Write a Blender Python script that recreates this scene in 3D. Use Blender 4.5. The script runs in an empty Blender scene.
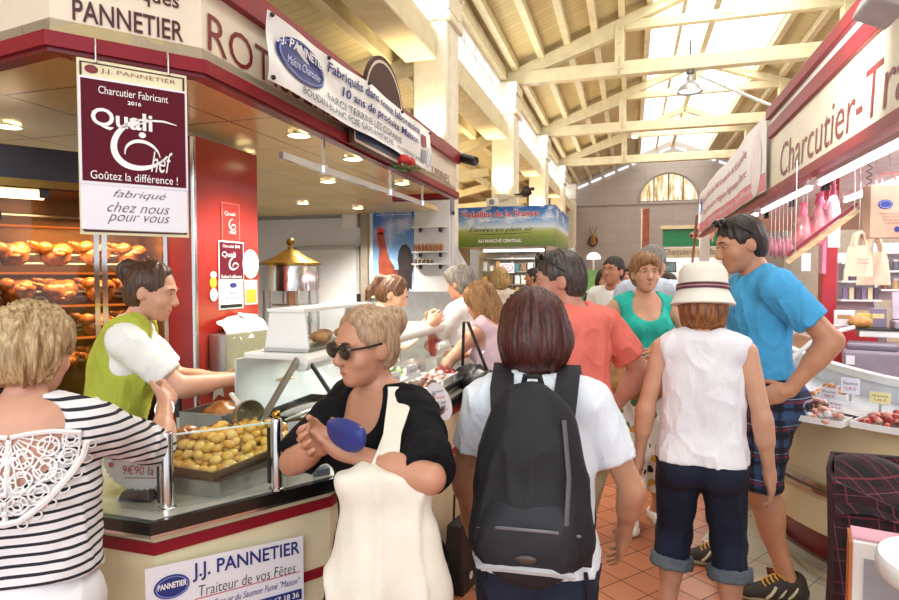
import bpy, bmesh, math, random
import numpy as np
from mathutils import Vector, Matrix
R = math.radians
random.seed(7); rng = np.random.default_rng(7)
scene = bpy.context.scene
COL = scene.collection

# ------------------------------------------------------------------ camera
CAM_Z, F_PX, YAW, PITCH = 1.55, 600.0, R(16.75), R(2.2)
cam_d = bpy.data.cameras.new('camera'); cam = bpy.data.objects.new('camera', cam_d); COL.objects.link(cam)
cam.location = (0, 0, CAM_Z); cam.rotation_euler = (R(90) - PITCH, 0, YAW)
cam_d.sensor_width = 36; cam_d.lens = F_PX * 36 / 899; cam_d.clip_start = .05; cam_d.clip_end = 200
scene.camera = cam

# ------------------------------------------------------------------ world, exposure, large lights
scene.view_settings.view_transform = 'Standard'; scene.view_settings.look = 'None'
scene.view_settings.gamma = 1; scene.view_settings.use_curve_mapping = False
scene.view_settings.exposure = 0.12
W = bpy.data.worlds.new('daylight'); scene.world = W; W.use_nodes = True
wb = W.node_tree.nodes['Background']; wb.inputs[0].default_value = (.90, .95, 1, 1); wb.inputs[1].default_value = 1.1
scene.cycles.max_bounces = 6; scene.cycles.diffuse_bounces = 3; scene.cycles.glossy_bounces = 3
scene.cycles.transmission_bounces = 5; scene.cycles.transparent_max_bounces = 12
scene.cycles.sample_clamp_indirect = 4; scene.cycles.caustics_reflective = False; scene.cycles.caustics_refractive = False
scene.cycles.use_denoising = True
SKYLIGHT, CLERE, TUBE, SPOT_W = 2.6, 2.2, 6.0, 10.0

def area(name, loc, rot, sx, sy, power, col=(1, 1, 1)):
    l = bpy.data.lights.new(name, 'AREA'); l.shape = 'RECTANGLE'; l.size = sx; l.size_y = sy; l.energy = power; l.color = col
    o = bpy.data.objects.new(name, l); o.location = loc; o.rotation_euler = rot; COL.objects.link(o); return o
# daylight falling through the long roof skylight
area('skylight_daylight', (1.55, 12, 6.3), (0, 0, 0), 2.3, 22, 280, (1, .98, .95))
# daylight through the clerestory windows above the left arcade
area('clerestory_daylight', (-2.3, 12, 4.8), (0, R(-75), 0), .6, 18, 190, (.96, .98, 1))
# warm fill added for the side aisle's unseen lamps, shining up at its boards
area('aisle_fill', (-4.3, 11.5, 2.7), (R(180), 0, 0), 1.5, 8, 110, (1, .84, .56))
# unseen fill light added behind the camera to brighten the foreground
area('front_fill', (.4, -3.2, 3.3), (R(68), 0, R(8)), 5, 2.6, 120, (.97, .98, 1))

# ------------------------------------------------------------------ pixel rays (layout aid)
def ray(px, py):
    x = (px - 449.5) / F_PX; z = -(py - 300) / F_PX
    y = math.cos(PITCH) + z * math.sin(PITCH); z = -math.sin(PITCH) + z * math.cos(PITCH)
    return Vector((x * math.cos(YAW) - y * math.sin(YAW), x * math.sin(YAW) + y * math.cos(YAW), z))
def at(px, py, X=None, Y=None, Z=None, d=None):
    r = ray(px, py)
    t = X / r.x if X is not None else Y / r.y if Y is not None else (Z - CAM_Z) / r.z if Z is not None else d
    return Vector((0, 0, CAM_Z)) + r * t

# ------------------------------------------------------------------ materials
def lin(h):
    if isinstance(h, str):
        h = h.lstrip('#'); c = [int(h[i:i + 2], 16) / 255 for i in (0, 2, 4)]
    else: c = h
    return tuple(x / 12.92 if x <= .04045 else ((x + .055) / 1.055) ** 2.4 for x in c) + (1,)
MATS = {}
class NT:
    def __init__(s, m): s.m = m; s.t = m.node_tree; s.b = s.t.nodes.get('Principled BSDF')
    def n(s, typ, **kw):
        x = s.t.nodes.new(typ)
        for k, v in kw.items(): setattr(x, k, v)
        return x
    def l(s, a, b): s.t.links.new(a, b)
    def coord(s, scale=(1, 1, 1), rot=(0, 0, 0), src='Object'):
        c = s.n('ShaderNodeTexCoord'); mp = s.n('ShaderNodeMapping'); s.l(c.outputs[src], mp.inputs[0])
        mp.inputs['Scale'].default_value = scale; mp.inputs['Rotation'].default_value = rot; return mp.outputs[0]
    def noise(s, vec, scale, detail=3, rough=.5):
        x = s.n('ShaderNodeTexNoise'); x.inputs['Scale'].default_value = scale; x.inputs['Detail'].default_value = detail
        x.inputs['Roughness'].default_value = rough; s.l(vec, x.inputs['Vector']); return x
    def mix(s, a, b, f, mode='MIX'):
        x = s.n('ShaderNodeMix', data_type='RGBA', blend_type=mode)
        for k, v in ((6, a), (7, b)):
            if isinstance(v, tuple): x.inputs[k].default_value = v
            else: s.l(v, x.inputs[k])
        if isinstance(f, (int, float)): x.inputs[0].default_value = f
        else: s.l(f, x.inputs[0])
        return x.outputs[2]
    def ramp(s, fac, stops, interp='LINEAR'):
        x = s.n('ShaderNodeValToRGB'); x.color_ramp.interpolation = interp; e = x.color_ramp.elements
        while len(e) < len(stops): e.new(.5)
        for i, (p, c) in enumerate(stops): e[i].position = p; e[i].color = c
        s.l(fac, x.inputs[0]); return x.outputs[0]
    def math(s, op, a, b=None):
        x = s.n('ShaderNodeMath', operation=op)
        for i, v in enumerate((a, b)):
            if v is None: continue
            if isinstance(v, (int, float)): x.inputs[i].default_value = v
            else: s.l(v, x.inputs[i])
        return x.outputs[0]
    def bump(s, h, st=.3, dist=.01):
        x = s.n('ShaderNodeBump'); x.inputs['Strength'].default_value = st; x.inputs['Distance'].default_value = dist
        s.l(h, x.inputs['Height']); s.l(x.outputs[0], s.b.inputs['Normal'])
    def xyz(s, vec):
        x = s.n('ShaderNodeSeparateXYZ'); s.l(vec, x.inputs[0]); return x.outputs
def new(name):
    m = bpy.data.materials.new(name); m.use_nodes = True; MATS[name] = m; return NT(m)
def M(name, col=None, rough=.5, metal=0, var=.06, scale=8, bump=0, bscale=60, spec=None, emit=None, es=0, stretch=(1, 1, 1), coat=0, alpha=None, sss=0):
    """plain procedural material: base colour with soft noise variation, optional bump"""
    if name in MATS: return MATS[name]
    t = new(name); c = lin(col)
    v = t.coord(stretch)
    n = t.noise(v, scale, 4)
    dk = tuple(x * (1 - 2 * var) for x in c[:3]) + (1,); lt = tuple(min(1, x * (1 + 2 * var)) for x in c[:3]) + (1,)
    t.l(t.ramp(n.outputs[0], [(.3, dk), (.7, lt)]), t.b.inputs['Base Color'])
    t.b.inputs['Roughness'].default_value = rough; t.b.inputs['Metallic'].default_value = metal
    if spec is not None: t.b.inputs['Specular IOR Level'].default_value = spec
    if coat: t.b.inputs['Coat Weight'].default_value = coat; t.b.inputs['Coat Roughness'].default_value = .15
    if emit: t.b.inputs['Emission Color'].default_value = lin(emit); t.b.inputs['Emission Strength'].default_value = es
    if sss: t.b.inputs['Subsurface Weight'].default_value = sss; t.b.inputs['Subsurface Radius'].default_value = (.012, .005, .003); t.b.inputs['Subsurface Scale'].default_value = .6
    if alpha is not None: t.b.inputs['Alpha'].default_value = alpha
    if bump: t.bump(t.noise(v, bscale, 3).outputs[0], bump)
    return MATS[name]
def emis(name, col, s, var=.0, scale=3):
    if name in MATS: return MATS[name]
    t = new(name); e = t.n('ShaderNodeEmission'); c = lin(col)
    n = t.noise(t.coord(), scale, 3)
    t.l(t.ramp(n.outputs[0], [(.35, tuple(x * (1 - var) for x in c[:3]) + (1,)), (.65, c)]), e.inputs[0]); e.inputs[1].default_value = s
    t.l(e.outputs[0], t.t.nodes['Material Output'].inputs[0]); return MATS[name]
def glass(name, tint='#f4fbf8', refl=.12, spec=.05):
    """thin clear pane: mostly transparent with a fresnel reflection"""
    if name in MATS: return MATS[name]
    t = new(name); tr = t.n('ShaderNodeBsdfTransparent'); tr.inputs[0].default_value = lin(tint)
    g = t.n('ShaderNodeBsdfGlossy'); g.inputs['Roughness'].default_value = .02
    lw = t.n('ShaderNodeLayerWeight'); lw.inputs[0].default_value = .25
    f = t.math('ADD', t.math('MULTIPLY', lw.outputs['Fresnel'], refl * 3), spec)
    mx = t.n('ShaderNodeMixShader'); t.l(f, mx.inputs[0]); t.l(tr.outputs[0], mx.inputs[1]); t.l(g.outputs[0], mx.inputs[2])
    t.l(mx.outputs[0], t.t.nodes['Material Output'].inputs[0]); return MATS[name]

# ------------------------------------------------------------------ objects
def link(name, me, m=None, parent=None, mw=None):
    o = bpy.data.objects.new(name, me); COL.objects.link(o)
    if m is not None:
        for x in (m if isinstance(m, (list, tuple)) else [m]): me.materials.append(x)
    if parent is not None: o.parent = parent
    return o
def tag(o, label=None, cat=None, group=None, kind=None):
    if label: o['label'] = label
    if cat: o['category'] = cat
    if group: o['group'] = group
    if kind: o['kind'] = kind
    return o
def empty(name, loc=(0, 0, 0), rz=0, label=None, cat=None, group=None, rot=None):
    o = bpy.data.objects.new(name, None); o.empty_display_size = .05; COL.objects.link(o)
    o.location = loc; o.rotation_euler = rot if rot else (0, 0, rz); return tag(o, label, cat, group)
def copy_tree(o, parent=None, loc=None, rot=None, label=None, group=None, scale=None):
    c = o.copy(); COL.objects.link(c)
    if parent is not None: c.parent = parent
    if loc is not None: c.location = loc
    if rot is not None: c.rotation_euler = rot
    if scale is not None: c.scale = scale
    if label: c['label'] = label
    if group: c['group'] = group
    for ch in o.children: copy_tree(ch, c)
    return c

class B:
    """collects shapes into one bmesh"""
    def __init__(s): s.bm = bmesh.new()
    def box(s, c, d, rz=0, rot=None, bev=0, taper=None):
        r = bmesh.ops.create_cube(s.bm, size=1); vs = r['verts']
        for v in vs:
            v.co = Vector((v.co.x * d[0], v.co.y * d[1], v.co.z * d[2]))
            if taper and v.co.z > 0: v.co.x *= taper[0]; v.co.y *= taper[1]
        if bev:
            es = {e for v in vs for e in v.link_edges}
            r = bmesh.ops.bevel(s.bm, geom=list(es), offset=bev, segments=2, affect='EDGES', profile=.5)
            vs = [v for v in r['verts']]
            vs = list({v for f in r['faces'] for v in f.verts} | {v for v in vs if v.is_valid})
            # all verts of this island
            seen = set(vs); st = list(vs)
            while st:
                v = st.pop()
                for e in v.link_edges:
                    w = e.other_vert(v)
                    if w not in seen: seen.add(w); st.append(w)
            vs = list(seen)
        mt = Matrix.Translation(Vector(c)) @ (rot.to_4x4() if rot is not None else Matrix.Rotation(rz, 4, 'Z'))
        for v in vs: v.co = mt @ v.co
        return s
    def bar(s, a, b, w, h=None, up=(0, 0, 1), bev=0):
        a, b = Vector(a), Vector(b); d = b - a; L = d.length; z = d.normalized(); u = Vector(up)
        x = u.cross(z)
        if x.length < 1e-4: x = Vector((1, 0, 0)).cross(z)
        x.normalize(); y = z.cross(x)
        m = Matrix((x, y, z)).transposed()
        return s.box((a + b) / 2, (w, h or w, L), rot=m, bev=bev)
    def tube(s, pts, r, seg=10, caps=True, closed=False):
        pts = [Vector(p) for p in pts]; n = len(pts); rs = r if isinstance(r, (list, tuple)) else [r] * n
        rings = []; px = None
        for i, p in enumerate(pts):
            if closed: t = pts[(i + 1) % n] - pts[i - 1]
            else: t = pts[min(i + 1, n - 1)] - pts[max(i - 1, 0)]
            t.normalize()
            if px is None:
                px = t.orthogonal().normalized()
            else:
                px = (px - t * px.dot(t)); px = px.normalized() if px.length > 1e-6 else t.orthogonal().normalized()
            y = t.cross(px)
            rings.append([s.bm.verts.new(p + (px * math.cos(k * 2 * math.pi / seg) + y * math.sin(k * 2 * math.pi / seg)) * rs[i]) for k in range(seg)])
        for i in range(n if closed else n - 1):
            A, Bq = rings[i], rings[(i + 1) % n]
            for k in range(seg): s.bm.faces.new((A[k], A[(k + 1) % seg], Bq[(k + 1) % seg], Bq[k]))
        if caps and not closed:
            s.bm.faces.new(rings[0][::-1]); s.bm.faces.new(rings[-1])
        return s
    def lathe(s, prof, c=(0, 0, 0), seg=24, rot=None, sx=1, sy=1):
        c = Vector(c); rings = []
        for r, z in prof:
            ring = []
            for k in range(seg):
                a = k * 2 * math.pi / seg
                v = Vector((r * math.cos(a) * sx, r * math.sin(a) * sy, z))
                if rot is not None: v = rot @ v
                ring.append(s.bm.verts.new(c + v))
            rings.append(ring)
        for A, Bq in zip(rings, rings[1:]):
            for k in range(seg): s.bm.faces.new((A[k], A[(k + 1) % seg], Bq[(k + 1) % seg], Bq[k]))
        if prof[0][0] > 1e-5: s.bm.faces.new(rings[0][::-1])
        if prof[-1][0] > 1e-5: s.bm.faces.new(rings[-1])
        return s
    def ball(s, c, d, rot=None, sub=2, noise=0, seed=0):
        r = bmesh.ops.create_icosphere(s.bm, subdivisions=sub, radius=.5); rr = random.Random(seed)
        ph = [rr.uniform(0, 6.28) for _ in range(6)]
        for v in r['verts']:
            p = v.co.copy(); k = 1
            if noise: k += noise * (math.sin(p.x * 9 + ph[0]) * math.sin(p.y * 8 + ph[1]) + .6 * math.sin(p.z * 13 + ph[2]) * math.sin(p.x * 15 + ph[3]))
            q = Vector((p.x * d[0] * k, p.y * d[1] * k, p.z * d[2] * k))
            v.co = Vector(c) + (rot @ q if rot is not None else q)
        return s
    def poly(s, pts, thick=None, n=None):
        """flat polygon extruded by thick along n"""
        vs = [s.bm.verts.new(Vector(p)) for p in pts]; f = s.bm.faces.new(vs)
        if thick:
            f.normal_update(); nn = Vector(n) if n is not None else f.normal
            r = bmesh.ops.extrude_face_region(s.bm, geom=[f])
            for g in r['geom']:
                if isinstance(g, bmesh.types.BMVert): g.co += nn.normalized() * thick
        return s
    def grid(s, nu, nv, fn, thick=0):
        vv = [[s.bm.verts.new(Vector(fn(i / nu, j / nv))) for j in range(nv + 1)] for i in range(nu + 1)]
        for i in range(nu):
            for j in range(nv): s.bm.faces.new((vv[i][j], vv[i + 1][j], vv[i + 1][j + 1], vv[i][j + 1]))
        if thick:
            s.bm.normal_update()
            bmesh.ops.solidify(s.bm, geom=s.bm.faces[:], thickness=thick)
        return s
    def build(s, name, m, parent=None, smooth=False, angle=None, loc=None, rz=None):
        bmesh.ops.recalc_face_normals(s.bm, faces=s.bm.faces[:])
        me = bpy.data.meshes.new(name); s.bm.to_mesh(me); s.bm.free()
        if smooth:
            me.polygons.foreach_set('use_smooth', [True] * len(me.polygons))
            try: me.set_sharp_from_angle(angle=R(angle or 40))
            except Exception: pass
        o = link(name, me, m, parent)
        if loc is not None: o.location = loc
        if rz is not None: o.rotation_euler = (0, 0, rz)
        return o
def struct(o): o['kind'] = 'structure'; return o

# ------------------------------------------------------------------ lettering
_tc = {}
def text_mesh(s, bold=0, shear=0, spacing=1.0, res=3):
    cu = bpy.data.curves.new('t', 'FONT'); cu.body = s; cu.shear = shear; cu.offset = bold; cu.resolution_u = res; cu.space_character = spacing
    cu.fill_mode = 'FRONT'
    o = bpy.data.objects.new('t', cu); COL.objects.link(o); dg = bpy.context.evaluated_depsgraph_get()
    me = bpy.data.meshes.new_from_object(o.evaluated_get(dg)); bpy.data.objects.remove(o); bpy.data.curves.remove(cu)
    v = np.empty(len(me.vertices) * 3); me.vertices.foreach_get('co', v); v = v.reshape(-1, 3)
    polys = [list(p.vertices) for p in me.polygons]; bpy.data.meshes.remove(me)
    return v, polys
def lettering(name, s, m, parent, fn, u0, v0, w, h, bold=0, shear=0, spacing=1.0, wave=None):
    """text laid on the surface fn(u, v) -> point (already lifted off it), filling w wide and h high from u0, v0"""
    v, polys = text_mesh(s, bold, shear, spacing)
    if not len(v): return None
    lo, hi = v.min(0), v.max(0)
    if w is None: w = h * (hi[0] - lo[0]) / max(1e-6, hi[1] - lo[1])
    P_ = polys; iv = sorted((min(v[i][0] for i in q), max(v[i][0] for i in q), k) for k, q in enumerate(P_)); words = []; reach = -1e9; gap = .2 * (hi[1] - lo[1])
    for a, b, k in iv:
        if a > reach + gap or not words: words.append([])
        words[-1].append(k); reach = max(reach, b)
    pts = [fn(u0 + (p[0] - lo[0]) / max(1e-6, hi[0] - lo[0]) * w, v0 + (p[1] - lo[1]) / max(1e-6, hi[1] - lo[1]) * h) for p in v]
    first = None
    for wd in words:
        ids = sorted({i for k in wd for i in polys[k]}); mp = {i: n for n, i in enumerate(ids)}
        me = bpy.data.meshes.new(name); me.from_pydata([tuple(pts[i]) for i in ids], [], [[mp[i] for i in polys[k]] for k in wd])
        o = link(name, me, m, parent if parent is not None else first); first = first or o
    return first
def plane_fn(o, x, y, lift=.0025):
    o, x, y = Vector(o), Vector(x).normalized(), Vector(y).normalized(); n = x.cross(y)
    return lambda u, v: o + x * u + y * v + n * lift
def strokes(name, polylines, r, m, parent, fn, taper=False):
    """painted strokes: flat ribbons on a surface. polylines in (u, v)"""
    verts, faces = [], []
    for pl in polylines:
        w = r
        if isinstance(pl, tuple) and len(pl) == 2 and isinstance(pl[1], (float, int)): pl, w = pl
        n = len(pl)
        for i, p in enumerate(pl):
            a, b = pl[max(0, i - 1)], pl[min(n - 1, i + 1)]
            dx, dy = b[0] - a[0], b[1] - a[1]; L = math.hypot(dx, dy) or 1
            ww = w * (math.sin(math.pi * min(max(i / (n - 1), .06), .94)) ** .7 if taper else 1)
            nx, ny = -dy / L * ww, dx / L * ww
            verts += [tuple(fn(p[0] + nx, p[1] + ny)), tuple(fn(p[0] - nx, p[1] - ny))]
            if i: k = len(verts); faces.append((k - 4, k - 3, k - 1, k - 2))
    me = bpy.data.meshes.new(name); me.from_pydata(verts, [], faces); return link(name, me, m, parent)
def disc_on(name, m, parent, fn, u, v, a, b, seg=40, rot=0):
    pts = [tuple(fn(u + a * math.cos(t) * math.cos(rot) - b * math.sin(t) * math.sin(rot), v + a * math.cos(t) * math.sin(rot) + b * math.sin(t) * math.cos(rot))) for t in [k * 2 * math.pi / seg for k in range(seg)]]
    me = bpy.data.meshes.new(name); me.from_pydata(pts, [], [list(range(seg))]); return link(name, me, m, parent)
def quad_on(name, m, parent, fn, u0, v0, u1, v1):
    me = bpy.data.meshes.new(name); me.from_pydata([tuple(fn(*p)) for p in ((u0, v0), (u1, v0), (u1, v1), (u0, v1))], [], [(0, 1, 2, 3)])
    return link(name, me, m, parent)
def arc(cx, cy, rx, ry, a0, a1, n=24, rot=0):
    out = []
    for k in range(n + 1):
        t = R(a0 + (a1 - a0) * k / n); x, y = rx * math.cos(t), ry * math.sin(t)
        out.append((cx + x * math.cos(rot) - y * math.sin(rot), cy + x * math.sin(rot) + y * math.cos(rot)))
    return out

# ================================================================== THE SETTING
def boards(name, col, w=.14, along='X', gap=.05, rough=.55):
    """painted tongue-and-groove boards; boards run along the given axis"""
    t = new(name); v = t.coord(); x = t.xyz(v)
    s = x[1] if along == 'X' else x[0]
    f = t.math('FRACT', t.math('DIVIDE', s, w)); idx = t.math('FLOOR', t.math('DIVIDE', s, w))
    wn = t.n('ShaderNodeTexWhiteNoise', noise_dimensions='1D'); t.l(idx, wn.inputs['W'])
    c = lin(col); base = t.ramp(wn.outputs[0], [(0, tuple(k * .9 for k in c[:3]) + (1,)), (1, c)])
    n = t.noise(t.coord((1, 8, 1) if along == 'X' else (8, 1, 1)), 3, 4)
    base = t.mix(base, tuple(k * .8 for k in c[:3]) + (1,), t.math('MULTIPLY', n.outputs[0], .35))
    g = t.math('LESS_THAN', f, gap)
    t.l(t.mix(base, tuple(k * .35 for k in c[:3]) + (1,), t.math('MULTIPLY', g, .75)), t.b.inputs['Base Color'])
    t.bump(t.math('SUBTRACT', 1, g), .4, .006); t.b.inputs['Roughness'].default_value = rough
    return MATS[name]
def tiles(name, c1, c2, grout, size, ang, groutw=.035, rough=.28):
    t = new(name); v = t.coord(rot=(0, 0, R(ang))); x = t.xyz(v)
    fx, fy = [t.math('FRACT', t.math('DIVIDE', k, size)) for k in x[:2]]
    ix, iy = [t.math('FLOOR', t.math('DIVIDE', k, size)) for k in x[:2]]
    cb = t.n('ShaderNodeCombineXYZ'); t.l(ix, cb.inputs[0]); t.l(iy, cb.inputs[1])
    wn = t.n('ShaderNodeTexWhiteNoise', noise_dimensions='2D'); t.l(cb.outputs[0], wn.inputs[0])
    base = t.ramp(wn.outputs[0], [(0, lin(c1)), (1, lin(c2))])
    n = t.noise(v, 9, 5); base = t.mix(base, lin('#8a4a30') if 'terra' in name else lin('#b9ae98'), t.math('MULTIPLY', n.outputs[0], .35))
    m = t.math('MAXIMUM', t.math('LESS_THAN', fx, groutw), t.math('LESS_THAN', fy, groutw))
    t.l(t.mix(base, lin(grout), m), t.b.inputs['Base Color'])
    t.l(t.math('ADD', t.math('MULTIPLY', m, .5), rough), t.b.inputs['Roughness']); t.bump(t.math('SUBTRACT', 1, m), .35, .004)
    return MATS[name]
CREAM = M('cream_paint', '#f3ead0', .5, var=.03)
CREAMW = M('cream_timber', '#e9ddb8', .55, var=.05, stretch=(1, 1, 1), scale=5, bump=.05)
WHITEP = M('white_paint', '#f2efe9', .5, var=.02)
MAROON = M('maroon_gloss', '#8a1a28', .38, var=.05, spec=.3)
CHROME = M('chrome', '#d9dadb', .16, 1, var=.02)
STEEL = M('brushed_steel', '#bdbdb8', .3, .9, var=.05, stretch=(1, 1, 12), scale=20)
BLACK = M('black_plastic', '#141414', .4, var=.05)
DARKMETAL = M('dark_metal', '#2b2826', .4, .6)
BRASS = M('brass', '#9a7a35', .28, 1, var=.06)
BOARD = boards('ceiling_boards', '#e6d7a6', .15, 'X')

# floor: terracotta tiles, with a pale tiled strip along the right counter
struct(B().box((0, 12, -.03), (14, 32, .06)).build('floor', tiles('terracotta_tiles', '#cc8660', '#ba7553', '#43302a', .17, 40)))
b = B()
bp = [(.60, 4.3), (.42, 3.75), (.58, 3.3), (.74, 2.95), (.95, 2.45), (1.3, 1.9), (2.4, 1.5), (2.4, 4.3)]
b.poly([(x, y, .001) for x, y in bp], .004, (0, 0, 1))
o = struct(b.build('floor_tile_border', tiles('pale_tiles', '#e6dcc6', '#dbcfb6', '#8d8168', .3, 35, .02, .25)))
for i, (px, py) in enumerate([(775, 572), (740, 535)]):
    p = at(px, py, Z=.007); q = B(); a = R(38)
    q.poly([p + Vector((math.cos(a + k * math.pi / 2) * .055, math.sin(a + k * math.pi / 2) * .055, 0)) for k in range(4)], .002, (0, 0, 1))
    struct(q.build('floor_inlay', M('inlay_tile', '#6d2322', .3)))

# end wall: pale rendered stone with courses, arched window
t = new('stone_wall'); v = t.coord(); n1 = t.noise(t.coord((.6, 1, 1.6)), 1.6, 6, .65); n2 = t.noise(v, 14, 4)
br = t.n('ShaderNodeTexBrick'); mp = t.coord((1, 1, 1), (R(90), 0, 0)); t.l(mp, br.inputs['Vector']); br.inputs['Scale'].default_value = 1
br.inputs['Brick Width'].default_value = 1.1; br.inputs['Row Height'].default_value = .42; br.inputs['Mortar Size'].default_value = .008
br.inputs[1].default_value = lin('#c9bfb8'); br.inputs[2].default_value = lin('#bfb4ad'); br.inputs[3].default_value = lin('#aba09a')
base = t.mix(br.outputs[0], lin('#a2948b'), t.math('MULTIPLY', n1.outputs[0], .6)); base = t.mix(base, lin('#d9d1ca'), t.math('MULTIPLY', n2.outputs[0], .3))
t.l(base, t.b.inputs['Base Color']); t.b.inputs['Roughness'].default_value = .85; t.bump(n2.outputs[0], .2, .02)
STONE = MATS['stone_wall']
YB = 25.6
AX, AZ, AR = 1.43, 4.58, 1.1
def end_wall():
    b = B(); th = .35
    def slab(x0, x1, z0, z1): b.box(((x0 + x1) / 2, YB + th / 2, (z0 + z1) / 2), (x1 - x0, th, z1 - z0))
    slab(-7, AX - AR, 0, 7.2); slab(AX + AR, 8, 0, 7.2); slab(AX - AR, AX + AR, 0, AZ)
    N = 24
    for k in range(N):
        a0, a1 = math.pi * k / N, math.pi * (k + 1) / N
        p = [(AX - AR * math.cos(a0), AZ + AR * math.sin(a0)), (AX - AR * math.cos(a1), AZ + AR * math.sin(a1))]
        b.poly([(p[0][0], YB, p[0][1]), (p[1][0], YB, p[1][1]), (p[1][0], YB, 7.2), (p[0][0], YB, 7.2)], th, (0, 1, 0))
    return struct(b.build('wall_back', STONE))
end_wall()
struct(B().box((.5, YB - .03, 4.5), (13, .07, .06)).build('trim_1', M('stone_trim', '#b3a8a1', .8)))
# arched window: dirty daylit glass, mullions, stone surround
t = new('dirty_window_glass'); e = t.n('ShaderNodeEmission'); n = t.noise(t.coord((3, 1, .5)), 2.2, 5, .7)
t.l(t.ramp(n.outputs[0], [(.38, lin('#b98a4a')), (.5, lin('#e9d4a6')), (.62, lin('#fffdf2'))]), e.inputs[0]); e.inputs[1].default_value = 1.25
t.l(e.outputs[0], t.t.nodes['Material Output'].inputs[0])
win = B().poly([(AX - AR * math.cos(math.pi * k / 32), YB + .2, AZ + AR * math.sin(math.pi * k / 32)) for k in range(33)], .01, (0, 1, 0)).build('window_1', MATS['dirty_window_glass']); struct(win)
b = B()
for k in (-.55, 0, .55): b.box((AX + k, YB + .17, AZ + math.sqrt(AR * AR - k * k) / 2), (.04, .05, math.sqrt(AR * AR - k * k)))
b.box((AX, YB + .17, AZ + .02), (2 * AR, .06, .05)); b.build('window_frame', M('grey_iron', '#6d6a66', .6), win)
B().tube([(AX - 1.14 * math.cos(math.pi * k / 32), YB - .01, AZ + 1.14 * math.sin(math.pi * k / 32)) for k in range(33)], .05, 6).build('window_surround', M('stone_trim'), win)
# narrow daylight slots along the gable
GAPL = emis('gable_daylight', '#eef6ff', 1.6)
for sgn in (-1, 1):
    for k in range(7):
        x0 = AX + .14 + sgn * (.1 + k * .53); x1 = x0 + sgn * .4
        zf = lambda x: 5.37 + .4 * (3.67 - abs(x - 1.57)) - .12
        o = B().bar((x0, YB - .03, zf(x0)), (x1, YB - .03, zf(x1)), .06, .09, (0, 1, 0)).build('window_slot', GAPL); struct(o)

# ---- roof: boarded slopes, purlins, trusses, skylight
RX, EZ, SL = 1.55, 5.37, .4                         # ridge x, eaves z of the rafter top, pitch
def rz(x): return EZ + SL * (3.67 - abs(x - RX))
SKW = 1.2
for s, nm in ((-1, 'roof_left'), (1, 'roof_right')):
    b = B(); x0, x1 = RX + s * 3.95, RX + s * SKW
    pts = [(x0, -1.5, rz(x0) + .17), (x1, -1.5, rz(x1) + .17), (x1, YB, rz(x1) + .17), (x0, YB, rz(x0) + .17)]
    b.poly(pts, .06, (0, 0, 1)); struct(b.build(nm, BOARD))
    for k in range(6):
        x = RX + s * (SKW + .07 + k * .475)
        struct(B().bar((x, -1.5, rz(x) + .09), (x, YB, rz(x) + .09), .11, .15).build('purlin_beam', CREAMW))
# skylight: translucent sheets in a slim frame
SKYM = emis('skylight_sheet', '#fffdf6', SKYLIGHT, .06, 1.5)
for s, nm in ((-1, 'skylight_left'), (1, 'skylight_right')):
    x1 = RX + s * SKW
    struct(B().poly([(RX, -1.5, rz(RX) + .16), (x1, -1.5, rz(x1) + .16), (x1, YB, rz(x1) + .16), (RX, YB, rz(RX) + .16)], .02, (0, 0, 1)).build(nm, SKYM))
    if s < 0:
        b = B(); b.bar((RX + s * .62, -1.5, rz(RX + .62) + .1), (RX + s * .62, YB, rz(RX + .62) + .1), .07, .1)
        struct(b.build('skylight_frame', CREAMW))
struct(B().bar((RX, -1.5, rz(RX) + .02), (RX, YB, rz(RX) + .02), .12, .2).build('ridge_beam', CREAMW))
COLY = [7.1, 11.35, 15.7, 20.0, 24.1]
for Y in [2.8] + COLY[:4]:
    b = B()
    b.box((RX, Y, 5.27), (7.6, .2, .24), bev=.012)                               # tie beam
    b.box((RX, Y, 6.03), (3.4, .13, .17), bev=.01)                               # collar
    for s in (-1, 1):
        e = RX + s * 3.75; q = RX + s * 1.78
        b.bar((e, Y, 5.32), (RX, Y, rz(RX) - .12), .16, .18, (0, 1, 0))           # principal rafter
        b.bar((e + -s * .25, Y, 5.36), (q, Y, 5.92), .15, .16, (0, 1, 0))         # inner rafter
        b.box((q, Y, 5.65), (.16, .23, .8), bev=.01)                               # queen post
    b.box((RX, Y, 6.45), (.15, .16, .85))                                         # king post
    o = struct(b.build('roof_truss', CREAMW))
    b = B()
    for s in (-1, 1):
        q = RX + s * 1.78
        b.box((q, Y - .12, 5.3), (.03, .015, .36))
        for z in (5.2, 5.45, 5.7, 5.95): b.ball((q, Y - .125, z), (.03, .02, .03), sub=1)
    b.build('iron_strap', M('painted_strap', '#cfc2a0', .5), o)

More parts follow.
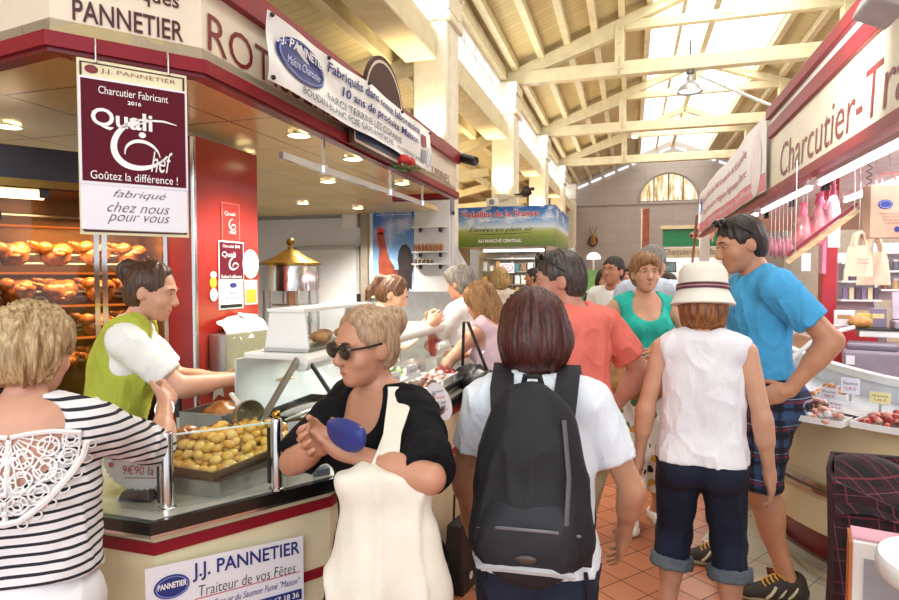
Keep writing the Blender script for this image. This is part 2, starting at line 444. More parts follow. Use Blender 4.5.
# ---- left arcade: piers, plate, clerestory, aisle
PX0, PX1 = -2.52, -2.09
PIER = M('pier_paint', '#f4ecd8', .55, var=.03)
for Y in COLY:
    b = B(); b.box(((PX0 + PX1) / 2, Y, 2.57), (PX1 - PX0, .5, 5.14), bev=.02)
    b.box(((PX0 + PX1) / 2, Y, 4.62), (.53, .6, .1), bev=.02); b.box(((PX0 + PX1) / 2, Y, 5.05), (.55, .62, .2), bev=.015)
    b.box(((PX0 + PX1) / 2, Y, 4.85), (.49, .56, .3)); b.box((PX1 + .005, Y, 3.6), (.04, .3, 1.7), bev=.01)
    struct(b.build('pier_column', PIER))
CLER = emis('clerestory_glass', '#eef4ff', CLERE, .08, 2)
prev = 2.8
for i, Y in enumerate(COLY):
    y0, y1 = prev + .24, Y - .24; prev = Y
    struct(B().box((-2.42, (y0 + y1) / 2, 4.28), (.4, y1 - y0, .32), bev=.02).build('arcade_beam', CREAMW))
    w = struct(B().box((-2.42, (y0 + y1) / 2, 4.8), (.02, y1 - y0, .72)).build('window_%d' % (i + 2), CLER))
    b = B(); n = 6
    for k in range(n + 1): b.box((-2.38, y0 + (y1 - y0) * k / n, 4.8), (.06, .05, .72))
    b.box((-2.38, (y0 + y1) / 2, 4.46), (.08, y1 - y0, .05)); b.box((-2.38, (y0 + y1) / 2, 5.16), (.08, y1 - y0, .06)); b.box((-2.38, (y0 + y1) / 2, 4.98), (.05, y1 - y0, .03))
    b.build('window_frame', WHITEP, w)
    struct(B().box((-2.42, (y0 + y1) / 2, 5.3), (.36, y1 - y0, .22)).build('eaves_beam', CREAMW))
    # aisle tie and rafter at each pier
    b = B(); b.bar((-2.6, Y, 3.55), (-6.2, Y, 3.3), .16, .22, (0, 1, 0)); b.bar((-2.6, Y, 3.3), (-3.6, Y, 3.95), .12, .14, (0, 1, 0)); b.bar((-2.5, Y, 4.2), (-6.2, Y, 3.4), .16, .2, (0, 1, 0))
    struct(b.build('aisle_beam', CREAMW))
b = B(); b.poly([(-2.3, -1.5, 4.5), (-2.3, YB, 4.5), (-6.3, YB, 3.65), (-6.3, -1.5, 3.65)], .06, (0, 0, 1)); struct(b.build('ceiling_aisle', BOARD))
for k in range(5):
    x = -2.9 - k * .75; z = 4.5 + (x + 2.3) * .2125 - .1
    struct(B().bar((x, -1.5, z), (x, YB, z), .12, .18).build('purlin_beam', CREAMW))
struct(B().box((-6.3, 11, 1.9), (.2, 25, 3.8)).build('wall_left', M('aisle_wall', '#e9dcb4', .7)))
struct(B().box((5.7, 12.5, 2.8), (.2, 26.2, 5.6)).build('wall_right', M('right_wall', '#ece6da', .7)))
# warm uplighters on the piers
UPW = (1, .82, .5)
for Y, x, z in [(7.1, -2.3, 3.05), (11.35, -2.3, 3.05), (15.7, -2.3, 3.05), (20.0, -2.3, 3.05)]:
    u = empty('wall_uplighter', (x, Y - .3, z), 0, {7.1: 'half-bowl uplighter glowing on the nearest pale pier above the banner', 11.35: 'half-bowl uplighter glowing on the second pier behind the security camera', 15.7: 'half-bowl uplighter on the third pier down the hall', 20.0: 'half-bowl uplighter on the fourth, farthest lit pier'}[Y], 'lamp', 'uplighters on the piers')
    B().lathe([(.02, -.09), (.09, -.04), (.12, .03), (.115, .04), (.10, .035), (.0, .0)], seg=20).build('bowl', WHITEP, u, True)
    B().box((0, .045, -.05), (.05, .09, .05)).build('bracket', WHITEP, u)
    B().lathe([(.0, .03), (.085, .032), (.0, .05)], seg=16).build('bulb', emis('warm_bulb', '#ffdf9a', 7), u)
    l = bpy.data.lights.new('uplight', 'SPOT'); l.energy = 110; l.color = UPW; l.spot_size = R(120); l.spot_blend = .8; l.shadow_soft_size = .06
    lo = bpy.data.objects.new('uplight', l); lo.parent = u; lo.location = (0, 0, .1); lo.rotation_euler = (R(172), 0, 0); COL.objects.link(lo)
# pendant lamp on the truss
def pendant(p, s, label):
    u = empty('pendant_lamp', p, 0, label, 'lamp')
    B().lathe([(.03 * s, .2 * s), (.06 * s, .14 * s), (.07 * s, .05 * s), (.2 * s, -.06 * s), (.24 * s, -.16 * s), (.235 * s, -.16 * s), (.19 * s, -.05 * s), (0, .04 * s)], seg=28).build('lamp_shade', M('enamel_grey', '#a9a8a6', .3, .3), u, True)
    B().lathe([(.05 * s, .34 * s), (.075 * s, .32 * s), (.075 * s, .2 * s), (.04 * s, .18 * s)], seg=16).build('ballast_housing', M('housing', '#85837f', .4, .5), u, True)
    B().lathe([(0, -.14 * s), (.2 * s, -.13 * s), (0, -.11 * s)], seg=20).build('diffuser', emis('lamp_glow', '#ffffff', 2.0), u)
    B().tube([(0, 0, .33 * s), (0, 0, .75)], .012, 6).build('suspension_rod', DARKMETAL, u)
pendant(at(690, 84, Y=11.35), .9, 'grey industrial bell lamp hanging below the skylight')
tr = at(635, 132, Y=19.8)
u = empty('floodlight', tr, 0, 'small square white floodlight on a far tie beam', 'lamp')
B().box((0, 0, 0), (.24, .1, .26), bev=.02).build('housing', WHITEP, u); B().box((0, .0, -.16), (.18, .06, .07)).build('lens', emis('lamp_glow', '#ffffff', 2.0), u)

# ================================================================== LEFT STALL
def off(p, d): return Vector((p[0], p[1])) + Vector(d)
# ---- canopy with lettered fascia
CZ0, CZ1 = 2.268, 2.66
F1, F2, F3 = Vector((-1.718, 1.442, 0)), Vector((-1.44, 1.786, 0)), Vector((-1.5, 5.18, 0))
F0 = F1 + Vector((-1.8, .27, 0)); F4 = Vector((-2.1, 5.2, 0))
FP = [F0, F1, F2, F3, F4]
IVORY = M('fascia_ivory', '#e9dcc3', .4, var=.02, coat=.1)
canopy = empty('stall_canopy', (-1.5, 3, CZ0), 0, 'octagonal market-stall canopy with ivory lettered fascia and maroon trim over the rotisserie counter', 'canopy')
def band(name, m, z0, z1, outset, th, parent, pts=FP):
    b = B()
    n = []
    for i in range(len(pts)):
        a = (pts[i] - pts[i - 1]).normalized() if i else (pts[1] - pts[0]).normalized()
        c = (pts[i + 1] - pts[i]).normalized() if i < len(pts) - 1 else a
        na, nc = Vector((a.y, -a.x, 0)), Vector((c.y, -c.x, 0)); mid = (na + nc).normalized(); n.append(mid / max(.3, mid.dot(na)))
    for i in range(len(pts) - 1):
        p0, p1, q0, q1 = pts[i] + n[i] * outset, pts[i + 1] + n[i + 1] * outset, pts[i] + n[i] * (outset - th), pts[i + 1] + n[i + 1] * (outset - th)
        v = [s.bm.verts.new((p.x, p.y, z)) for s in [b] for z in (z0, z1) for p in (p0, p1, q1, q0)]
        for f in ((0, 1, 5, 4), (1, 2, 6, 5), (2, 3, 7, 6), (3, 0, 4, 7), (0, 3, 2, 1), (4, 5, 6, 7)): b.bm.faces.new([v[k] for k in f])
    o = b.build(name, m); 
    if parent is not None: o.parent = parent; o.matrix_parent_inverse = parent.matrix_basis.inverted()
    return o
def under(o, parent):
    """parent o, keeping where it stands"""
    bpy.context.view_layer.update(); o.parent = parent
    mw = parent.matrix_basis.copy(); pp = parent.parent
    while pp is not None: mw = pp.matrix_basis @ mw; pp = pp.parent
    o.matrix_parent_inverse = mw.inverted(); return o
band('fascia_board', IVORY, CZ0 + .03, CZ1 - .04, 0, .04, canopy)
band('lower_trim', MAROON, CZ0 - .012, CZ0 + .034, .025, .07, canopy)
band('lower_lip', M('maroon_dark', '#6d1824', .25), CZ0 - .026, CZ0 - .012, .012, .05, canopy)
band('upper_trim', MAROON, CZ1 - .10, CZ1, .035, .09, canopy)
# soffit panels: glossy golden laminate in a thin grid
t = new('soffit_laminate'); v = t.coord(); x = t.xyz(v); g = t.math('LESS_THAN', t.math('FRACT', t.math('DIVIDE', x[1], .62)), .015)
g = t.math('MAXIMUM', g, t.math('LESS_THAN', t.math('FRACT', t.math('DIVIDE', x[0], .62)), .015))
n = t.noise(v, 1.5, 3); t.l(t.mix(t.ramp(n.outputs[0], [(.3, lin('#f6d68c')), (.7, lin('#fce4a8'))]), lin('#7d5f38'), g), t.b.inputs['Base Color'])
t.b.inputs['Roughness'].default_value = .24; t.b.inputs['Metallic'].default_value = .45; t.b.inputs['Coat Weight'].default_value = .0; t.b.inputs['Coat Roughness'].default_value = .03
b = B(); b.poly([(p.x, p.y, CZ0 + .03) for p in [F0, F1, F2, F3, F4, Vector((-2.1, 6.5, 0)), Vector((-5.4, 6.5, 0)), Vector((-5.4, 1.7, 0))]], .05, (0, 0, 1))
under(b.build('soffit', MATS['soffit_laminate']), canopy)
b = B(); b.poly([(p.x, p.y, CZ1 - .05) for p in [F0, F1, F2, F3, F4, Vector((-2.1, 6.5, 0)), Vector((-5.4, 6.5, 0)), Vector((-5.4, 1.7, 0))]], .03, (0, 0, 1))
under(b.build('canopy_top', M('dusty_top', '#a89c84', .8)), canopy)
# downlights
DLM = emis('downlight_disc', '#fff2c4', 9)
dl_spots = [at(px, py, Z=2.3).to_2d() for px, py in ((245, 152), (299, 133), (353, 157), (328, 180), (402, 182), (303, 202), (358, 207), (8, 124))]
DLAB = ['round recessed downlight just above the red cabinet top', 'bright downlight nearest the fascia by the first rail dropper', 'bright downlight near the fascia above the middle of the rail', 'downlight farther in, above the brass-domed spit oven', 'downlight near the fascia above the far end of the rail', 'small downlight deep inside over the grey back wall', 'small downlight deep inside near the rooster poster', 'recessed downlight over the chicken rotisserie']
for di, ((x, y), lb) in enumerate(zip(dl_spots, DLAB)):
    u = empty('recessed_downlight', (x, y, CZ0 + .02), 0, lb, 'ceiling light', 'downlights in the stall soffit')
    B().lathe([(.06, 0), (.068, -.001), (.068, -.004), (.057, -.005), (.055, 0)], seg=28).build('trim_ring', CHROME, u, True)
    B().lathe([(0, -.003), (.055, -.003), (.055, 0)], seg=28).build('lens', DLM, u)
    l = bpy.data.lights.new('downlight', 'SPOT'); l.energy = (45, 90, 90, 140, 100, 140, 140, 80)[di]; l.color = (1, .93, .80); l.spot_size = R(130); l.spot_blend = .7; l.shadow_soft_size = .07
    lo = bpy.data.objects.new('downlight', l); lo.parent = u; lo.location = (0, 0, -.03); COL.objects.link(lo)
# lettering on the fascia
RED = M('sign_maroon', '#7c1a22', .4, var=.02); DKRED = M('sign_dark_maroon', '#4a0f18', .4, var=.02)
def seg_fn(a, c, z=0, lift=.004):
    d = (c - a).normalized(); return plane_fn((a.x, a.y, z), d, (0, 0, 1), lift)
f12 = seg_fn(F1, F2); L12 = (F2 - F1).length
s12 = dict(m=DKRED, parent=None)
under(lettering('lettering', 'PANNETIER', DKRED, None, f12, .06, 2.354, .322, .067, bold=.012), canopy)
under(lettering('lettering', 'Jean-Jacques', DKRED, None, f12, .045, 2.447, .325, .07, bold=.01), canopy)
f23 = seg_fn(F2, F3)
under(lettering('lettering', 'ROTISSERIE', RED, None, f23, .03, 2.352, 1.03, .132, bold=-.004), canopy)
under(lettering('lettering', 'PLATS CUISINES', RED, None, f23, 2.12, 2.345, 1.05, .07, bold=-.003), canopy)

# ---- hanging sign: framed board with a maroon quality sign
sg_c = at(133, 150, d=2.02); d12 = (F2 - F1).normalized()
sw, sh = .345, .56
sgo = Vector((F1.x, F1.y, 0)) + d12 * .10 + Vector((d12.y, -d12.x, 0)) * .045
dx = d12; sgo = Vector((F1.x, F1.y, 1.688)) + d12 * .065 + Vector((d12.y, -d12.x, 0)) * .062
sgn = empty('hanging_sign', sgo, 0, 'maroon and white quality sign hung from the canopy by two hooks', 'sign')
KU, KV = .315 / .365, .537 / .585
fn = lambda u, v: dx * (u * KU) + Vector((0, 0, v * KV)); nrm = dx.cross(Vector((0, 0, 1)))
def sboard(name, m, u0, v0, u1, v1, n0, th):
    P = [fn(u0, v0), fn(u1, v0), fn(u1, v1), fn(u0, v1)]
    return B().poly([p + nrm * n0 for p in P], th, nrm).build(name, m, sgn)
PAPER = M('white_laminate', '#eeecf2', .35, var=.01); SGM = M('sign_wine', '#5d1626', .6, var=.02, spec=.15)
W0 = .365; H0 = .585
sboard('back_board', M('sign_cream', '#e3dcb4', .4), .0, -.005, W0 - .0, H0, -.014, .008)
strokes('board_border', [[(.012, .007), (.012, H0 - .012), (W0 - .012, H0 - .012), (W0 - .012, .007), (.012, .007)]], .004, DKRED, sgn, (lambda u, v: fn(u, v) - nrm * .0045))
sboard('lower_card', PAPER, .004, .012, W0 - .006, .17, -.004, .004)
sboard('wine_panel', PAPER, .002, .165, W0 - .002, .525, -.004, .006); sboard('wine_panel', SGM, .010, .175, W0 - .010, .517, .001, .003)
sf = (lambda u, v: fn(u, v) + nrm * .0055); WH = M('sign_white', '#f4f2f2', .4, var=.01)
lettering('lettering', 'J.J. PANNETIER', RED, sgn, (lambda u, v: fn(u, v) - nrm * .004), .075, .543, .25, .018, bold=-.01)
disc_on('emblem', RED, sgn, (lambda u, v: fn(u, v) - nrm * .004), .045, .552, .021, .014)
lettering('lettering', 'Charcutier Fabricant', WH, sgn, sf, .065, .472, .23, .026)
lettering('lettering', '2016', WH, sgn, sf, .158, .447, .045, .013, bold=.02)
lettering('lettering', 'Quali', WH, sgn, sf, .04, .352, .20, .072, bold=.02)
lettering('lettering', 'hef', WH, sgn, sf, .232, .222, .075, .075, bold=.0, shear=.35)
strokes('swirl', [(arc(.21, .318, .105, .08, 60, 300, 40, .5), .011), (arc(.205, .275, .06, .05, 20, 200, 24, -.3), .006), ([(.17, .372), (.23, .402), (.28, .405), (.325, .397)], .004)], .006, WH, sgn, sf, True)
disc_on('swirl_dot', WH, sgn, sf, .205, .348, .012, .010)
lettering('lettering', 'Goûtez la différence !', WH, sgn, sf, .035, .183, .29, .028)
sf2 = (lambda u, v: fn(u, v) + nrm * .0015)
for i, (s, u, w) in enumerate((('fabriqué', .105, .18), ('chez nous', .085, .21), ('pour vous', .085, .21))):
    lettering('lettering', s, DKRED, sgn, sf2, u, .118 - i * .043, w, .034, shear=.45, bold=-.012)
for u in (.06, .30):
    p = fn(u, H0 - .01); B().tube([p, p + Vector((0, 0, .05)), p + Vector((0, 0, .075)) - nrm * .012, p + Vector((0, 0, .06)) - nrm * .02], .0028, 8).build('hook', STEEL, sgn)

# ---- banner tied along the fascia
bn0 = F2 + (F3 - F2).normalized() * .275
bfd = (F3 - F2).normalized(); bfn = Vector((bfd.y, -bfd.x, 0))
ban = empty('banner', (bn0.x, bn0.y, 2.3), 0, 'white vinyl banner with blue oval badge tied along the ivory fascia', 'banner')
BL, BH = 2.12, .28
def bsurf(lift):
    def f(u, v):
        k = u / BL
        zt = .285 + .02 * k - .008 * math.sin(k * math.pi * 3); zb = .018 + .012 * math.sin(k * 13) * k
        w = .006 * math.sin(k * 17) + .003 * math.sin(k * 31 + v * 6) + .004 * math.sin(v * 7 + k * 5)
        return bfd * u + bfn * (.088 + w + lift) + Vector((0, 0, zb + (zt - zb) * v))
    return f
BANM = M('vinyl_white', '#f1f0ee', .32, var=.02, coat=.2)
b = B(); b.grid(70, 10, lambda i, j: bsurf(0)(i * BL, j), .003); b.build('sheet', BANM, ban, True)
NAVY = M('ink_navy', '#28357c', .45, var=.03); GREY = M('ink_slate', '#46525a', .5); BLUE2 = M('ink_lilac', '#7d8ccd', .45)
bf = bsurf(.006); bf2 = bsurf(.013)
disc_on('oval_badge', NAVY, ban, bf, .26, .55, .21, .32, rot=-.0)
strokes('oval_rim', [arc(.26, .55, .19, .28, 0, 360, 48)], .006, BLUE2, ban, bf2)
lettering('lettering', 'J.J. PANNETIER', WH, ban, bf2, .05, .62, .42, .18, bold=.02)
lettering('lettering', 'Maître Charcutier', M('ink_pale', '#c6cdf0', .5), ban, bf2, .12, .40, .29, .14, shear=.3)
lettering('lettering', 'Fabriqués dans notre laboratoire', NAVY, ban, bf, .50, .68, 1.32, .22, bold=.02)
lettering('lettering', '10 ans de produits Maison', NAVY, ban, bf, .66, .43, 1.12, .2, bold=.022)
lettering('lettering', 'FARCI TERRINE LES COPAINS', GREY, ban, bf, .50, .24, 1.0, .13)
lettering('lettering', 'BOUDIN BLANC FOIE GRAS & PISTACHE', GREY, ban, bf, .25, .07, 1.1, .12)
lettering('lettering', 'SAUCISSONS JAMBON', GREY, ban, bf, 1.42, .08, .5, .10)
quad_on('price_square', M('ink_plum', '#8c3450', .5), ban, bf, 1.86, .5, 1.97, .78); quad_on('price_square', M('ink_grey', '#9aa0a6', .5), ban, bf, 1.86, .12, 1.96, .42)
strokes('oval_outline', [arc(2.04, .3, .05, .24, 0, 360, 30)], .005, BLUE2, ban, bf)
for u, v in ((.02, .96), (.02, .05), (.5, .965), (.95, .97), (1.5, .96), (2.1, .95)): B().ball(bf(u, v), (.022, .022, .022), sub=1).build('eyelet', DARKMETAL, ban)

# ---- arched dark sign board behind the banner, red flowers below
ab = F2 + bfd * 1.57
arch = empty('arched_sign_board', (ab.x, ab.y, CZ0 + .05), 0, 'dark brown round-topped menu board rising behind the white banner', 'sign')
ap = [(-.47, -.07), (.47, -.07), (.47, .12), (.31, .13)] + arc(0, .22, .31, .31, 0, 180, 24) + [(-.31, .13), (-.47, .12)]
bo = lambda k, n0: [bfd * (u * k) + bfn * n0 + Vector((0, 0, (v - .4) * k + .4)) for u, v in ap]
B().poly(bo(1, .042), .016, bfn).build('board', M('board_brown', '#4a2a22', .55, var=.1, spec=.2), arch)
strokes('board_border', [[(u * .93, (v - .2) * .9 + .2) for u, v in ap + ap[:1]]], .008, M('board_cream', '#d8c6b0', .5), arch, plane_fn(bfn * .060, bfd, (0, 0, 1), 0))
quad_on('picture_panel', M('board_blue', '#31405c', .3, var=.3, scale=4), arch, plane_fn(bfn * .0595, bfd, (0, 0, 1), 0), -.43, -.04, .43, .09)
fl = F2 + bfd * 1.72 + bfn * .12
for i in range(2):
    u = empty('red_flower', (fl.x + bfd.x * .1 * i, fl.y + bfd.y * .1 * i, 2.27), 0, ['red artificial carnation, nearer of two pinned under the arched board', 'red artificial carnation, farther of two pinned under the arched board'][i], 'flower', 'red flowers on the fascia')
    b = B(); rr = random.Random(i)
    for k in range(26):
        a, e = rr.uniform(0, 6.28), rr.uniform(-.4, 1.4); v = Vector((math.cos(a) * math.cos(e), math.sin(a) * math.cos(e), math.sin(e)))
        b.ball(v * .03, (.04, .04, .022), rot=v.to_track_quat('Z', 'Y').to_matrix(), sub=1, noise=.2, seed=k)
    b.build('petals', M('petal_red', '#c3211f', .5), u, True)
    b = B()
    for k in range(5):
        a = k * 1.3; b.ball((math.cos(a) * .05, math.sin(a) * .05, -.035), (.07, .03, .012), rot=Matrix.Rotation(a, 3, 'Z'), sub=1)
    b.tube([(0, 0, 0), (0, 0, -.06), tuple(-bfn * .10 + Vector((0, 0, -.03)))], .006, 6); b.build('leaves', M('leaf_green', '#3d5a2b', .5), u, True)

# ---- rail under the soffit
ra, rb_ = at(281, 155, Z=2.1), at(424, 204, Z=2.1)
rail = empty('hanging_rail', tuple(ra), 0, 'square chrome rail hung on droppers below the canopy soffit', 'rail')
d = rb_ - ra
B().bar((0, 0, 0), d, .022, .032).build('bar', CHROME, rail)
for k in (.2, .66, .98):
    p = d * k; q = B(); q.bar(p + Vector((0, 0, .0)), p + Vector((0, 0, CZ0 + .02 - 2.1)), .014, .014); q.box(p, (.035, .035, .045)); q.build('dropper', CHROME, rail)

# ---- security camera on the canopy end
sc = Vector((-1.42, 5.24, 2.60)); u = empty('security_camera', sc, 0, 'small black cylindrical security camera on the end of the maroon trim', 'camera')
B().tube([(-.04, 0, .02), (.1, -.05, -.03)], .042, 16).build('housing', BLACK, u, True)
B().tube([(-.03, 0, .02), (-.05, -.03, .07), (-.075, -.065, .03)], .012, 8).build('bracket', WHITEP, u); B().tube([(.1, -.05, -.03), (.104, -.052, -.031)], .036, 16).build('lens', M('lens_glass', '#20242a', .1), u)

# ---- rotisserie oven with spits of chickens
OD = Vector((.58, .815, 0)).normalized(); ON = Vector((OD.y, -OD.x, 0))          # along the doors, out of the doors
oR = Vector((-2.285, 2.545, 0)); OW = .74; oL = oR - OD * OW
oven = empty('rotisserie_oven', (oR.x, oR.y, 0), 0, 'tall glass-doored rotisserie oven glowing behind rows of roasting chickens', 'oven')
def ow(u, n, z): return OD * u + ON * n + Vector((0, 0, z))                       # u from -OW to 0, n out
def obox(name, m, u0, u1, n0, n1, z0, z1, par=oven):
    return B().box(ow((u0 + u1) / 2, (n0 + n1) / 2, (z0 + z1) / 2), (u1 - u0, abs(n1 - n0), z1 - z0), rot=Matrix((OD, ON * -1, Vector((0, 0, 1)))).transposed()).build(name, m, par)
INOX = M('oven_lining', '#6b4a30', .35, .6, var=.15, scale=5)
obox('back_panel', INOX, -OW, 0, -.62, -.6, .75, 1.985); obox('side_panel', INOX, -.02, 0, -.6, 0, .75, 1.985); obox('side_panel', INOX, -OW, -OW + .02, -.6, 0, .75, 1.985)
obox('floor_pan', DARKMETAL, -OW, 0, -.6, 0, .72, .76); obox('base_cabinet', M('oven_black', '#221e1c', .35, .4), -OW, 0, -.6, 0, 0, .72)
obox('hood', M('hood_dark', '#35343a', .35, .5), -OW - .05, .0, -.6, .06, 1.985, 2.13); obox('hood_trim', M('hood_trim', '#8a6a34', .25, .8), -OW - .05, .0, .06, .07, 1.985, 1.95)
obox('top_panel', INOX, -OW, 0, -.6, 0, 1.965, 1.985)
for u in (-.012, -.285, -.318, -.728): obox('door_frame', CHROME, u - .011, u + .011, 0, .025, .76, 1.985)
obox('door_frame', DARKMETAL, -OW, 0, 0, .025, 1.95, 1.985); obox('door_frame', DARKMETAL, -OW, 0, 0, .025, .74, .80)
GL = glass('oven_glass', '#fff6ea', .05, .03)
obox('glass_door', GL, -.275, -.02, .006, .010, .8, 1.95); obox('glass_door', GL, -.72, -.33, .006, .010, .8, 1.95)
for u, z in ((-.03, 1.84), (-.27, 1.84), (-.335, 1.84), (-.70, 1.82), (-.03, 1.0), (-.52, 1.93)): obox('hinge', BLACK, u - .02, u + .02, .01, .04, z - .02, z + .02)
for z in (1.82, 1.57, 1.39, 1.21):
    o = obox('heating_element', emis('oven_glow', '#ff8a3c', .7), -OW + .05, -.05, -.58, -.565, z - .006, z + .006)
    for n_ in (-.5,): B().tube([ow(-OW + .03, n_, z + .05), ow(-.03, n_, z + .05)], .008, 6).build('guard_bar', STEEL, oven)
o = obox('halogen_lamp', emis('oven_halogen', '#ffe0a8', 7), -.7, -.5, -.35, -.15, 1.94, 1.963)
def chicken_mesh(roast):
    b = B(); m3 = Matrix.Rotation
    b.ball((0, 0, 0), (.21, .15, .13), noise=.05, seed=1); b.ball((.045, 0, .025), (.13, .13, .09), noise=.05, seed=2)
    for s in (-1, 1):
        b.ball((-.07, s * .055, .03), (.12, .055, .07), rot=m3(s * .3, 3, 'Z'), noise=.05); b.ball((-.125, s * .04, .05), (.075, .032, .032), rot=m3(.3, 3, 'Y')); b.ball((-.165, s * .035, .062), (.025, .022, .022), sub=1)
        b.ball((.05, s * .075, .01), (.09, .035, .045), rot=m3(-s * .4, 3, 'Z')); b.ball((.02, s * .088, -.01), (.07, .028, .03))
    return b
t = new('roast_skin'); n = t.noise(t.coord(), 14, 5, .6); t.l(t.ramp(n.outputs[0], [(.3, lin('#5c2c12')), (.5, lin('#a4622c')), (.7, lin('#d49a58'))]), t.b.inputs['Base Color']); t.b.inputs['Roughness'].default_value = .24; t.b.inputs['Coat Weight'].default_value = .4; t.bump(n.outputs[0], .3, .01)
ROAST = MATS['roast_skin']
rows = ['top', 'second', 'third', 'bottom']
proto = None
for r_, z in enumerate((1.66, 1.475, 1.30, 1.12)):
    sp = empty('spit', tuple(oR + Vector((0, 0, z))), 0, f'steel spit carrying the {rows[r_]} row of chickens in the oven', 'spit', 'rotisserie spits')
    B().tube([ow(-OW + .03, -.28, 0), ow(-.03, -.28, 0)], .008, 8).build('rod', STEEL, sp)
    for k in range(4):
        u = -.11 - k * .175 + (.02 if r_ % 2 else 0)
        p = oR + ow(u, -.28, z)
        ang = math.atan2(OD.y, OD.x) + random.uniform(-.1, .1)
        lab = f'golden roasting chicken on the {rows[r_]} spit, {["nearest the red cabinet", "second from the red cabinet", "third from the red cabinet", "farthest from the red cabinet"][k]}'
        if proto is None:
            proto = chicken_mesh(1).build('roast_chicken', ROAST, None, True, 60); proto.location = p; proto.scale = (.68, .82, .92); proto.rotation_euler = (random.uniform(-.5, .5), 0, ang); tag(proto, lab, 'chicken', 'chickens roasting on spits')
        else: copy_tree(proto, loc=p, rot=(random.uniform(-.6, .6), 0, ang), label=lab)
l = bpy.data.lights.new('oven_light', 'AREA'); l.energy = 14; l.color = (1, .68, .36); l.size = .6; l.size_y = .1; l.shape = 'RECTANGLE'
lo = bpy.data.objects.new('oven_light', l); lo.location = oR + ow(-OW / 2, -.1, 1.86); lo.rotation_euler = (R(0), 0, math.atan2(OD.y, OD.x)); COL.objects.link(lo)

# ---- red cabinet with notices and a paper dispenser
RCX = -2.1
rc = empty('red_cabinet', (-2.185, 2.8, 0), 0, 'tall glossy red cabinet panel with notices beside the rotisserie', 'cabinet')
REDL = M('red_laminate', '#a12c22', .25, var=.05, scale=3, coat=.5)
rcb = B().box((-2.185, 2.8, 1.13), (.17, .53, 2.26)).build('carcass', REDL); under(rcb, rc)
under(B().box((-2.185, 2.533, 1.13), (.165, .012, 2.25)).build('side_panel', M('red_dark', '#96201b', .3, coat=.3)), rc)  # side panel in a slightly darker red
under(B().box((RCX - .004, 2.531, 1.13), (.022, .022, 2.25), bev=.004).build('corner_strip', CHROME), rc)
rf = plane_fn((RCX, 2.53, 0), (0, 1, 0), (0, 0, 1), .003)
def rp(px, py): p = at(px, py, X=RCX); return p.y - 2.53, p.z
def notice(label, p0, p1, m, items, group=None):
    (u0, v1), (u1, v0) = rp(*p0), rp(*p1)
    o = quad_on('notice_sheet', m, None, rf, u0, v0, u1, v1); tag(o, label, 'notice', group)
    for it in items: it(o, u0, v0, u1 - u0, v1 - v0)
    return o
rf2 = lambda u, v: rf(u, v) + Vector((.002, 0, 0))
def T(s, m, a, b_, w, h, **k): return lambda o, u0, v0, W_, H_: lettering('lettering', s, m, o, rf2, u0 + a * W_, v0 + b_ * H_, w * W_, h * H_, **k)
def SW(m, a=.5, b_=.55, k=1): return lambda o, u0, v0, W_, H_: strokes('swirl', [(arc(u0 + a * W_, v0 + b_ * H_, .2 * W_ * k, .14 * H_ * k, 60, 300, 20, .4), .03 * W_), (arc(u0 + (a + .05) * W_, v0 + (b_ - .08) * H_, .12 * W_, .08 * H_, 0, 200, 14), .02 * W_)], .004, m, o, rf2, True)
notice('small red notice sheet highest on the red cabinet', (221, 202), (239, 242), M('notice_red', '#a6342f', .4), [T('Quali', WH, .15, .66, .6, .12), SW(WH, .6, .45), T('chef', WH, .4, .2, .4, .1), lambda o, u0, v0, W_, H_: strokes('border', [[(u0, v0), (u0 + W_, v0), (u0 + W_, v0 + H_), (u0, v0 + H_), (u0, v0)]], .003, M('notice_pink', '#d98f88', .5), o, rf2)])
notice('wine-coloured quality notice sheet at mid height on the red cabinet', (218, 241), (243, 280), SGM, [T('Charcutier 2016', WH, .15, .85, .7, .08), T('Quali', WH, .12, .58, .55, .16), SW(WH, .62, .45, 1.1), T('Goûtez la différence', WH, .08, .05, .84, .09), lambda o, u0, v0, W_, H_: strokes('border', [[(u0, v0), (u0 + W_, v0), (u0 + W_, v0 + H_), (u0, v0 + H_), (u0, v0)]], .004, WH, o, rf2)])
notice('white notice sheet with blue badge low on the red cabinet', (218, 280), (243, 308), PAPER, [lambda o, u0, v0, W_, H_: disc_on('badge', NAVY, o, rf2, u0 + .58 * W_, v0 + .82 * H_, .15 * W_, .09 * H_), T('Traiteur', NAVY, .3, .5, .55, .14, shear=.3), T('de vos fêtes', NAVY, .25, .33, .6, .1, shear=.3), lambda o, u0, v0, W_, H_: quad_on('strip', BLACK, o, rf2, u0 + .05 * W_, v0 + .05 * H_, u0 + .95 * W_, v0 + .16 * H_)])
notice('yellow and white card edged on the red cabinet beside the blue-badge sheet', (244, 280), (257, 304), M('card_white', '#e8e4dc', .4), [lambda o, u0, v0, W_, H_: quad_on('panel', M('card_yellow', '#e3a93a', .4), o, rf2, u0 + .1 * W_, v0 + .08 * H_, u0 + .9 * W_, v0 + .62 * H_)])
u0, v0 = rp(250, 264); o = tag(disc_on('oval_notice', PAPER, None, rf2, u0, v0, .077, .083), 'white oval notice with red handwriting on the red cabinet', 'notice')
rf3 = lambda u, v: rf(u, v) + Vector((.004, 0, 0))
for i, s in enumerate(('Poulet', 'rôti fermier', '9,90 €')): lettering('lettering', s, M('ink_red', '#c6373a', .5), o, rf3, u0 - .045, v0 + .028 - i * .035, .09, .02, shear=.3)
u0, v0 = rp(213, 289); o = tag(disc_on('chef_sticker', M('sticker_yellow', '#e0b23c', .4), None, rf, u0, v0 + .035, .028, .03), 'tiny yellow chef-shaped sticker on the red cabinet', 'sticker')
disc_on('apron', PAPER, o, rf2, u0, v0 - .03, .03, .035); disc_on('hat', PAPER, o, rf2, u0, v0 + .075, .025, .018)
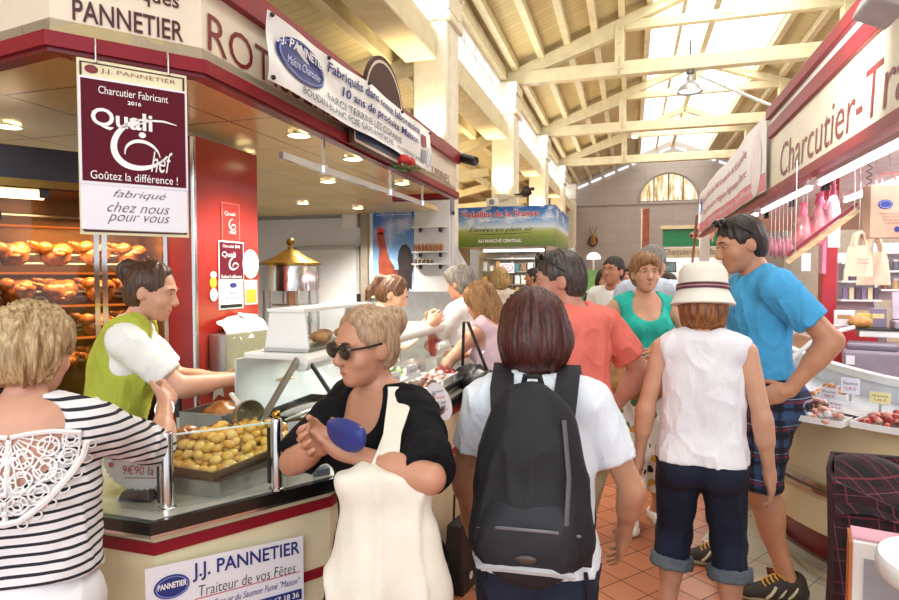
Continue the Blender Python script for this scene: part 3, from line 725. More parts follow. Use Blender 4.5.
# paper dispenser
p0, p1 = at(208, 330, X=RCX), at(257, 370, X=RCX); cy, cz = (p0.y + p1.y) / 2, (p0.z + p1.z) / 2; dw, dh = p1.y - p0.y, p0.z - p1.z
dp = empty('paper_dispenser', (RCX, cy, cz), 0, 'brushed steel wall box holding white wrapping paper on the red cabinet', 'dispenser')
B().box((.055, 0, -.01), (.11, dw, dh * .92), bev=.008).build('box', STEEL, dp)
for k, (yy, zz, ww, rr) in enumerate(((-.08, .02, .2, .1), (.09, .03, .2, -.08), (-.02, -.0, .16, .02))):
    o = B().grid(8, 6, lambda i, j: (.03 + .09 * max(0, i - .35) ** .5 * (1 if k < 2 else 1.1) + .01 * math.sin(j * 9 + k), yy + (j - .5) * ww, dh * .46 + zz + .05 * (1 - i) - .09 * max(0, i - .5) + rr * (j - .5) * .3), .002).build('wrapping_paper', PAPER, None, True)
    tag(o, ['folded white wrapping paper sticking up at the near end of the steel box', 'folded white wrapping paper at the far end of the steel box', 'white paper sheet hanging over the front of the steel box'][k], 'paper'); o.location = dp.location

# ================================================================== LEFT COUNTER
CA, CB_, CC = Vector((-1.176, 1.234, 0)), Vector((-.879, 1.696, 0)), Vector((-.865, 3.3, 0)); CL = Vector((-2.75, 1.24, 0))
CD, CE = Vector((-1.16, 3.76, 0)), Vector((-1.47, 3.76, 0))
CPTS = [CL, CA, CB_, CC, CD, CE]
IVC = M('counter_ivory', '#e6dab4', .35, var=.03, coat=.2)
cnt = empty('market_counter', (-1.1, 1.5, 0), 0, 'octagonal ivory market counter with maroon stripes and black-edged worktop beneath the canopy', 'counter')
band('front_panel', IVC, .1, .87, -.035, .03, cnt, CPTS)
band('plinth', M('plinth_grey', '#5b5450', .5), .0, .1, -.06, .03, cnt, CPTS)
band('upper_stripe', MAROON, .816, .848, -.028, .012, cnt, CPTS); band('lower_stripe', MAROON, .60, .63, -.028, .012, cnt, CPTS)
band('worktop_edge', M('edge_black', '#161514', .18, coat=.5), .882, .915, .0, .04, cnt, CPTS); band('chrome_line', CHROME, .871, .881, -.006, .03, cnt, CPTS)
TOPM = M('worktop_steel', '#d6d1c2', .22, .35, var=.05, scale=6)
in0, in1, in2, in3 = [Vector(v) for v in ((-2.75, 1.80, 0), (-1.70, 1.80, 0), (-1.62, 2.25, 0), (-1.47, 2.4, 0))]
under(B().poly([(p.x, p.y, .885) for p in (CL + Vector((0, .02, 0)), CA + Vector((-.01, .02, 0)), CB_ + Vector((-.02, .01, 0)), CC + Vector((-.02, 0, 0)), CD + Vector((-.015, -.02, 0)), CE + Vector((0, -.02, 0)), in3, in2, in1, in0)], .032, (0, 0, 1)).build('worktop', TOPM), cnt)
d_ab = (CB_ - CA).normalized(); n_ab = Vector((d_ab.y, -d_ab.x, 0))
# shop plate on the chamfer
pl = empty('shop_plate', tuple(CA + n_ab * -.012 + Vector((0, 0, .59))), 0, 'white shop plate with blue lettering fixed on the counter front', 'sign')
tilt = (d_ab + Vector((0, 0, -.085))).normalized(); upv = n_ab.cross(tilt) * -1
upv = Vector((0, 0, 1)); pf0 = lambda u, v: tilt * u + upv * v
PW, PH = .445, .205
B().poly([pf0(*p) for p in ((-.012, .0), (PW - .012, 0), (PW - .012, PH), (-.012, PH))], .004, n_ab).build('plate', PAPER, pl)
pf = lambda u, v: pf0(u, v) + n_ab * .006; pg = lambda u, v: pf0(u, v) + n_ab * .0085
disc_on('oval_badge', NAVY, pl, pf, .052, .145, .045, .032)
lettering('lettering', 'PANNETIER', WH, pl, pg, .016, .142, .073, .016, bold=.03); strokes('badge_ring', [arc(.052, .145, .04, .027, 0, 360, 30)], .0015, BLUE2, pl, pg)
lettering('lettering', 'J.J. PANNETIER', NAVY, pl, pf, .105, .142, .315, .052, bold=.015)
lettering('lettering', 'Traiteur de vos Fêtes', BLACK, pl, pf, .12, .099, .285, .03, shear=.1, bold=-.01)
strokes('rule', [[(.11, .094), (.42, .098)]], .0012, M('ink_red', '#c6373a', .5), pl, pf)
lettering('lettering', 'Spécialistes du Foie Gras et du Saumon Fumé "Maison"', NAVY, pl, pf, .01, .056, .41, .026, shear=.3)
quad_on('phone_strip', NAVY, pl, pf, -.008, .012, .425, .044); lettering('lettering', 'La Rochelle. Tél. Labo. 05 46 67 18 36', WH, pl, pg, .06, .02, .355, .018, bold=.02)

# ---- steel posts with glass screen
posts = [Vector((-1.203, 1.324, .917)), Vector((-1.003, 1.546, .917))]
PL = ['chrome glass-clamp post on the front corner of the counter', 'chrome glass-clamp post with a brass ball, on the chamfer end']
for i, p in enumerate(posts):
    u = empty('screen_post', tuple(p), math.atan2(d_ab.y, d_ab.x), PL[i], 'post', 'chrome screen posts')
    B().lathe([(.024, 0), (.024, .006), (.018, .008), (.018, .205), (.015, .212), (0, .213)], seg=24).build('post', CHROME, u, True)
    B().box((-.004, .022, .1), (.03, .012, .17), bev=.002).build('clamp_strip', M('clamp_dark', '#4c4a4c', .3, .7), u)
    if i: B().ball((0, 0, .225), (.026, .026, .026), sub=3).build('brass_ball', M('ball_brass', '#b8923c', .2, 1), u, True)
CG = glass('screen_glass', '#f8fcfa', .06, .03)
gp = [Vector((-2.7, 1.30, 0)), Vector((-1.222, 1.30, 0))], [posts[0] + d_ab * .012, posts[1] - d_ab * .012], [posts[1] + Vector((.012, .03, 0)), Vector((-.985, 1.98, 0))]
GLB = ['clear glass screen along the counter front beside the striped shopper', 'clear glass screen between the two chrome posts', 'clear glass screen from the brass-ball post towards the display case']
for i, (a, c) in enumerate(gp):
    d = (c - a); d.z = 0; L_ = d.length; dd = d.normalized(); nn = Vector((dd.y, -dd.x, 0))
    a = Vector((a.x, a.y, .9175)); o = B().poly([a, a + dd * L_, a + dd * L_ + Vector((0, 0, .20 - .07 * (i == 0))), a + Vector((0, 0, .20 - .07 * (i == 0)))], .005, nn).build('glass_screen', CG); tag(o, GLB[i], 'glass screen', 'glass screens on the counter')
    gh = .202 - .07 * (i == 0); B().bar(a + Vector((0, 0, gh)), a + dd * L_ + Vector((0, 0, gh)), .006, .004).build('polished_edge', M('glass_edge', '#cfe6dc', .1), o)
# price star behind the screen
ps = at(126, 468, d=1.62); bx = at(128, 489, Z=.92)
bx = Vector((-1.335, 1.36, .917))
u = empty('price_stand', tuple(bx), R(12), 'black base holding the scalloped 9,90 price star behind the glass', 'stand')
B().box((0, 0, .013), (.10, .05, .026), bev=.004, taper=(.8, .7)).build('base', BLACK, u)
star = empty('price_star', tuple(bx + Vector((0, .0, .027))), R(10), 'white scalloped price star handwritten in red behind the glass screen', 'price tag')
pts = []
for k in range(72):
    a = 2 * math.pi * k / 72; r_ = 1 + (.035 if k % 2 else -.03); pts.append((.105 * r_ * math.cos(a), .0, .083 + .083 * r_ * math.sin(a)))
B().poly(pts, .003, (0, 1, 0)).build('card', PAPER, star)
spf = plane_fn((0, 0, 0), (1, 0, 0), (0, 0, 1), .003); INKR = M('ink_red', '#c6373a', .5)
lettering('lettering', '9€90 la lb', INKR, star, spf, -.045, .045, .125, .026, bold=.0, shear=.1); lettering('lettering', 'Jambon', INKR, star, spf, -.02, .115, .09, .022, shear=.1); lettering('lettering', 'à la broche', INKR, star, spf, -.07, .082, .13, .02, shear=.1)
strokes('rule', [[(-.04, .034), (.08, .038)]], .0012, INKR, star, spf); disc_on('red_blot', INKR, star, spf, -.08, .07, .008, .008)
# tall price card by the second post + little black weight
p = Vector((-.985, 1.70, .917)); u = empty('price_card', tuple(p + Vector((0, 0, .0))), R(52), 'narrow white price card with red writing leaning behind the glass', 'price tag')
B().poly([(-.06, 0, 0), (.06, 0, 0), (.06, .02, .17), (-.06, .02, .17)], .003, (0, 1, -.1)).build('card', PAPER, u)
cf = lambda a, b_: Vector((a, -.003 + b_ * .1175, b_))
lettering('lettering', 'Patates', INKR, u, cf, -.045, .12, .09, .03); lettering('lettering', '6€ le kg', INKR, u, cf, -.045, .07, .09, .025); lettering('lettering', 'Maison', INKR, u, cf, -.045, .025, .07, .022)
u = empty('card_clip', tuple(p + Vector((.02, .02, 0))), R(52), 'small grey clip block at the foot of the narrow price card', 'clip')
B().box((0, -.03, .011), (.05, .03, .022), bev=.003).build('block', M('clip_grey', '#5c666a', .3), u)

# ---- potatoes
blk = empty('hot_plate', (-1.27, 1.66, .917), R(0), 'flat stainless block warming the potato tray', 'hot plate')
hb = B(); hb.poly([(-1.45, 1.43, .918), (-1.115, 1.43, .918), (-1.03, 1.72, .918), (-1.07, 1.915, .918), (-1.45, 1.915, .918)], .045, (0, 0, 1)); under(hb.build('plate', STEEL), blk)
TZ = .966
tray = empty('baking_tray', (-1.285, 1.68, TZ), R(0), 'dark-rimmed steel baking tray heaped with roast potatoes', 'tray')
TW, TD = .31, .48; tc = Vector((-1.27, 1.69, 0)); TR = R(-6)
def tp(x, y, z=0): return tc + Matrix.Rotation(TR, 3, 'Z') @ Vector((x, y, 0)) + Vector((0, 0, z))
b = B()
prof = [(-.5, .5), (.5, .5), (.5, -.5), (-.5, -.5)]
bm = b.bm; v0 = [bm.verts.new(tp(x * TW, y * TD, TZ)) for x, y in prof]; v1 = [bm.verts.new(tp(x * (TW + .05), y * (TD + .05), TZ + .035)) for x, y in prof]; v2 = [bm.verts.new(tp(x * (TW + .065), y * (TD + .065), TZ + .035)) for x, y in prof]; v3 = [bm.verts.new(tp(x * (TW + .01), y * (TD + .01), TZ - .002)) for x, y in prof]
bm.faces.new(v0); bm.faces.new(v3[::-1])
for A_, B__ in ((v0, v1), (v1, v2), (v2, v3)):
    for k in range(4): bm.faces.new((A_[k], A_[(k + 1) % 4], B__[(k + 1) % 4], B__[k]))
under(b.build('pan', M('tray_metal', '#8a6f45', .35, .7, var=.15)), tray)
t = new('potato_skin'); n = t.noise(t.coord(), 30, 4); oi = t.n('ShaderNodeObjectInfo'); cc = t.ramp(oi.outputs['Random'], [(0, lin('#dba03a')), (.5, lin('#edc258')), (1, lin('#f6d77e'))])
t.l(t.mix(cc, lin('#b5762e'), t.math('MULTIPLY', n.outputs[0], .3)), t.b.inputs['Base Color']); t.b.inputs['Roughness'].default_value = .28; t.b.inputs['Coat Weight'].default_value = .3; t.b.inputs['Subsurface Weight'].default_value = .1; t.b.inputs['Subsurface Scale'].default_value = .01
pot = []
for k in range(3):
    me_o = B().ball((0, 0, 0), (.043, .034, .031), noise=.05, seed=k + 3).build('potato', MATS['potato_skin'], None, True, 80); pot.append(me_o)
rr = random.Random(5); cnt_p = 0; placed = []
for layer in range(4):
    zz = TZ + .018 + layer * .021; nx, ny = (9, 13) if layer == 0 else (8 - layer, 12 - layer * 2)
    for i in range(nx):
        for j in range(ny):
            x = ((i + .5 + .25 * (j % 2)) / nx - .5) * (TW - layer * .055) + rr.uniform(-.006, .006); y = ((j + .5) / ny - .5) * (TD - layer * .07) + rr.uniform(-.006, .006)
            if x < -.02 and y > .02 and layer > 0: continue
            if layer == 0 and -.10 < x < .09 and -.17 < y < .14: continue          # hidden inside the heap
            if x < -.055 and y < -.02: continue
            p = tp(x, y, zz + rr.uniform(-.003, .003)); rot = (rr.uniform(-.5, .5), rr.uniform(-.5, .5), rr.uniform(0, 3.1)); s_ = rr.uniform(.85, 1.1)
            if cnt_p < 3: o = pot[cnt_p]; o.location = p; o.rotation_euler = rot; o.scale = (s_,) * 3
            else: o = copy_tree(pot[cnt_p % 3], loc=p, rot=rot, scale=(s_,) * 3)
            tag(o, 'small golden roast potato heaped in the baking tray on the counter', 'potato', 'roast potatoes in the baking tray'); cnt_p += 1
# meat pieces beside the potatoes
MEATD = M('roast_dark', '#6d3322', .35, var=.3, scale=25, coat=.4, bump=.4, bscale=30)
for k, (x, y, z, s_) in enumerate([(-.1, .06, .05, 1), (-.06, .13, .055, 1.0), (-.12, .19, .05, .9), (-.02, .19, .05, .8)]):
    o = B().ball((0, 0, 0), (.10 * s_, .075 * s_, .06 * s_), noise=.14, seed=k, sub=3).build('roast_meat', MEATD, None, True, 80); o.location = tp(x, y, TZ + z); o.rotation_euler = (0, 0, k * 1.1)
    tag(o, ['dark roast meat piece nearest the chrome posts in the potato tray', 'dark roast meat piece right behind the scoop', 'dark roast meat piece in the back corner of the potato tray', 'small dark roast meat piece at the back of the tray beyond the scoop'][k], 'meat', 'roast meat in the tray')
for k, (x, y) in enumerate([(-.11, -.15), (-.10, -.08)]):
    o = copy_tree(proto, loc=tp(x, y, TZ + .055), rot=(.4, 0, R(70 + 60 * k)), scale=(.55, .55, .55), label=['roast chicken quarter at the front left edge of the potato tray', 'roast chicken quarter lying between potatoes and dark roast meat'][k], group='chicken pieces in the tray'); o.name = 'chicken_quarter' + ('.001' if k else '')
sc_ = empty('serving_scoop', tuple(tp(.0, .07, TZ + .085)), R(-30), 'steel serving scoop with a white handle stuck in the potatoes', 'scoop')
B().lathe([(.038, .0), (.05, .045), (.052, .075), (.049, .075), (.047, .045), (.035, .006), (0, .005)], rot=Matrix.Rotation(R(75), 3, 'Y'), c=(-.03, 0, .012), seg=24).build('bowl', M('scoop_steel', '#a39d80', .3, .7), sc_, True)
B().tube([(-.03, 0, .03), (-.09, .01, .055), (-.16, .02, .07)], .009, 10).build('handle', M('handle_white', '#e9e6df', .4), sc_, True)
pan = empty('roasting_pan', (-1.53, 1.98, .958), R(-4), 'deep grey roasting pan behind the potato tray', 'pan')
B().box((0, 0, .0), (.20, .22, .012)).build('base', STEEL, pan)
for nm, c, d in (('side', (-.10, 0, .04), (.008, .22, .08)), ('side', (.10, 0, .04), (.008, .22, .08)), ('side', (0, .11, .04), (.2, .008, .08)), ('side', (0, -.11, .04), (.2, .008, .08))): B().box(c, d).build(nm, M('pan_grey', '#8d8f8c', .35, .7), pan)
o = B().ball((0, 0, 0), (.17, .12, .10), noise=.1, sub=3).build('pork_roast', ROAST, None, True, 80); o.location = (-1.52, 1.975, 1.012); tag(o, 'browned pork roast sitting in the deep grey pan', 'meat')
hb = empty('pan_stand', (-1.53, 1.98, .918), 0, 'low steel stand beneath the deep grey roasting pan', 'stand'); B().box((0, 0, .017), (.2, .22, .034)).build('stand', STEEL, hb)
kn = empty('carving_fork', (-1.665, 1.90, .918), 0, 'upright black-handled carving tool in a slot by the red cabinet', 'utensil')
B().box((0, 0, .16), (.026, .018, .14), bev=.006).build('handle', BLACK, kn); B().box((0, 0, .045), (.016, .004, .09)).build('blade', STEEL, kn)
# paper stars on the counter rear
STW = M('star_white', '#f7f3ee', .5)
for i, (px, py, s_) in enumerate([(218, 388, .075), (249, 372, .04), (205, 376, .03)]):
    p = at(px, py, X=-1.98) if i < 2 else at(px, py, X=-2.0)
    pts = [(0, math.cos(math.pi / 5 * k) and s_ * (1 if k % 2 == 0 else .5) * math.sin(math.pi / 5 * k), s_ * (1 if k % 2 == 0 else .5) * math.cos(math.pi / 5 * k)) for k in range(10)]
    o = B().poly(pts, .004, (1, 0, 0)).build('paper_star', STW); o.location = (-2.09, p.y * 2.09 / 1.98, p.z + (1.55 - p.z) * -.05); tag(o, ['large white paper star on the foot of the red cabinet', 'small white paper star below the paper dispenser', 'tiny white paper star near the chrome corner strip'][i], 'paper star', 'paper stars')

# ================================================================== DISPLAY CASE ON THE COUNTER
case = empty('display_case', (-1.2, 3.2, .917), 0, 'long glass-fronted charcuterie display case with white shelf on the ivory counter', 'display case')
Y0, Y1 = 1.93, 3.34
WHITEM = M('white_enamel', '#f1f0ea', .3, var=.02, coat=.3)
def cpart(name, m, b): return under(b.build(name, m), case)
cpart('deck', M('deck_steel', '#9fa4a0', .3, .6), B().box((-1.17, (Y0 + Y1) / 2, .95), (.5, Y1 - Y0, .05)))
cpart('shelf', WHITEM, B().box((-1.27, (Y0 + 3.62) / 2, 1.255), (.24, 3.62 - Y0, .022), bev=.004)); cpart('shelf_front', WHITEM, B().tube([(-1.15, Y0, 1.235), (-1.15, 3.62, 1.235)], .032, 16))
cpart('back_wall', M('case_back', '#c9ccc6', .4), B().box((-1.425, (Y0 + 3.62) / 2, 1.09), (.012, 3.62 - Y0, .30)))
cpart('lower_rail', CHROME, B().box((-.92, (Y0 + Y1) / 2, .965), (.03, Y1 - Y0, .035), bev=.004))
FG = glass('case_glass', '#fbfdfc', .06, .02)
cpart('front_glass', FG, B().grid(1, 8, lambda i, j: (-.925 - .20 * j ** 1.6, Y0 + i * (Y1 - Y0), .98 + .25 * math.sin(j * math.pi / 2)), .004))
cpart('end_glass', FG, B().poly([(-1.42, Y0, .98), (-.93, Y0, .98), (-1.0, Y0, 1.12), (-1.14, Y0, 1.24), (-1.42, Y0, 1.24)], .004, (0, -1, 0)))
cpart('end_strut', STEEL, B().bar((-1.16, 1.93, 1.25), (-1.24, 1.70, .95), .014, .02)); cpart('end_strut', BLACK, B().bar((-1.13, 1.96, 1.24), (-.95, 1.96, 1.0), .012, .012))
cpart('ticket_rail', WHITEM, B().box((-1.08, 2.45, 1.035), (.02, 1.0, .02)))
cpart('fill_tube', emis('case_fill_tube', '#f4fbff', 5), B().tube([(-1.16, Y0 + .1, 1.215), (-1.16, Y1 - .1, 1.215)], .009, 8))  # glowing tube added under the shelf to brighten the display
area('case_fill', (-1.17, 2.65, 1.20), (0, 0, 0), .08, 1.3, 7, (.96, 1, 1))  # fill light that goes with the added tube
# small heated cabinet on the shelf
hc = empty('pastry_cabinet', (-1.24, 2.3, 1.268), 0, 'little white heated pastry cabinet with glass side on the display shelf', 'cabinet')
b = B(); 
def trap(y, th): 
    q = B(); q.poly([(-.10, y, 0), (.09, y, 0), (.075, y, .15), (-.075, y, .15)], th, (0, 1, 0)); return q
trap(-.31, .012).build('end_panel', WHITEM, hc); trap(.33, .012).build('end_panel', WHITEM, hc)
B().box((0, .01, .156), (.16, .66, .012)).build('top', WHITEM, hc); B().box((0, .01, .006), (.19, .66, .012)).build('base', STEEL, hc); B().poly([(.088, -.30, .01), (.088, .33, .01), (.075, .33, .15), (.075, -.30, .15)], .003, (1, 0, 0)).build('side_glass', FG, hc)
PAST = M('pastry_crust', '#d9a566', .5, var=.2, scale=20)
for k in range(5):
    o = B().ball((0, 0, 0), (.075, .07, .05), noise=.06, sub=2, seed=k).build('pastry', PAST, None, True, 80); o.location = (-1.24 + (k % 2) * .03, 2.08 + k * .1, 1.306); tag(o, f'golden pastry in the heated cabinet, {["nearest its white end panel", "second from its white end panel", "at its middle", "fourth from its white end panel", "at its far end"][k]}', 'pastry', 'pastries in the heated cabinet')
o = B().grid(4, 4, lambda i, j: (-1.24 + (i - .5) * .14, 2.42 + (j - .5) * .14, 1.434 + .02 * math.sin(i * 5) * j), .002).build('paper_sheet', PAPER); tag(o, 'white paper sheet lying on top of the heated pastry cabinet', 'paper')
# food laid out: trays of salads, terrines, sausages
def heap(name, label, cat, c, sx, sy, h, m, n=26, size=.03, seed=0, group=None, m2=None):
    rr = random.Random(seed); u = empty(name, c, 0, label, cat, group)
    b = B(); b2 = B()
    for k in range(n):
        x, y = rr.uniform(-.5, .5), rr.uniform(-.5, .5); z = h * (1 - (2 * max(abs(x), abs(y))) ** 2) * rr.uniform(.4, 1)
        (b2 if m2 and k % 3 == 0 else b).ball((x * sx * .86, y * sy * .86, .012 + z), (size * rr.uniform(.8, 1.5), size * rr.uniform(.8, 1.3), size * rr.uniform(.6, 1)), rot=Matrix.Rotation(rr.uniform(0, 3), 3, 'Z'), sub=1, noise=.1, seed=k)
    f = b.build('food', m, u, True, 80); f['kind'] = 'stuff'
    if m2: f2 = b2.build('food', m2, u, True, 80); f2['kind'] = 'stuff'
    else: b2.bm.free()
    q = B(); q.box((0, 0, .004), (sx, sy, .008))
    for sg in (-1, 1): q.box((sg * sx / 2, 0, .014), (.006, sy, .028)); q.box((0, sg * sy / 2, .014), (sx, .006, .028))
    q.build('dish', WHITEM, u)
    return u
FC = {k: M('food_' + k, c, r, var=.22, scale=30, coat=.25) for k, c, r in (('green', '#7d9a3c', .4), ('pale', '#e4d7ae', .4), ('pink', '#d99a86', .35), ('red', '#a8352a', .3), ('brown', '#7e4a2a', .4), ('orange', '#d98a3d', .35), ('white', '#efe9dc', .35), ('dark', '#3f2a22', .35), ('yellow', '#e2c24c', .4))}
DZ = .9755
specs = [('salad_dish', 'dish of green bean salad at the near end of the display', 'salad', -1.02, 2.06, .15, .16, 'green', 'pale'), ('salad_dish', 'dish of pale grated celeriac next to the green bean salad', 'salad', -1.02, 2.25, .15, .16, 'pale', None), ('terrine_dish', 'dish of orange-crusted terrine below the narrow price card', 'terrine', -1.02, 2.44, .15, .16, 'orange', 'brown'),
 ('salad_dish', 'dish of red tomato salad midway along the display front row', 'salad', -1.02, 2.66, .15, .18, 'red', 'yellow'), ('terrine_dish', 'dish of brown pâté slices beside the oval price sign', 'terrine', -1.02, 2.88, .15, .18, 'brown', None), ('salad_dish', 'dish of pink ham salad beyond the oval price sign', 'salad', -1.02, 3.12, .15, .18, 'pink', 'white'),
 ('salad_dish', 'open dish of yellow potato salad on the far corner of the counter', 'salad', -1.14, 3.56, .16, .2, 'yellow', 'green'), ('meat_dish', 'dish of red cured meat at the far end of the display', 'meat', -1.02, 3.29, .15, .12, 'red', None),
 ('salad_dish', 'back-row dish of white dressed salad near the black pan', 'salad', -1.28, 2.72, .2, .2, 'white', 'pink'), ('meat_dish', 'back-row dish of brown sausage pieces under the white shelf', 'meat', -1.28, 2.96, .2, .2, 'brown', 'orange'), ('salad_dish', 'back-row dish of green salad before the ponytailed server', 'salad', -1.28, 3.2, .2, .22, 'green', 'white')]
for k, (nm, lb, ct, x, y, sx, sy, a, c) in enumerate(specs): heap(nm, lb, ct, (x, y, DZ if y < 3.4 else .9175), sx, sy, .045, FC[a], 34, .034, k, 'dishes in the display case', FC[c] if c else None)
# white boudin sausages piled on the glass shelf's far half
for k in range(9):
    o = B().tube([(-.09, 0, 0), (-.05, .006, .012), (.0, .0, .018), (.05, -.006, .012), (.09, 0, 0)], [.012, .025, .028, .025, .012], 12).build('white_sausage', M('boudin_white', '#ece4dc', .35, var=.08, coat=.3), None, True, 80)
    o.location = (-1.26 + (k % 3) * .02, 3.28 + (k % 5) * .085 + (k // 5) * .04, DZ + .045 + (k // 5) * .05) if k < 9 else None; o.rotation_euler = (0, -.1, .04 * (k % 3)); o.scale = (.8, .9, .9)
    o.location.x = -1.34 + (k // 5) * .015; o.location.z = .945 + (k // 5) * .045; o.location.y = 3.40 + (k % 5) * .056 + (k // 5) * .03
    tag(o, 'plump white sausage in the pile at the far end of the display case', 'sausage', 'white sausages in the display')
bp_ = empty('black_pan', (-1.28, 2.2, DZ), 0, 'shallow black serving pan with glass-like sheen in the display case', 'pan')
q = B(); q.box((0, 0, .005), (.2, .42, .01))
for sg in (-1, 1): q.box((sg * .1, 0, .022), (.006, .42, .045)); q.box((0, sg * .21, .022), (.2, .006, .045))
q.build('pan', M('pan_black', '#2c2c2b', .2, .3), bp_); f = B().ball((0, 0, .02), (.17, .36, .04), sub=3, noise=.05).build('food', M('jelly_dark', '#4b443a', .2, coat=.5), bp_, True); 
for i, (x, y, z, w, h, lb) in enumerate([(-1.06, 2.16, 1.047, .1, .06, 'pale green price card on the ticket rail by the near strut'), (-1.06, 2.36, 1.047, .09, .06, 'white price card on the ticket rail above the terrine'), (-1.06, 2.62, 1.047, .08, .055, 'white price card on the ticket rail above the tomato salad'), (-1.06, 2.85, 1.047, .08, .055, 'white price card on the far end of the ticket rail')]):
    u = empty('price_card', (x, y, z), R(65), lb, 'price tag', 'small price cards in the left display')
    B().box((0, 0, h / 2), (w, .003, h)).build('card', PAPER if i else M('card_green', '#dfe8d6', .5), u); lettering('lettering', ['4,20 €', '16,50 €', '3,90 €', '12,80 €'][i], M('ink_green', '#3b5b4c', .5), u, plane_fn((0, -.002, 0), (1, 0, 0), (0, 0, 1), .001), -w * .35, h * .3, w * .7, h * .35)
u = empty('oval_price_sign', tuple(at(432, 401, X=-.93) + Vector((.04, 0, 0))), 0, 'oval white price sign with handwriting fixed to the display glass', 'price tag')
of = plane_fn((0, 0, 0), (.45, .9, 0), (-.25, 0, 1), .0); o = disc_on('card', PAPER, u, of, 0, 0, .075, .10, rot=.35)
of2 = plane_fn((0, 0, 0), (.45, .9, 0), (-.25, 0, 1), .002)
for k, s_ in enumerate(('Jambon', 'cru de pays', '18,90', 'le kilo')): lettering('lettering', s_, NAVY if k % 2 == 0 else INKR, u, of2, -.045, .04 - k * .03, .085, .018, shear=.3)

# ================================================================== BACK OF THE STALL
WALLG = M('stall_wall', '#dcdce0', .5, var=.03, scale=2)
YW = 6.58
struct(B().box((-2.9, 4.1, .004), (3.9, 5.0, .008)).build('floor_bounce', tiles('bounce_floor_tiles', '#efe9dc', '#e6dfd0', '#b8b0a0', .2, 0, .02, .3)))  # unseen pale floor added to bounce light up to the canopy soffit
struct(B().box((-3.45, YW + .05, 1.15), (3.0, .1, 2.3)).build('wall_stall', WALLG)); struct(B().box((-4.9, 4.6, 1.15), (.1, 4.0, 2.3)).build('wall_stall', WALLG))
struct(B().box((-3.45, YW + .04, 2.36), (3.0, .12, .2)).build('trim_2', M('grey_band', '#8f8d8c', .6)))
q = B(); q.tube([(-4.9, YW - .06, 2.4), (-3.1, YW - .06, 2.4)], .02, 8); q.tube([(-4.9, YW - .06, 2.3), (-3.1, YW - .06, 2.3)], .014, 8); struct(q.build('trim_3', M('pipe_grey', '#77716b', .4, .4)))
dr = struct(B().box((-3.53, YW - .012, .94), (.80, .025, 1.88)).build('door_1', M('door_grey', '#d9d8da', .45, var=.02)))
q = B()
for x in (-3.95, -3.11): q.box((x, YW - .02, .95), (.04, .045, 1.92))
q.box((-3.53, YW - .02, 1.90), (.88, .045, .04)); q.build('door_frame', M('door_frame', '#a9a7a6', .5), dr)
B().box((-3.09, YW - .04, 1.25), (.05, .06, .2), bev=.01).build('door_handle', BLACK, dr)
struct(B().box((-3.0, YW - .05, 1.2), (.09, .1, 2.4)).build('trim_4', M('post_brown', '#8d8478', .5)))
eb = empty('fuse_box', tuple(at(351, 221, Y=YW - .06)), 0, 'small pale fuse box high on the grey wall beside the post', 'box')
B().box((0, 0, 0), (.2, .1, .17), bev=.01).build('housing', M('box_pale', '#e3e0dc', .5), eb); B().box((0, -.052, 0), (.17, .006, .14), bev=.003).build('cover', M('box_pale2', '#ebe8e4', .5), eb)
# rooster poster
po = empty('rooster_poster', (-2.915, YW - .035, 1.30), 0, 'tall blue-sky poster of a red rooster on the wall beside the pier', 'poster')
t = new('poster_sky'); v = t.coord(); x = t.xyz(v); n = t.noise(v, 3, 5)
c = t.ramp(x[2], [(0, lin('#7c9a4a')), (.1, lin('#a9c4de')), (.35, lin('#8fbbe6')), (.9, lin('#1f5fb8'))]); t.l(t.mix(c, lin('#ffffff'), t.ramp(n.outputs[0], [(.5, (0, 0, 0, 1)), (.75, (.7, .7, .7, 1))])), t.b.inputs['Base Color']); t.b.inputs['Roughness'].default_value = .35
PWd, PHt = .52, 1.09
B().box((PWd / 2, 0, PHt / 2), (PWd, .012, PHt)).build('sheet', MATS['poster_sky'], po)
B().box((-.02, 0, PHt / 2), (.045, .016, PHt)).build('border', WHITEM, po)
pfn = plane_fn((0, -.008, 0), (1, 0, 0), (0, 0, 1), 0); pfn2 = plane_fn((0, -.010, 0), (1, 0, 0), (0, 0, 1), 0)
def blob(name, m, pts, f=pfn):
    me = bpy.data.meshes.new(name); me.from_pydata([tuple(f(*p)) for p in pts], [], [list(range(len(pts)))]); return link(name, me, m, po)
RB = M('rooster_rust', '#93402a', .5, var=.2, scale=12); RD = M('rooster_dark', '#2a1d22', .5, var=.3, scale=10)
blob('rooster_body', M('rooster_wine', '#6b2226', .5, var=.3, scale=12), [(.10, .0), (.40, .0), (.44, .2), (.36, .33), (.24, .34), (.12, .38), (.08, .2)])
blob('rooster_neck', RB, [(.08, .26), (.16, .22), (.25, .28), (.28, .36), (.22, .45), (.19, .54), (.165, .64), (.155, .72), (.13, .77), (.085, .78), (.06, .75), (.035, .735), (.06, .72), (.07, .66), (.085, .56), (.075, .44)], pfn2)
blob('rooster_tail', RD, [(.30, .18), (.36, .08), (.43, .02), (.46, .12), (.49, .10), (.495, .28), (.515, .36), (.50, .50), (.47, .58), (.42, .63), (.37, .62), (.33, .55), (.315, .45), (.33, .36)], pfn2)
blob('rooster_comb', M('rooster_red', '#cf2f2a', .5), [(.06, .75), (.14, .75), (.15, .80), (.12, .83), (.10, .81), (.09, .85), (.07, .82), (.06, .84)], pfn2); blob('rooster_wattle', M('rooster_red'), [(.06, .70), (.085, .70), (.085, .63), (.07, .61)], plane_fn((0, -.012, 0), (1, 0, 0), (0, 0, 1), 0))
lettering('lettering', 'Volailles Le Gallic Sarl', WH, po, pfn, .05, .99, .44, .04, shear=.1); strokes('rule', [[(.05, .975), (.49, .975)]], .003, WH, po, pfn); lettering('lettering', 'élevées en plein air', NAVY, po, pfn, .12, .92, .3, .022)
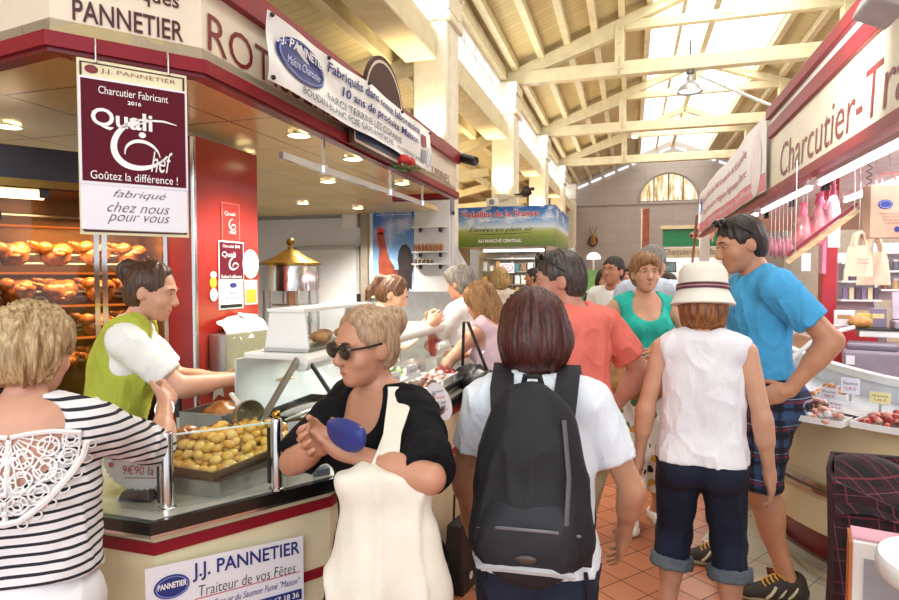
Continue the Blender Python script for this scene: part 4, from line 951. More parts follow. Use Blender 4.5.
# wall part right of the poster with two little shelves
struct(B().box((-2.18, YW - .02, 1.22), (.42, .06, 2.44)).build('wall_pier_lining', M('lining_white', '#e9e8e8', .5, var=.02)))
for i, (py, lb) in enumerate(((252, 'white upper wall shelf carrying spice jars beside the rooster poster'), (264, 'white lower wall shelf carrying small bottles beside the rooster poster'), (227, 'thin empty wall shelf highest beside the rooster poster'))):
    p = at(431, py, Y=YW - .12); u = empty('wall_shelf', (-2.18, YW - .11, p.z), 0, lb, 'shelf', 'shelves beside the poster')
    B().box((0, 0, 0), (.40, .12, .015)).build('board', WHITEM, u)
    for x in (-.12, .12): B().box((x, .02, -.03), (.015, .07, .05)).build('bracket', DARKMETAL, u)
    if i < 2:
        nj = 8 if i == 0 else 5
        for k in range(nj):
            x = -2.18 - .17 + k * (.045 if i == 0 else .05); h = .085 if i == 0 else .05
            j = empty('spice_jar' if i == 0 else 'small_bottle', (x, YW - .12, p.z + .008), 0, 'little brown spice jar in the row on the upper shelf by the poster' if i == 0 else 'little dark bottle on the lower shelf by the poster', 'jar' if i == 0 else 'bottle', 'spice jars on the upper shelf' if i == 0 else 'bottles on the lower shelf')
            B().lathe([(.019, 0), (.019, h * .7), (.016, h * .8)], seg=10).build('glass_body', M('spice_brown' if i == 0 else 'bottle_dark', '#a8683c' if i == 0 else '#5b4a44', .4, var=.25), j, True); B().lathe([(.017, h * .78), (.017, h), (0, h)], seg=10).build('lid', M('lid_tan', '#c79a6a', .5), j)
struct(B().box((-2.0, 5.9, .7), (.9, .04, 1.4)).build('partition_low', M('partition_steel', '#b9bcbd', .35, .4)))
# brass-domed spit oven on a bench
bn = empty('back_bench', (-2.45, 4.1, 0), 0, 'stainless work bench against the stall back carrying the brass-domed oven', 'bench')
B().box((0, 0, .88), (.9, 1.9, .04)).build('top', STEEL, bn); B().box((0, .02, .43), (.84, 1.8, .86)).build('cabinet', M('bench_grey', '#a8a8a4', .35, .4), bn)
so = empty('domed_spit_oven', (-2.39, 3.89, .901), 0, 'round steel spit oven with brass dome and ball finial', 'oven')
rr_ = .205
B().lathe([(rr_, 0), (rr_, .1), (rr_ * .97, .11), (0, .11)], seg=40).build('base', STEEL, so, True)
B().lathe([(rr_, .55), (rr_, .73), (rr_ * .98, .74)], seg=40).build('drum', CHROME, so, True)
B().lathe([(rr_ * 1.08, .735), (rr_ * 1.08, .75), (rr_ * .55, .80), (.05, .845), (.02, .85), (.02, .87), (.0, .87)], seg=40).build('dome', BRASS, so, True); B().ball((0, 0, .905), (.062, .062, .062), sub=3).build('finial', BRASS, so, True)
B().lathe([(rr_ * .96, .11), (rr_ * .96, .55)], seg=40).build('glass_cylinder', FG, so, True)
for k in range(6): a = k * math.pi / 3 + .3; B().tube([(rr_ * .97 * math.cos(a), rr_ * .97 * math.sin(a), .1), (rr_ * .97 * math.cos(a), rr_ * .97 * math.sin(a), .56)], .011, 8).build('upright', STEEL, so)
for z in (.2, .32, .44): B().lathe([(.16, z), (.16, z + .008), (0, z + .008)], seg=24).build('rack', STEEL, so)
B().tube([(0, 0, .11), (0, 0, .56)], .03, 12).build('spindle', M('copper', '#b57a55', .3, .8), so)
# red slicer guard at the counter end
sl = empty('meat_slicer', tuple(Vector((-1.22, 3.69, .917))), R(0), 'red-framed meat slicer standing at the far end of the display', 'slicer')
B().box((0, 0, .06), (.10, .12, .12), bev=.02).build('base', WHITEM, sl, True); B().tube([(.02 * 0, .0 + .055 * math.cos(t_ * math.pi / 14), .27 + .135 * math.sin(t_ * math.pi / 14)) for t_ in range(28)], .02, 10, closed=True).build('guard_ring', M('slicer_red', '#b71f24', .3, coat=.3), sl, True)
B().lathe([(.0, -.004), (.045, -.002), (.045, .002), (0, .004)], rot=Matrix.Rotation(R(90), 3, 'Y'), c=(0, .0, .27), seg=30, sx=1).build('blade', CHROME, sl, True)

# ================================================================== RIGHT STALL
RXF = 1.2
rcan = empty('charcuterie_canopy', (RXF, 4.0, 2.3), 0, 'ivory charcuterie stall canopy with maroon bands and brush lettering across the aisle', 'canopy')
YE0, YE1 = 1.2, 6.05
def rbox(name, m, x0, x1, y0, y1, z0, z1, par=None, bev=0):
    o = B().box(((x0 + x1) / 2, (y0 + y1) / 2, (z0 + z1) / 2), (abs(x1 - x0), y1 - y0, z1 - z0), bev=bev).build(name, m)
    return under(o, par) if par is not None else o
IV2 = M('fascia_ivory_light', '#efe4cb', .4, var=.02)
rbox('fascia_board', IV2, RXF, RXF + .05, YE0, YE1, 2.3, 2.9, rcan)
rbox('lower_trim', MAROON, RXF - .02, RXF + .06, YE0, YE1, 2.27, 2.335, rcan)
rbox('upper_band', MAROON, RXF - .03, RXF + .05, YE0, YE1, 2.79, 2.90, rcan, .004)
rbox('white_strip', WHITEP, RXF - .015, RXF + .05, YE0, YE1, 2.90, 2.955, rcan); rbox('cornice', MAROON, RXF - .05, RXF + .05, YE0, YE1, 2.955, 3.045, rcan, .006)
rbox('soffit', M('soffit_white', '#eee9ea', .4), RXF + .05, 4.2, YE0, YE1, 2.36, 2.40, rcan); rbox('canopy_top', M('dusty_top'), RXF + .05, 4.2, YE0, YE1, 2.98, 3.0, rcan)
rff = plane_fn((RXF, 5.67, 2.4), (0, -1, 0), (0, 0, 1), .004)
under(lettering('lettering', 'Charcutier-Traiteur', RED, None, rff, 0, -.02, 3.25, .27, bold=-.003, shear=.12), rcan)
# white banner with pink lettering over the next stretch
rb = empty('pink_lettered_banner', (RXF - .03, 6.06, 2.33), 0, 'long white and pink banner hanging along the farther canopy', 'banner')
BW, BH2 = 5.6, .70
def rbf(l):
    def f(u, v): return Vector((-.012 * math.sin(u * 2.2) - .006 * math.sin(u * 6 + v * 3) - l, u, v - .10 * (1 - v / BH2) * 0))
    return f
B().grid(50, 6, lambda i, j: rbf(0)(i * BW, j * BH2), .003).build('sheet', M('banner_white', '#fdfafc', .4, var=.01), rb, True)
PINK = M('banner_pink', '#e58a98', .45, var=.05); PINK2 = M('ink_pink', '#d77f97', .5); rbs = lambda l: (lambda u, v: rbf(l)(BW - u, v))
def strip_on(name, m, u0, u1, v0, v1, f, n=40):
    me = bpy.data.meshes.new(name); vs = []; fs = []
    for k in range(n + 1):
        u = u0 + (u1 - u0) * k / n; vs += [tuple(f(u, v0)), tuple(f(u, v1))]
        if k: fs.append((2 * k - 2, 2 * k, 2 * k + 1, 2 * k - 1))
    me.from_pydata(vs, [], fs); return link(name, me, m, rb)
strip_on('pink_strip', PINK, 0, BW, .01, .17, rbs(.006))
lettering('lettering', 'Spécialités de charcuterie artisanale', PINK2, rb, rbs(.007), .5, .44, 4.2, .13, bold=.01); lettering('lettering', 'Boeuf de notre région Agneau Porc', PINK2, rb, rbs(.007), .6, .24, 4.1, .12, bold=.01); lettering('lettering', 'commandes pour les fêtes', WH, rb, rbs(.009), 1.4, .05, 3.6, .085, shear=.2)
disc_on('oval_badge', M('banner_pale', '#fbe9ee', .4), rb, rbs(.008), 5.18, .30, .27, .3); disc_on('blue_blot', M('ink_sky', '#5f7fb8', .5), rb, rbs(.008), .3, .45, .2, .14)
far = empty('far_canopy', (RXF, 9, 2.3), 0, 'farther ivory and maroon canopy stretch behind the pink banner', 'canopy')
rbox('fascia_board', IV2, RXF + .02, RXF + .06, YE1 + .01, 11.9, 2.3, 3.0, far); rbox('lower_trim', MAROON, RXF - .005, RXF + .06, YE1 + .01, 11.9, 2.27, 2.32, far); rbox('soffit', M('soffit_white'), RXF + .06, 4.2, YE1 + .01, 11.9, 2.36, 2.4, far)
# grey floodlight corner at the canopy's near top
u = empty('floodlight', tuple(at(884, 4, X=1.08)), 0, 'grey-white floodlight housing sticking out over the nearest maroon cornice', 'lamp')
B().box((0, 0, 0), (.16, .26, .10), rot=Matrix.Rotation(R(25), 3, 'Y'), bev=.015).build('housing', M('housing_pale', '#c9c8cc', .45), u); B().bar((.02, 0, 0), (.13, 0, .06), .03, .05).build('bracket', DARKMETAL, u)
l = bpy.data.lights.new('flood', 'SPOT'); l.energy = 90; l.color = (1, .97, .9); l.spot_size = R(110); l.spot_blend = .9; l.shadow_soft_size = .1
lo = bpy.data.objects.new('flood', l); lo.parent = u; lo.location = (-.35, .2, .05); lo.rotation_euler = (R(78), 0, R(-25)); COL.objects.link(lo)
# metal stay running from the canopy up to the roof
u = empty('stay_rod', tuple(at(772, 106, X=1.19)), 0, 'thin pale metal stay rising from the maroon cornice towards the roof', 'rod'); e = at(700, 76, Y=7.5)
B().tube([(0, 0, 0), e - u.location], .016, 8).build('rod', M('stay_pale', '#d5d2cd', .4, .4), u)
# fluorescent tubes
TUBEM = emis('fluorescent_tube', '#ffe9f6', TUBE)
tubes = [((1.36, 5.15, 2.25), (1.36, 3.2, 2.25), 'fluorescent tube nearest the lettered fascia'), ((1.36, 7.2, 2.25), (1.36, 5.4, 2.25), 'fluorescent tube beyond the first, under the pink banner'), ((1.36, 9.4, 2.25), (1.36, 7.5, 2.25), 'farthest fluorescent tube under the pink banner'), ((1.75, 5.9, 2.2), (1.75, 4.3, 2.2), 'second-row fluorescent tube above the hanging hams'), ((2.5, 5.0, 2.25), (2.5, 3.6, 2.25), 'fluorescent tube deeper inside over the stall back')]
for k, (a, c, lb) in enumerate(tubes):
    u = empty('fluorescent_light', a, 0, lb, 'ceiling light', 'fluorescent lights in the right stall'); d = Vector(c) - Vector(a)
    B().bar((0, 0, .045), d + Vector((0, 0, .045)), .06, .04).build('batten', WHITEP, u); B().tube([(0, 0, 0), d], .016, 12).build('tube', TUBEM, u, True)
    B().bar((0, 0, .06), (0, 0, 2.36 - a[2]), .015).build('hanger', WHITEP, u); B().bar(d + Vector((0, 0, .06)), d + Vector((0, 0, 2.36 - a[2])), .015).build('hanger', WHITEP, u)
area('tube_glow', (1.9, 4.6, 2.18), (0, 0, 0), .9, 3.4, 42, (1, .94, .98)); area('tube_glow', (1.9, 8.5, 2.18), (0, 0, 0), .9, 4.5, 40, (1, .94, .98)); area('lower_shelf_glow', (2.5, 4.6, 1.6), (0, R(60), 0), .3, 1.6, 6, (1, .93, 1))
# little black spot heads under the canopy
for k, (px, py, lb) in enumerate(((826, 172, 'small black spotlight head nearest under the lettered fascia'), (791, 190, 'small black spotlight head second under the lettered fascia'), (766, 205, 'small black spotlight head by the end of the pink banner'))):
    p = at(px, py, X=1.42 + .02 * k); u = empty('spotlight', (p.x, p.y, 2.30), 0, lb, 'lamp', 'black spotlights under the right canopy')
    B().lathe([(.028, -.09), (.03, -.02), (.022, 0), (0, .0)], seg=14).build('head', BLACK, u, True); B().tube([(0, 0, 0), (0, 0, .06)], .006, 6).build('stem', BLACK, u)
q = at(870, 152, X=1.6); u = empty('coiled_hook', (q.x, q.y, 2.36), 0, 'black coiled spring hook hanging under the near canopy', 'hook')
B().tube([(.016 * math.cos(t_ * .8), .016 * math.sin(t_ * .8), -.006 * t_) for t_ in range(40)], .003, 6).build('coil', BLACK, u)

# ---- curved counter
cpath = [Vector(v + (0,)) for v in ((.66, 9.5), (.66, 6.0), (.645, 5.0), (.665, 4.4), (.72, 3.95), (.816, 3.56), (.95, 3.30), (1.138, 3.07), (1.45, 2.86), (1.85, 2.74), (2.5, 2.7))]
def smooth_path(p, n=4):
    out = []
    for i in range(len(p) - 1):
        a, b_, c, d = p[max(0, i - 1)], p[i], p[i + 1], p[min(len(p) - 1, i + 2)]
        for k in range(n):
            t_ = k / n; out.append(.5 * ((2 * b_) + (c - a) * t_ + (2 * a - 5 * b_ + 4 * c - d) * t_ ** 2 + (3 * b_ - a - 3 * c + d) * t_ ** 3))
    return out + [p[-1]]
RP = smooth_path(cpath)[::-1]             # reversed so that outward normals face the aisle
RP2 = RP
rcn = empty('curved_counter', (1.2, 4, 0), 0, 'curved cream refrigerated counter with chrome rails and a dark red base', 'counter')
CRM = M('counter_cream', '#ead9ac', .3, var=.02, coat=.3)
def cband(name, m, z0, z1, o, th): 
    return None
# outward normals of band() lie to the right of travel; travelling from the near end the aisle is on the left, so offsets are negative
def rband(name, m, z0, z1, out_, th):
    b = B(); n = []; P = RP2
    for i in range(len(P)):
        d = (P[min(i + 1, len(P) - 1)] - P[max(0, i - 1)]).normalized(); n.append(Vector((-d.y, d.x, 0)))
    rows = [[b.bm.verts.new((p + nn * o).to_tuple()[:2] + (z,)) for p, nn in zip(P, n)] for o, z in ((out_, z0), (out_, z1), (out_ - th, z1), (out_ - th, z0))]
    for k in range(4):
        A_, B__ = rows[k], rows[(k + 1) % 4]
        for i in range(len(P) - 1): b.bm.faces.new((A_[i], A_[i + 1], B__[i + 1], B__[i]))
    b.bm.faces.new([r[0] for r in rows]); b.bm.faces.new([r[-1] for r in rows][::-1])
    return under(b.build(name, m, None, True, 30), rcn)
rband('ledge', STEEL, .875, .905, .01, .12); rband('upper_panel', CRM, .56, .875, -.01, .04); rband('rail', CHROME, .47, .49, .012, .05); rband('rail', CHROME, .505, .525, .012, .05); rband('rail_backing', CRM, .44, .56, -.015, .03)
rband('lower_panel', CRM, .27, .44, -.01, .04); rband('red_base', M('base_red', '#7d1a1c', .25, coat=.3), .09, .27, -.10, .04); rband('kick_rail', STEEL, .06, .115, -.045, .03); rband('plinth', M('plinth_tile', '#dccfa9', .3), 0, .06, -.09, .04)
rband('deck', M('deck_white', '#cfd4d6', .25, .2), .86, .885, -.1, .46); rband('lip', WHITEM, .98, 1.02, -.50, .06); rband('inner_wall', M('case_white', '#dfe0e2', .3), .885, 1.0, -.52, .03)
RG = glass('right_glass', '#f5f8fb', .10, .05)
bq = B(); P = RP2; nn_ = [Vector((-(P[min(i + 1, len(P) - 1)] - P[max(0, i - 1)]).normalized().y, (P[min(i + 1, len(P) - 1)] - P[max(0, i - 1)]).normalized().x, 0)) for i in range(len(P))]
far_i = [i for i, p in enumerate(P) if p.y > 3.7]
rows = [[bq.bm.verts.new((P[i] + nn_[i] * o + Vector((0, 0, z)))) for i in far_i] for o, z in ((-.02, .905), (-.10, 1.08), (-.26, 1.22), (-.45, 1.27))]
for A_, B__ in zip(rows, rows[1:]):
    for k in range(len(far_i) - 1): bq.bm.faces.new((A_[k], A_[k + 1], B__[k + 1], B__[k]))
under(bq.build('curved_glass', RG, None, True), rcn)
i0 = far_i[0]; B2 = B(); B2.tube([P[i0] + nn_[i0] * o + Vector((0, 0, z)) for o, z in ((-.02, .905), (-.10, 1.08), (-.26, 1.22), (-.45, 1.27))], .012, 8); under(B2.build('glass_frame', WHITEM), rcn)
def cpos(i_frac, inset, z):
    """a spot on the counter deck: position along the path by y/x search"""
    i = min(range(len(P)), key=lambda k: abs(P[k].y - i_frac) + (0 if P[k].x < 2.2 else 5)); return P[i] - nn_[i] * inset + Vector((0, 0, z))
# meats and labels on the deck
rd = [(822, 397, 'dish of glazed chicken pieces beside the man in blue', 'meat', 'orange', 'brown'), (848, 392, 'dish of golden sausages behind two tall price cards', 'sausage', 'orange', 'pink'), (875, 431, 'large pile of pink smoked bacon pieces on the deck near the frame edge', 'meat', 'red', 'pink'), (885, 398, 'dish of yellow quiche with a pale price card', 'pie', 'yellow', 'orange'), (800, 412, 'dish of pâté en croûte slices close to the plaid shorts', 'terrine', 'pink', 'brown'), (812, 424, 'dish of cut ham with fat edge at the counter ledge', 'meat', 'pink', 'white'), (896, 428, 'second pile of pink bacon at the frame edge', 'meat', 'red', 'orange')]
for k, (px, py, lb, ct, a, c) in enumerate(rd):
    p = at(px, py, Z=.90); s_ = .17 if k not in (2,) else .22
    o = heap('meat_dish', lb, ct, (p.x + .085, p.y + .12, .886), s_, s_ * .8, .055, FC[a], 30, .04, 50 + k, 'dishes on the curved counter', FC[c]); o.rotation_euler = (0, 0, R(-35))
for k, (px, py, w, h, m_) in enumerate(((850, 398, .085, .085, 0), (829, 404, .075, .06, 0), (880, 408, .085, .055, 1), (897, 395, .06, .06, 0), (836, 416, .06, .05, 0))):
    p = at(px, py, Z=.905); u = empty('price_card', (p.x, p.y, .887), R(-28), ['tall white price card standing before the golden sausages', 'white price card by the elbow of the man in blue', 'cream price card before the yellow quiche', 'white price card at the frame edge', 'small white price card before the glazed chicken'][k], 'price tag', 'price cards on the curved counter')
    B().box((0, 0, h / 2 + .04), (w, .003, h)).build('card', PAPER if not m_ else M('card_cream', '#f2e7a8', .5), u); B().box((0, .002, .03), (.012, .003, .06)).build('pick', STEEL, u)
    lettering('lettering', ['Saucisse', 'Poulet', 'Quiche', 'Jambon', 'Pilon'][k], BLACK, u, plane_fn((0, -.002, .04), (1, 0, 0), (0, 0, 1), .001), -w * .38, h * .58, w * .76, h * .2); lettering('lettering', ['12,90 €', '9,80 €', '3,50 €', '16 €', '8,50 €'][k], INKR, u, plane_fn((0, -.002, .04), (1, 0, 0), (0, 0, 1), .001), -w * .3, h * .2, w * .6, h * .25)
# ---- stall interior
WALLR = M('stall_wall_right', '#e9e2e4', .5, var=.03)
struct(B().box((3.3, 4.3, 1.2), (.08, 7.0, 2.4)).build('wall_stall', WALLR))
RPM = M('post_red', '#a8242f', .3, coat=.3)
po_ = at(826, 340, d=5.0); u = empty('red_post', (po_.x, po_.y, 0), 0, 'magenta-red upright post with switch plates behind the hanging hams', 'post')
B().box((0, 0, 1.18), (.11, .11, 2.36), bev=.004).build('post', RPM, u); B().box((-.05, -.04, 1.75), (.03, .09, .35), bev=.004).build('trunking', M('trunking_pink', '#d98aa2', .4), u)
u = empty('red_cabinet_low', tuple(Vector((po_.x + .25, po_.y + .05, 0))), 0, 'low dark red cabinet front behind the curved counter', 'cabinet'); B().box((0, 0, .58), (.36, .1, 1.15)).build('carcass', M('cab_red', '#9c2224', .3), u); B().box((0, -.055, .6), (.3, .012, 1.0), bev=.004).build('door', M('cab_red2', '#a8272a', .3), u)
# shelf bar with white front
sh = at(866, 336, d=4.4)
u = empty('service_shelf', (sh.x, sh.y, 1.14), R(-12), 'white-fronted service shelf above the curved counter deck', 'shelf')
B().box((.45, .05, .0), (1.0, .26, .05), bev=.008).build('shelf_board', WHITEM, u); B().box((.42, .05, .031), (1.1, .28, .012)).build('black_top', M('shelf_black', '#2a2326', .3), u)
for x in (.1, .8): B().box((x, .05, -.57), (.04, .04, 1.12)).build('leg', WHITEM, u)
shm = Matrix.Translation(u.location) @ Matrix.Rotation(R(-12), 4, 'Z')
def on_shelf(x, y, z=.038): return shm @ Vector((x, y, z))
o = B().ball((0, 0, 0), (.16, .12, .10), noise=.08, sub=3).build('country_loaf', M('loaf_crust', '#c98d52', .6, var=.2, scale=15), None, True, 80); o.location = on_shelf(-.04, .0, .08); tag(o, 'domed golden crusted loaf on the black shelf top', 'bread')
for k, (x, w, h, m_, lb) in enumerate(((-.13, .13, .12, '#eee7ea', 'white box with a small food picture behind the loaf'), (.0, .1, .10, '#d8c24f', 'yellow and violet box on the black shelf top'), (.08, .10, .14, '#8a7d96', 'violet magazine box standing on the black shelf'))):
    o = empty('product_box', tuple(on_shelf(x, .09)), R(-12), lb, 'box', 'boxes on the service shelf'); B().box((0, 0, h / 2), (w, .04, h), bev=.003).build('carton', M(f'carton_{k}', m_, .4), o); B().box((0, -.021, h * .6), (w * .7, .003, h * .25)).build('label', M(f'carton_label_{k}', ['#b98a5a', '#5c4a86', '#e7d9a0'][k], .4), o)
u = empty('cash_register', tuple(on_shelf(.28, .02)), R(-10), 'grey cash register screen on the black shelf by the frame edge', 'till')
B().box((0, .03, .03), (.24, .2, .06), bev=.01).build('base', M('till_grey', '#a49aa6', .4), u); B().box((0, .06, .16), (.24, .03, .2), rot=Matrix.Rotation(R(-12), 3, 'X'), bev=.006).build('screen', M('till_panel', '#b9aebb', .35), u); B().box((.09, -.05, .08), (.1, .08, .05), bev=.005).build('keypad', BLACK, u)
# vacuum machine behind the deck
vm = at(872, 362, d=4.25); u = empty('vacuum_machine', (vm.x, vm.y, .78), R(-20), 'mauve-grey vacuum packing machine behind the curved counter', 'machine')
B().box((0, 0, .09), (.34, .3, .34), bev=.02).build('body', M('machine_mauve', '#8f8492', .4), u); B().box((0, -.16, .04), (.18, .05, .13), bev=.01, taper=(1, .4)).build('front_bin', M('machine_mauve2', '#9a8f9d', .4), u); B().box((-.12, -.16, .19), (.05, .02, .06)).build('switch', PAPER, u); B().box((0, 0, .28), (.3, .26, .05), bev=.015).build('lid', M('machine_dark', '#6f6673', .35), u)
ms = empty('machine_stand', (vm.x, vm.y, 0), R(-20), 'plain white stand under the mauve packing machine', 'stand'); B().box((0, 0, .35), (.36, .32, .69)).build('cabinet', WHITEM, ms)
# hanging board (tilted shelf), hams, bags
a, c = at(787, 262, d=4.25), at(858, 210, d=4.0)
u = empty('tilted_board', tuple(a), 0, 'long wooden board hung at a slant below the fluorescent tubes', 'board'); d = c - a
B().bar((0, 0, 0), d, .03, .07, (0, 1, 0)).build('board', M('pale_wood', '#d9b98c', .5, var=.12, stretch=(1, 1, 8)), u); B().bar((0, .02, .045), d + Vector((0, .02, .045)), .02, .02, (0, 1, 0)).build('edge_strip', M('strip_wine', '#8a3442', .4), u)
for t_ in (.12, .95): p = d * t_; B().tube([p, Vector((p.x, p.y, 2.36 - a.z))], .003, 6).build('wire', STEEL, u)
HAM = M('ham_pink', '#c8747a', .35, var=.35, scale=10, coat=.5)
t = MATS['ham_pink']
for k, (px, py, s_, lb) in enumerate(((803, 232, 1, 'pink-wrapped ham nearest the slanted board'), (819, 224, 1.05, 'pink-wrapped ham hanging second along the rail'), (833, 210, .85, 'slim pale wrapped ham hanging third along the rail'))):
    p = at(px, py, d=4.75 - .03 * k); u = empty('hanging_ham', tuple(p), R(40 * k), lb, 'ham', 'hams hanging in nets')
    m_ = HAM if k < 2 else M('ham_pale', '#e3c6cf', .35, var=.15, scale=10, coat=.4)
    B().lathe([(0, -.16 * s_), (.045 * s_, -.15 * s_), (.075 * s_, -.09 * s_), (.08 * s_, -.02 * s_), (.06 * s_, .07 * s_), (.035 * s_, .13 * s_), (.025 * s_, .17 * s_), (0, .18 * s_)], seg=20, sx=1, sy=.75).build('ham', m_, u, True)
    B().lathe([(.03 * s_, .12 * s_), (.034 * s_, .16 * s_), (.02 * s_, .20 * s_), (.03 * s_, .23 * s_)], seg=12).build('wrap_knot', M('wrap_hotpink', '#dd6484', .35, coat=.3), u, True); B().tube([(0, 0, .2 * s_), (0, 0, 2.36 - p.z)], .003, 6).build('string', PAPER, u)
for k in range(6):
    p = at(771 + k * 4, 243 + (k % 2) * 3, d=5.6); o = empty('dried_sausage', tuple(p), 0, 'slim dried sausage in the bunch hanging beyond the hams', 'sausage', 'dried sausages beyond the hams')
    B().tube([(0, 0, -.12), (.004, 0, -.06), (0, 0, .02), (0, 0, .06)], [.008, .022, .022, .008], 10).build('sausage', M('sausage_dusky', '#a9727a', .5, var=.2), o, True, 80); B().tube([(0, 0, .06), (0, 0, 2.36 - p.z)], .002, 5).build('string', PAPER, o)
for k, (px, py, w, h, lb) in enumerate(((834, 237, .09, .15, 'white handwritten card hanging beside the third ham'), (806, 262, .07, .13, 'blank white card hanging below the slanted board'))):
    p = at(px, py, d=4.35); o = empty('hanging_card', tuple(p), R(20), lb, 'sign'); B().box((0, 0, 0), (w, .004, h)).build('card', PAPER, o); B().tube([(0, 0, h / 2), (0, 0, 2.36 - p.z)], .0015, 5).build('string', STEEL, o)
    if k == 0:
        for q_ in range(4): strokes('writing', [[(-.03 + .006 * j, .045 - .03 * q_ + .004 * math.sin(j * 2.1 + q_)) for j in range(11)]], .0012, NAVY, o, plane_fn((0, -.0025, 0), (1, 0, 0), (0, 0, 1), .001))
KRAFT = M('kraft_paper', '#bb9a80', .65, var=.06, bump=.1); CANVAS = M('tote_canvas', '#e6cdb0', .8, var=.05, bump=.15, bscale=200)
p = at(888, 212, d=3.9); kb = empty('paper_carrier_bag', tuple(p), R(12), 'kraft paper carrier bag with blue oval print hung from the rail', 'bag')
W_, H_, D_ = .27, .34, .09
bb = B(); bm = bb.bm
bb.box((0, 0, 0), (W_, D_, H_), bev=.003); bb.build('bag_body', KRAFT, kb)
kf = plane_fn((0, -D_ / 2, 0), (1, 0, 0), (0, 0, 1), .003); disc_on('oval_print', NAVY, kb, kf, -.045, .045, .045, .03); strokes('oval_rim', [arc(-.045, .045, .036, .022, 0, 360, 24)], .002, BLUE2, kb, plane_fn((0, -D_ / 2, 0), (1, 0, 0), (0, 0, 1), .005)); quad_on('square_print', M('ink_plum'), kb, kf, .06, .02, .11, .07)
for k, s_ in enumerate(('Maître Charcutier', 'Traiteur de vos fêtes', 'Place du Marché', 'La Rochelle')): lettering('lettering', s_, M('ink_brown', '#6a5046', .6), kb, kf, -.08 + .01 * k, -.02 - k * .02, .16 - .02 * k, .011)
disc_on('small_print', NAVY, kb, kf, .03, -.115, .018, .018)
for y in (-.03, .03): B().tube([(-.06, y, H_ / 2 - .06), (-.058, y, H_ / 2 + .05), (-.04, y, H_ / 2 + .08), (.04, y, H_ / 2 + .08), (.058, y, H_ / 2 + .05), (.06, y, H_ / 2 - .06)], .006, 8).build('handle', M('handle_pinkish', '#d8a9a0', .6), kb)
B().tube([(0, 0, H_ / 2 + .08), (0, 0, 2.36 - p.z)], .003, 6).build('hook_wire', STEEL, kb)
def tote(p, s, rz_, label, print_=None, group='canvas totes hanging in the right stall'):
    u = empty('tote_bag', tuple(p), rz_, label, 'bag', group)
    b = B()
    prof = [(.0, 1.0), (.35, 1.02), (.7, 1.0), (1, .96)]
    b.grid(14, 10, lambda i, j: ((i - .5) * s * (.72 + .28 * j if True else 1) * 1.0, -.035 * math.sin(i * math.pi) * (1.15 - j * .6) + .008 * math.sin(i * 15 + j * 4), -j * s * 1.05 + .02 * s * math.sin(i * math.pi) * 0), 0)
    b.grid(14, 10, lambda i, j: ((i - .5) * s * (.72 + .28 * j), .035 * math.sin(i * math.pi) * (1.15 - j * .6), -j * s * 1.05), 0)
    b.build('bag_body', CANVAS, u, True, 80)
    for y, x in ((-.02, 0), (.015, .0)): B().tube([(-.2 * s, y, -.02 * s), (-.17 * s, y, .2 * s), (-.1 * s, y, .4 * s), (0, y, .47 * s), (.1 * s, y, .4 * s), (.17 * s, y, .2 * s), (.2 * s, y, -.02 * s)], .012, 8).build('handle', CANVAS, u, True)
    B().tube([(0, 0, .46 * s), (0, 0, 2.36 - p.z)], .003, 6).build('hook_wire', STEEL, u)
    if print_:
        for k, t_ in enumerate(print_): lettering('lettering', t_, RED, u, lambda a_, b_: Vector((a_, -.046, b_)), -.2 * s, -.5 * s - k * .12 * s, .42 * s, .07 * s)
    return u
tote(at(859, 246, d=3.95), .19, R(15), 'cream canvas tote with red print hanging below the slanted board', ('Charcuterie', 'Artisanale')); tote(at(874, 252, d=4.2), .22, R(5), 'plain cream canvas tote hanging behind the printed tote')
# stocked shelves at the back
for k, (px, py, w, lb) in enumerate(((890, 290, .5, 'lit shelf of jars at the frame edge behind the carrier bag'), (845, 300, .3, 'shelf of violet packets behind the totes'))):
    p = at(px, py, d=5.2); u = empty('stock_shelf', tuple(p), 0, lb, 'shelf', 'stock shelves of the right stall')
    for j in range(3): B().box((w * .3, 0, j * .16), (w, .2, .015)).build('board', WHITEM, u)
    B().box((w * .3, .1, .16), (w, .02, .5)).build('back', M('shelf_back', '#cfc4cc', .5), u); 
    for x in (-w * .2, w * .8): B().box((x, .05, .1 - p.z / 2 + .05), (.02, .02, p.z + .4 - .1)).build('upright', STEEL, u)
    for j in range(2):
        for i in range(6):
            o = empty('packet' if k else 'preserve_jar', (p.x - w * .2 + .05 + i * w / 6.5, p.y - .03, p.z + .009 + j * .16), 0, ['small preserve jar on the lit shelf behind the carrier bag', 'small violet packet on the shelf behind the totes'][k], ['jar', 'packet'][k], ['preserve jars on the lit shelf', 'packets on the back shelf'][k])
            if k: B().box((0, 0, .05), (.035, .02, .1), bev=.003).build('packet', M(f'packet_{(i + j) % 3}', ['#7d6a90', '#d8c8a0', '#5a4a58'][(i + j) % 3], .4), o)
            else: B().lathe([(.026, 0), (.026, .065), (.02, .075)], seg=12).build('glass_body', M(f'preserve_{(i + j) % 3}', ['#8a5a48', '#c0a070', '#5f6a70'][(i + j) % 3], .25), o, True); B().lathe([(.023, .075), (.023, .095), (0, .095)], seg=12).build('lid', M('lid_white', '#e8e4e0', .4), o)
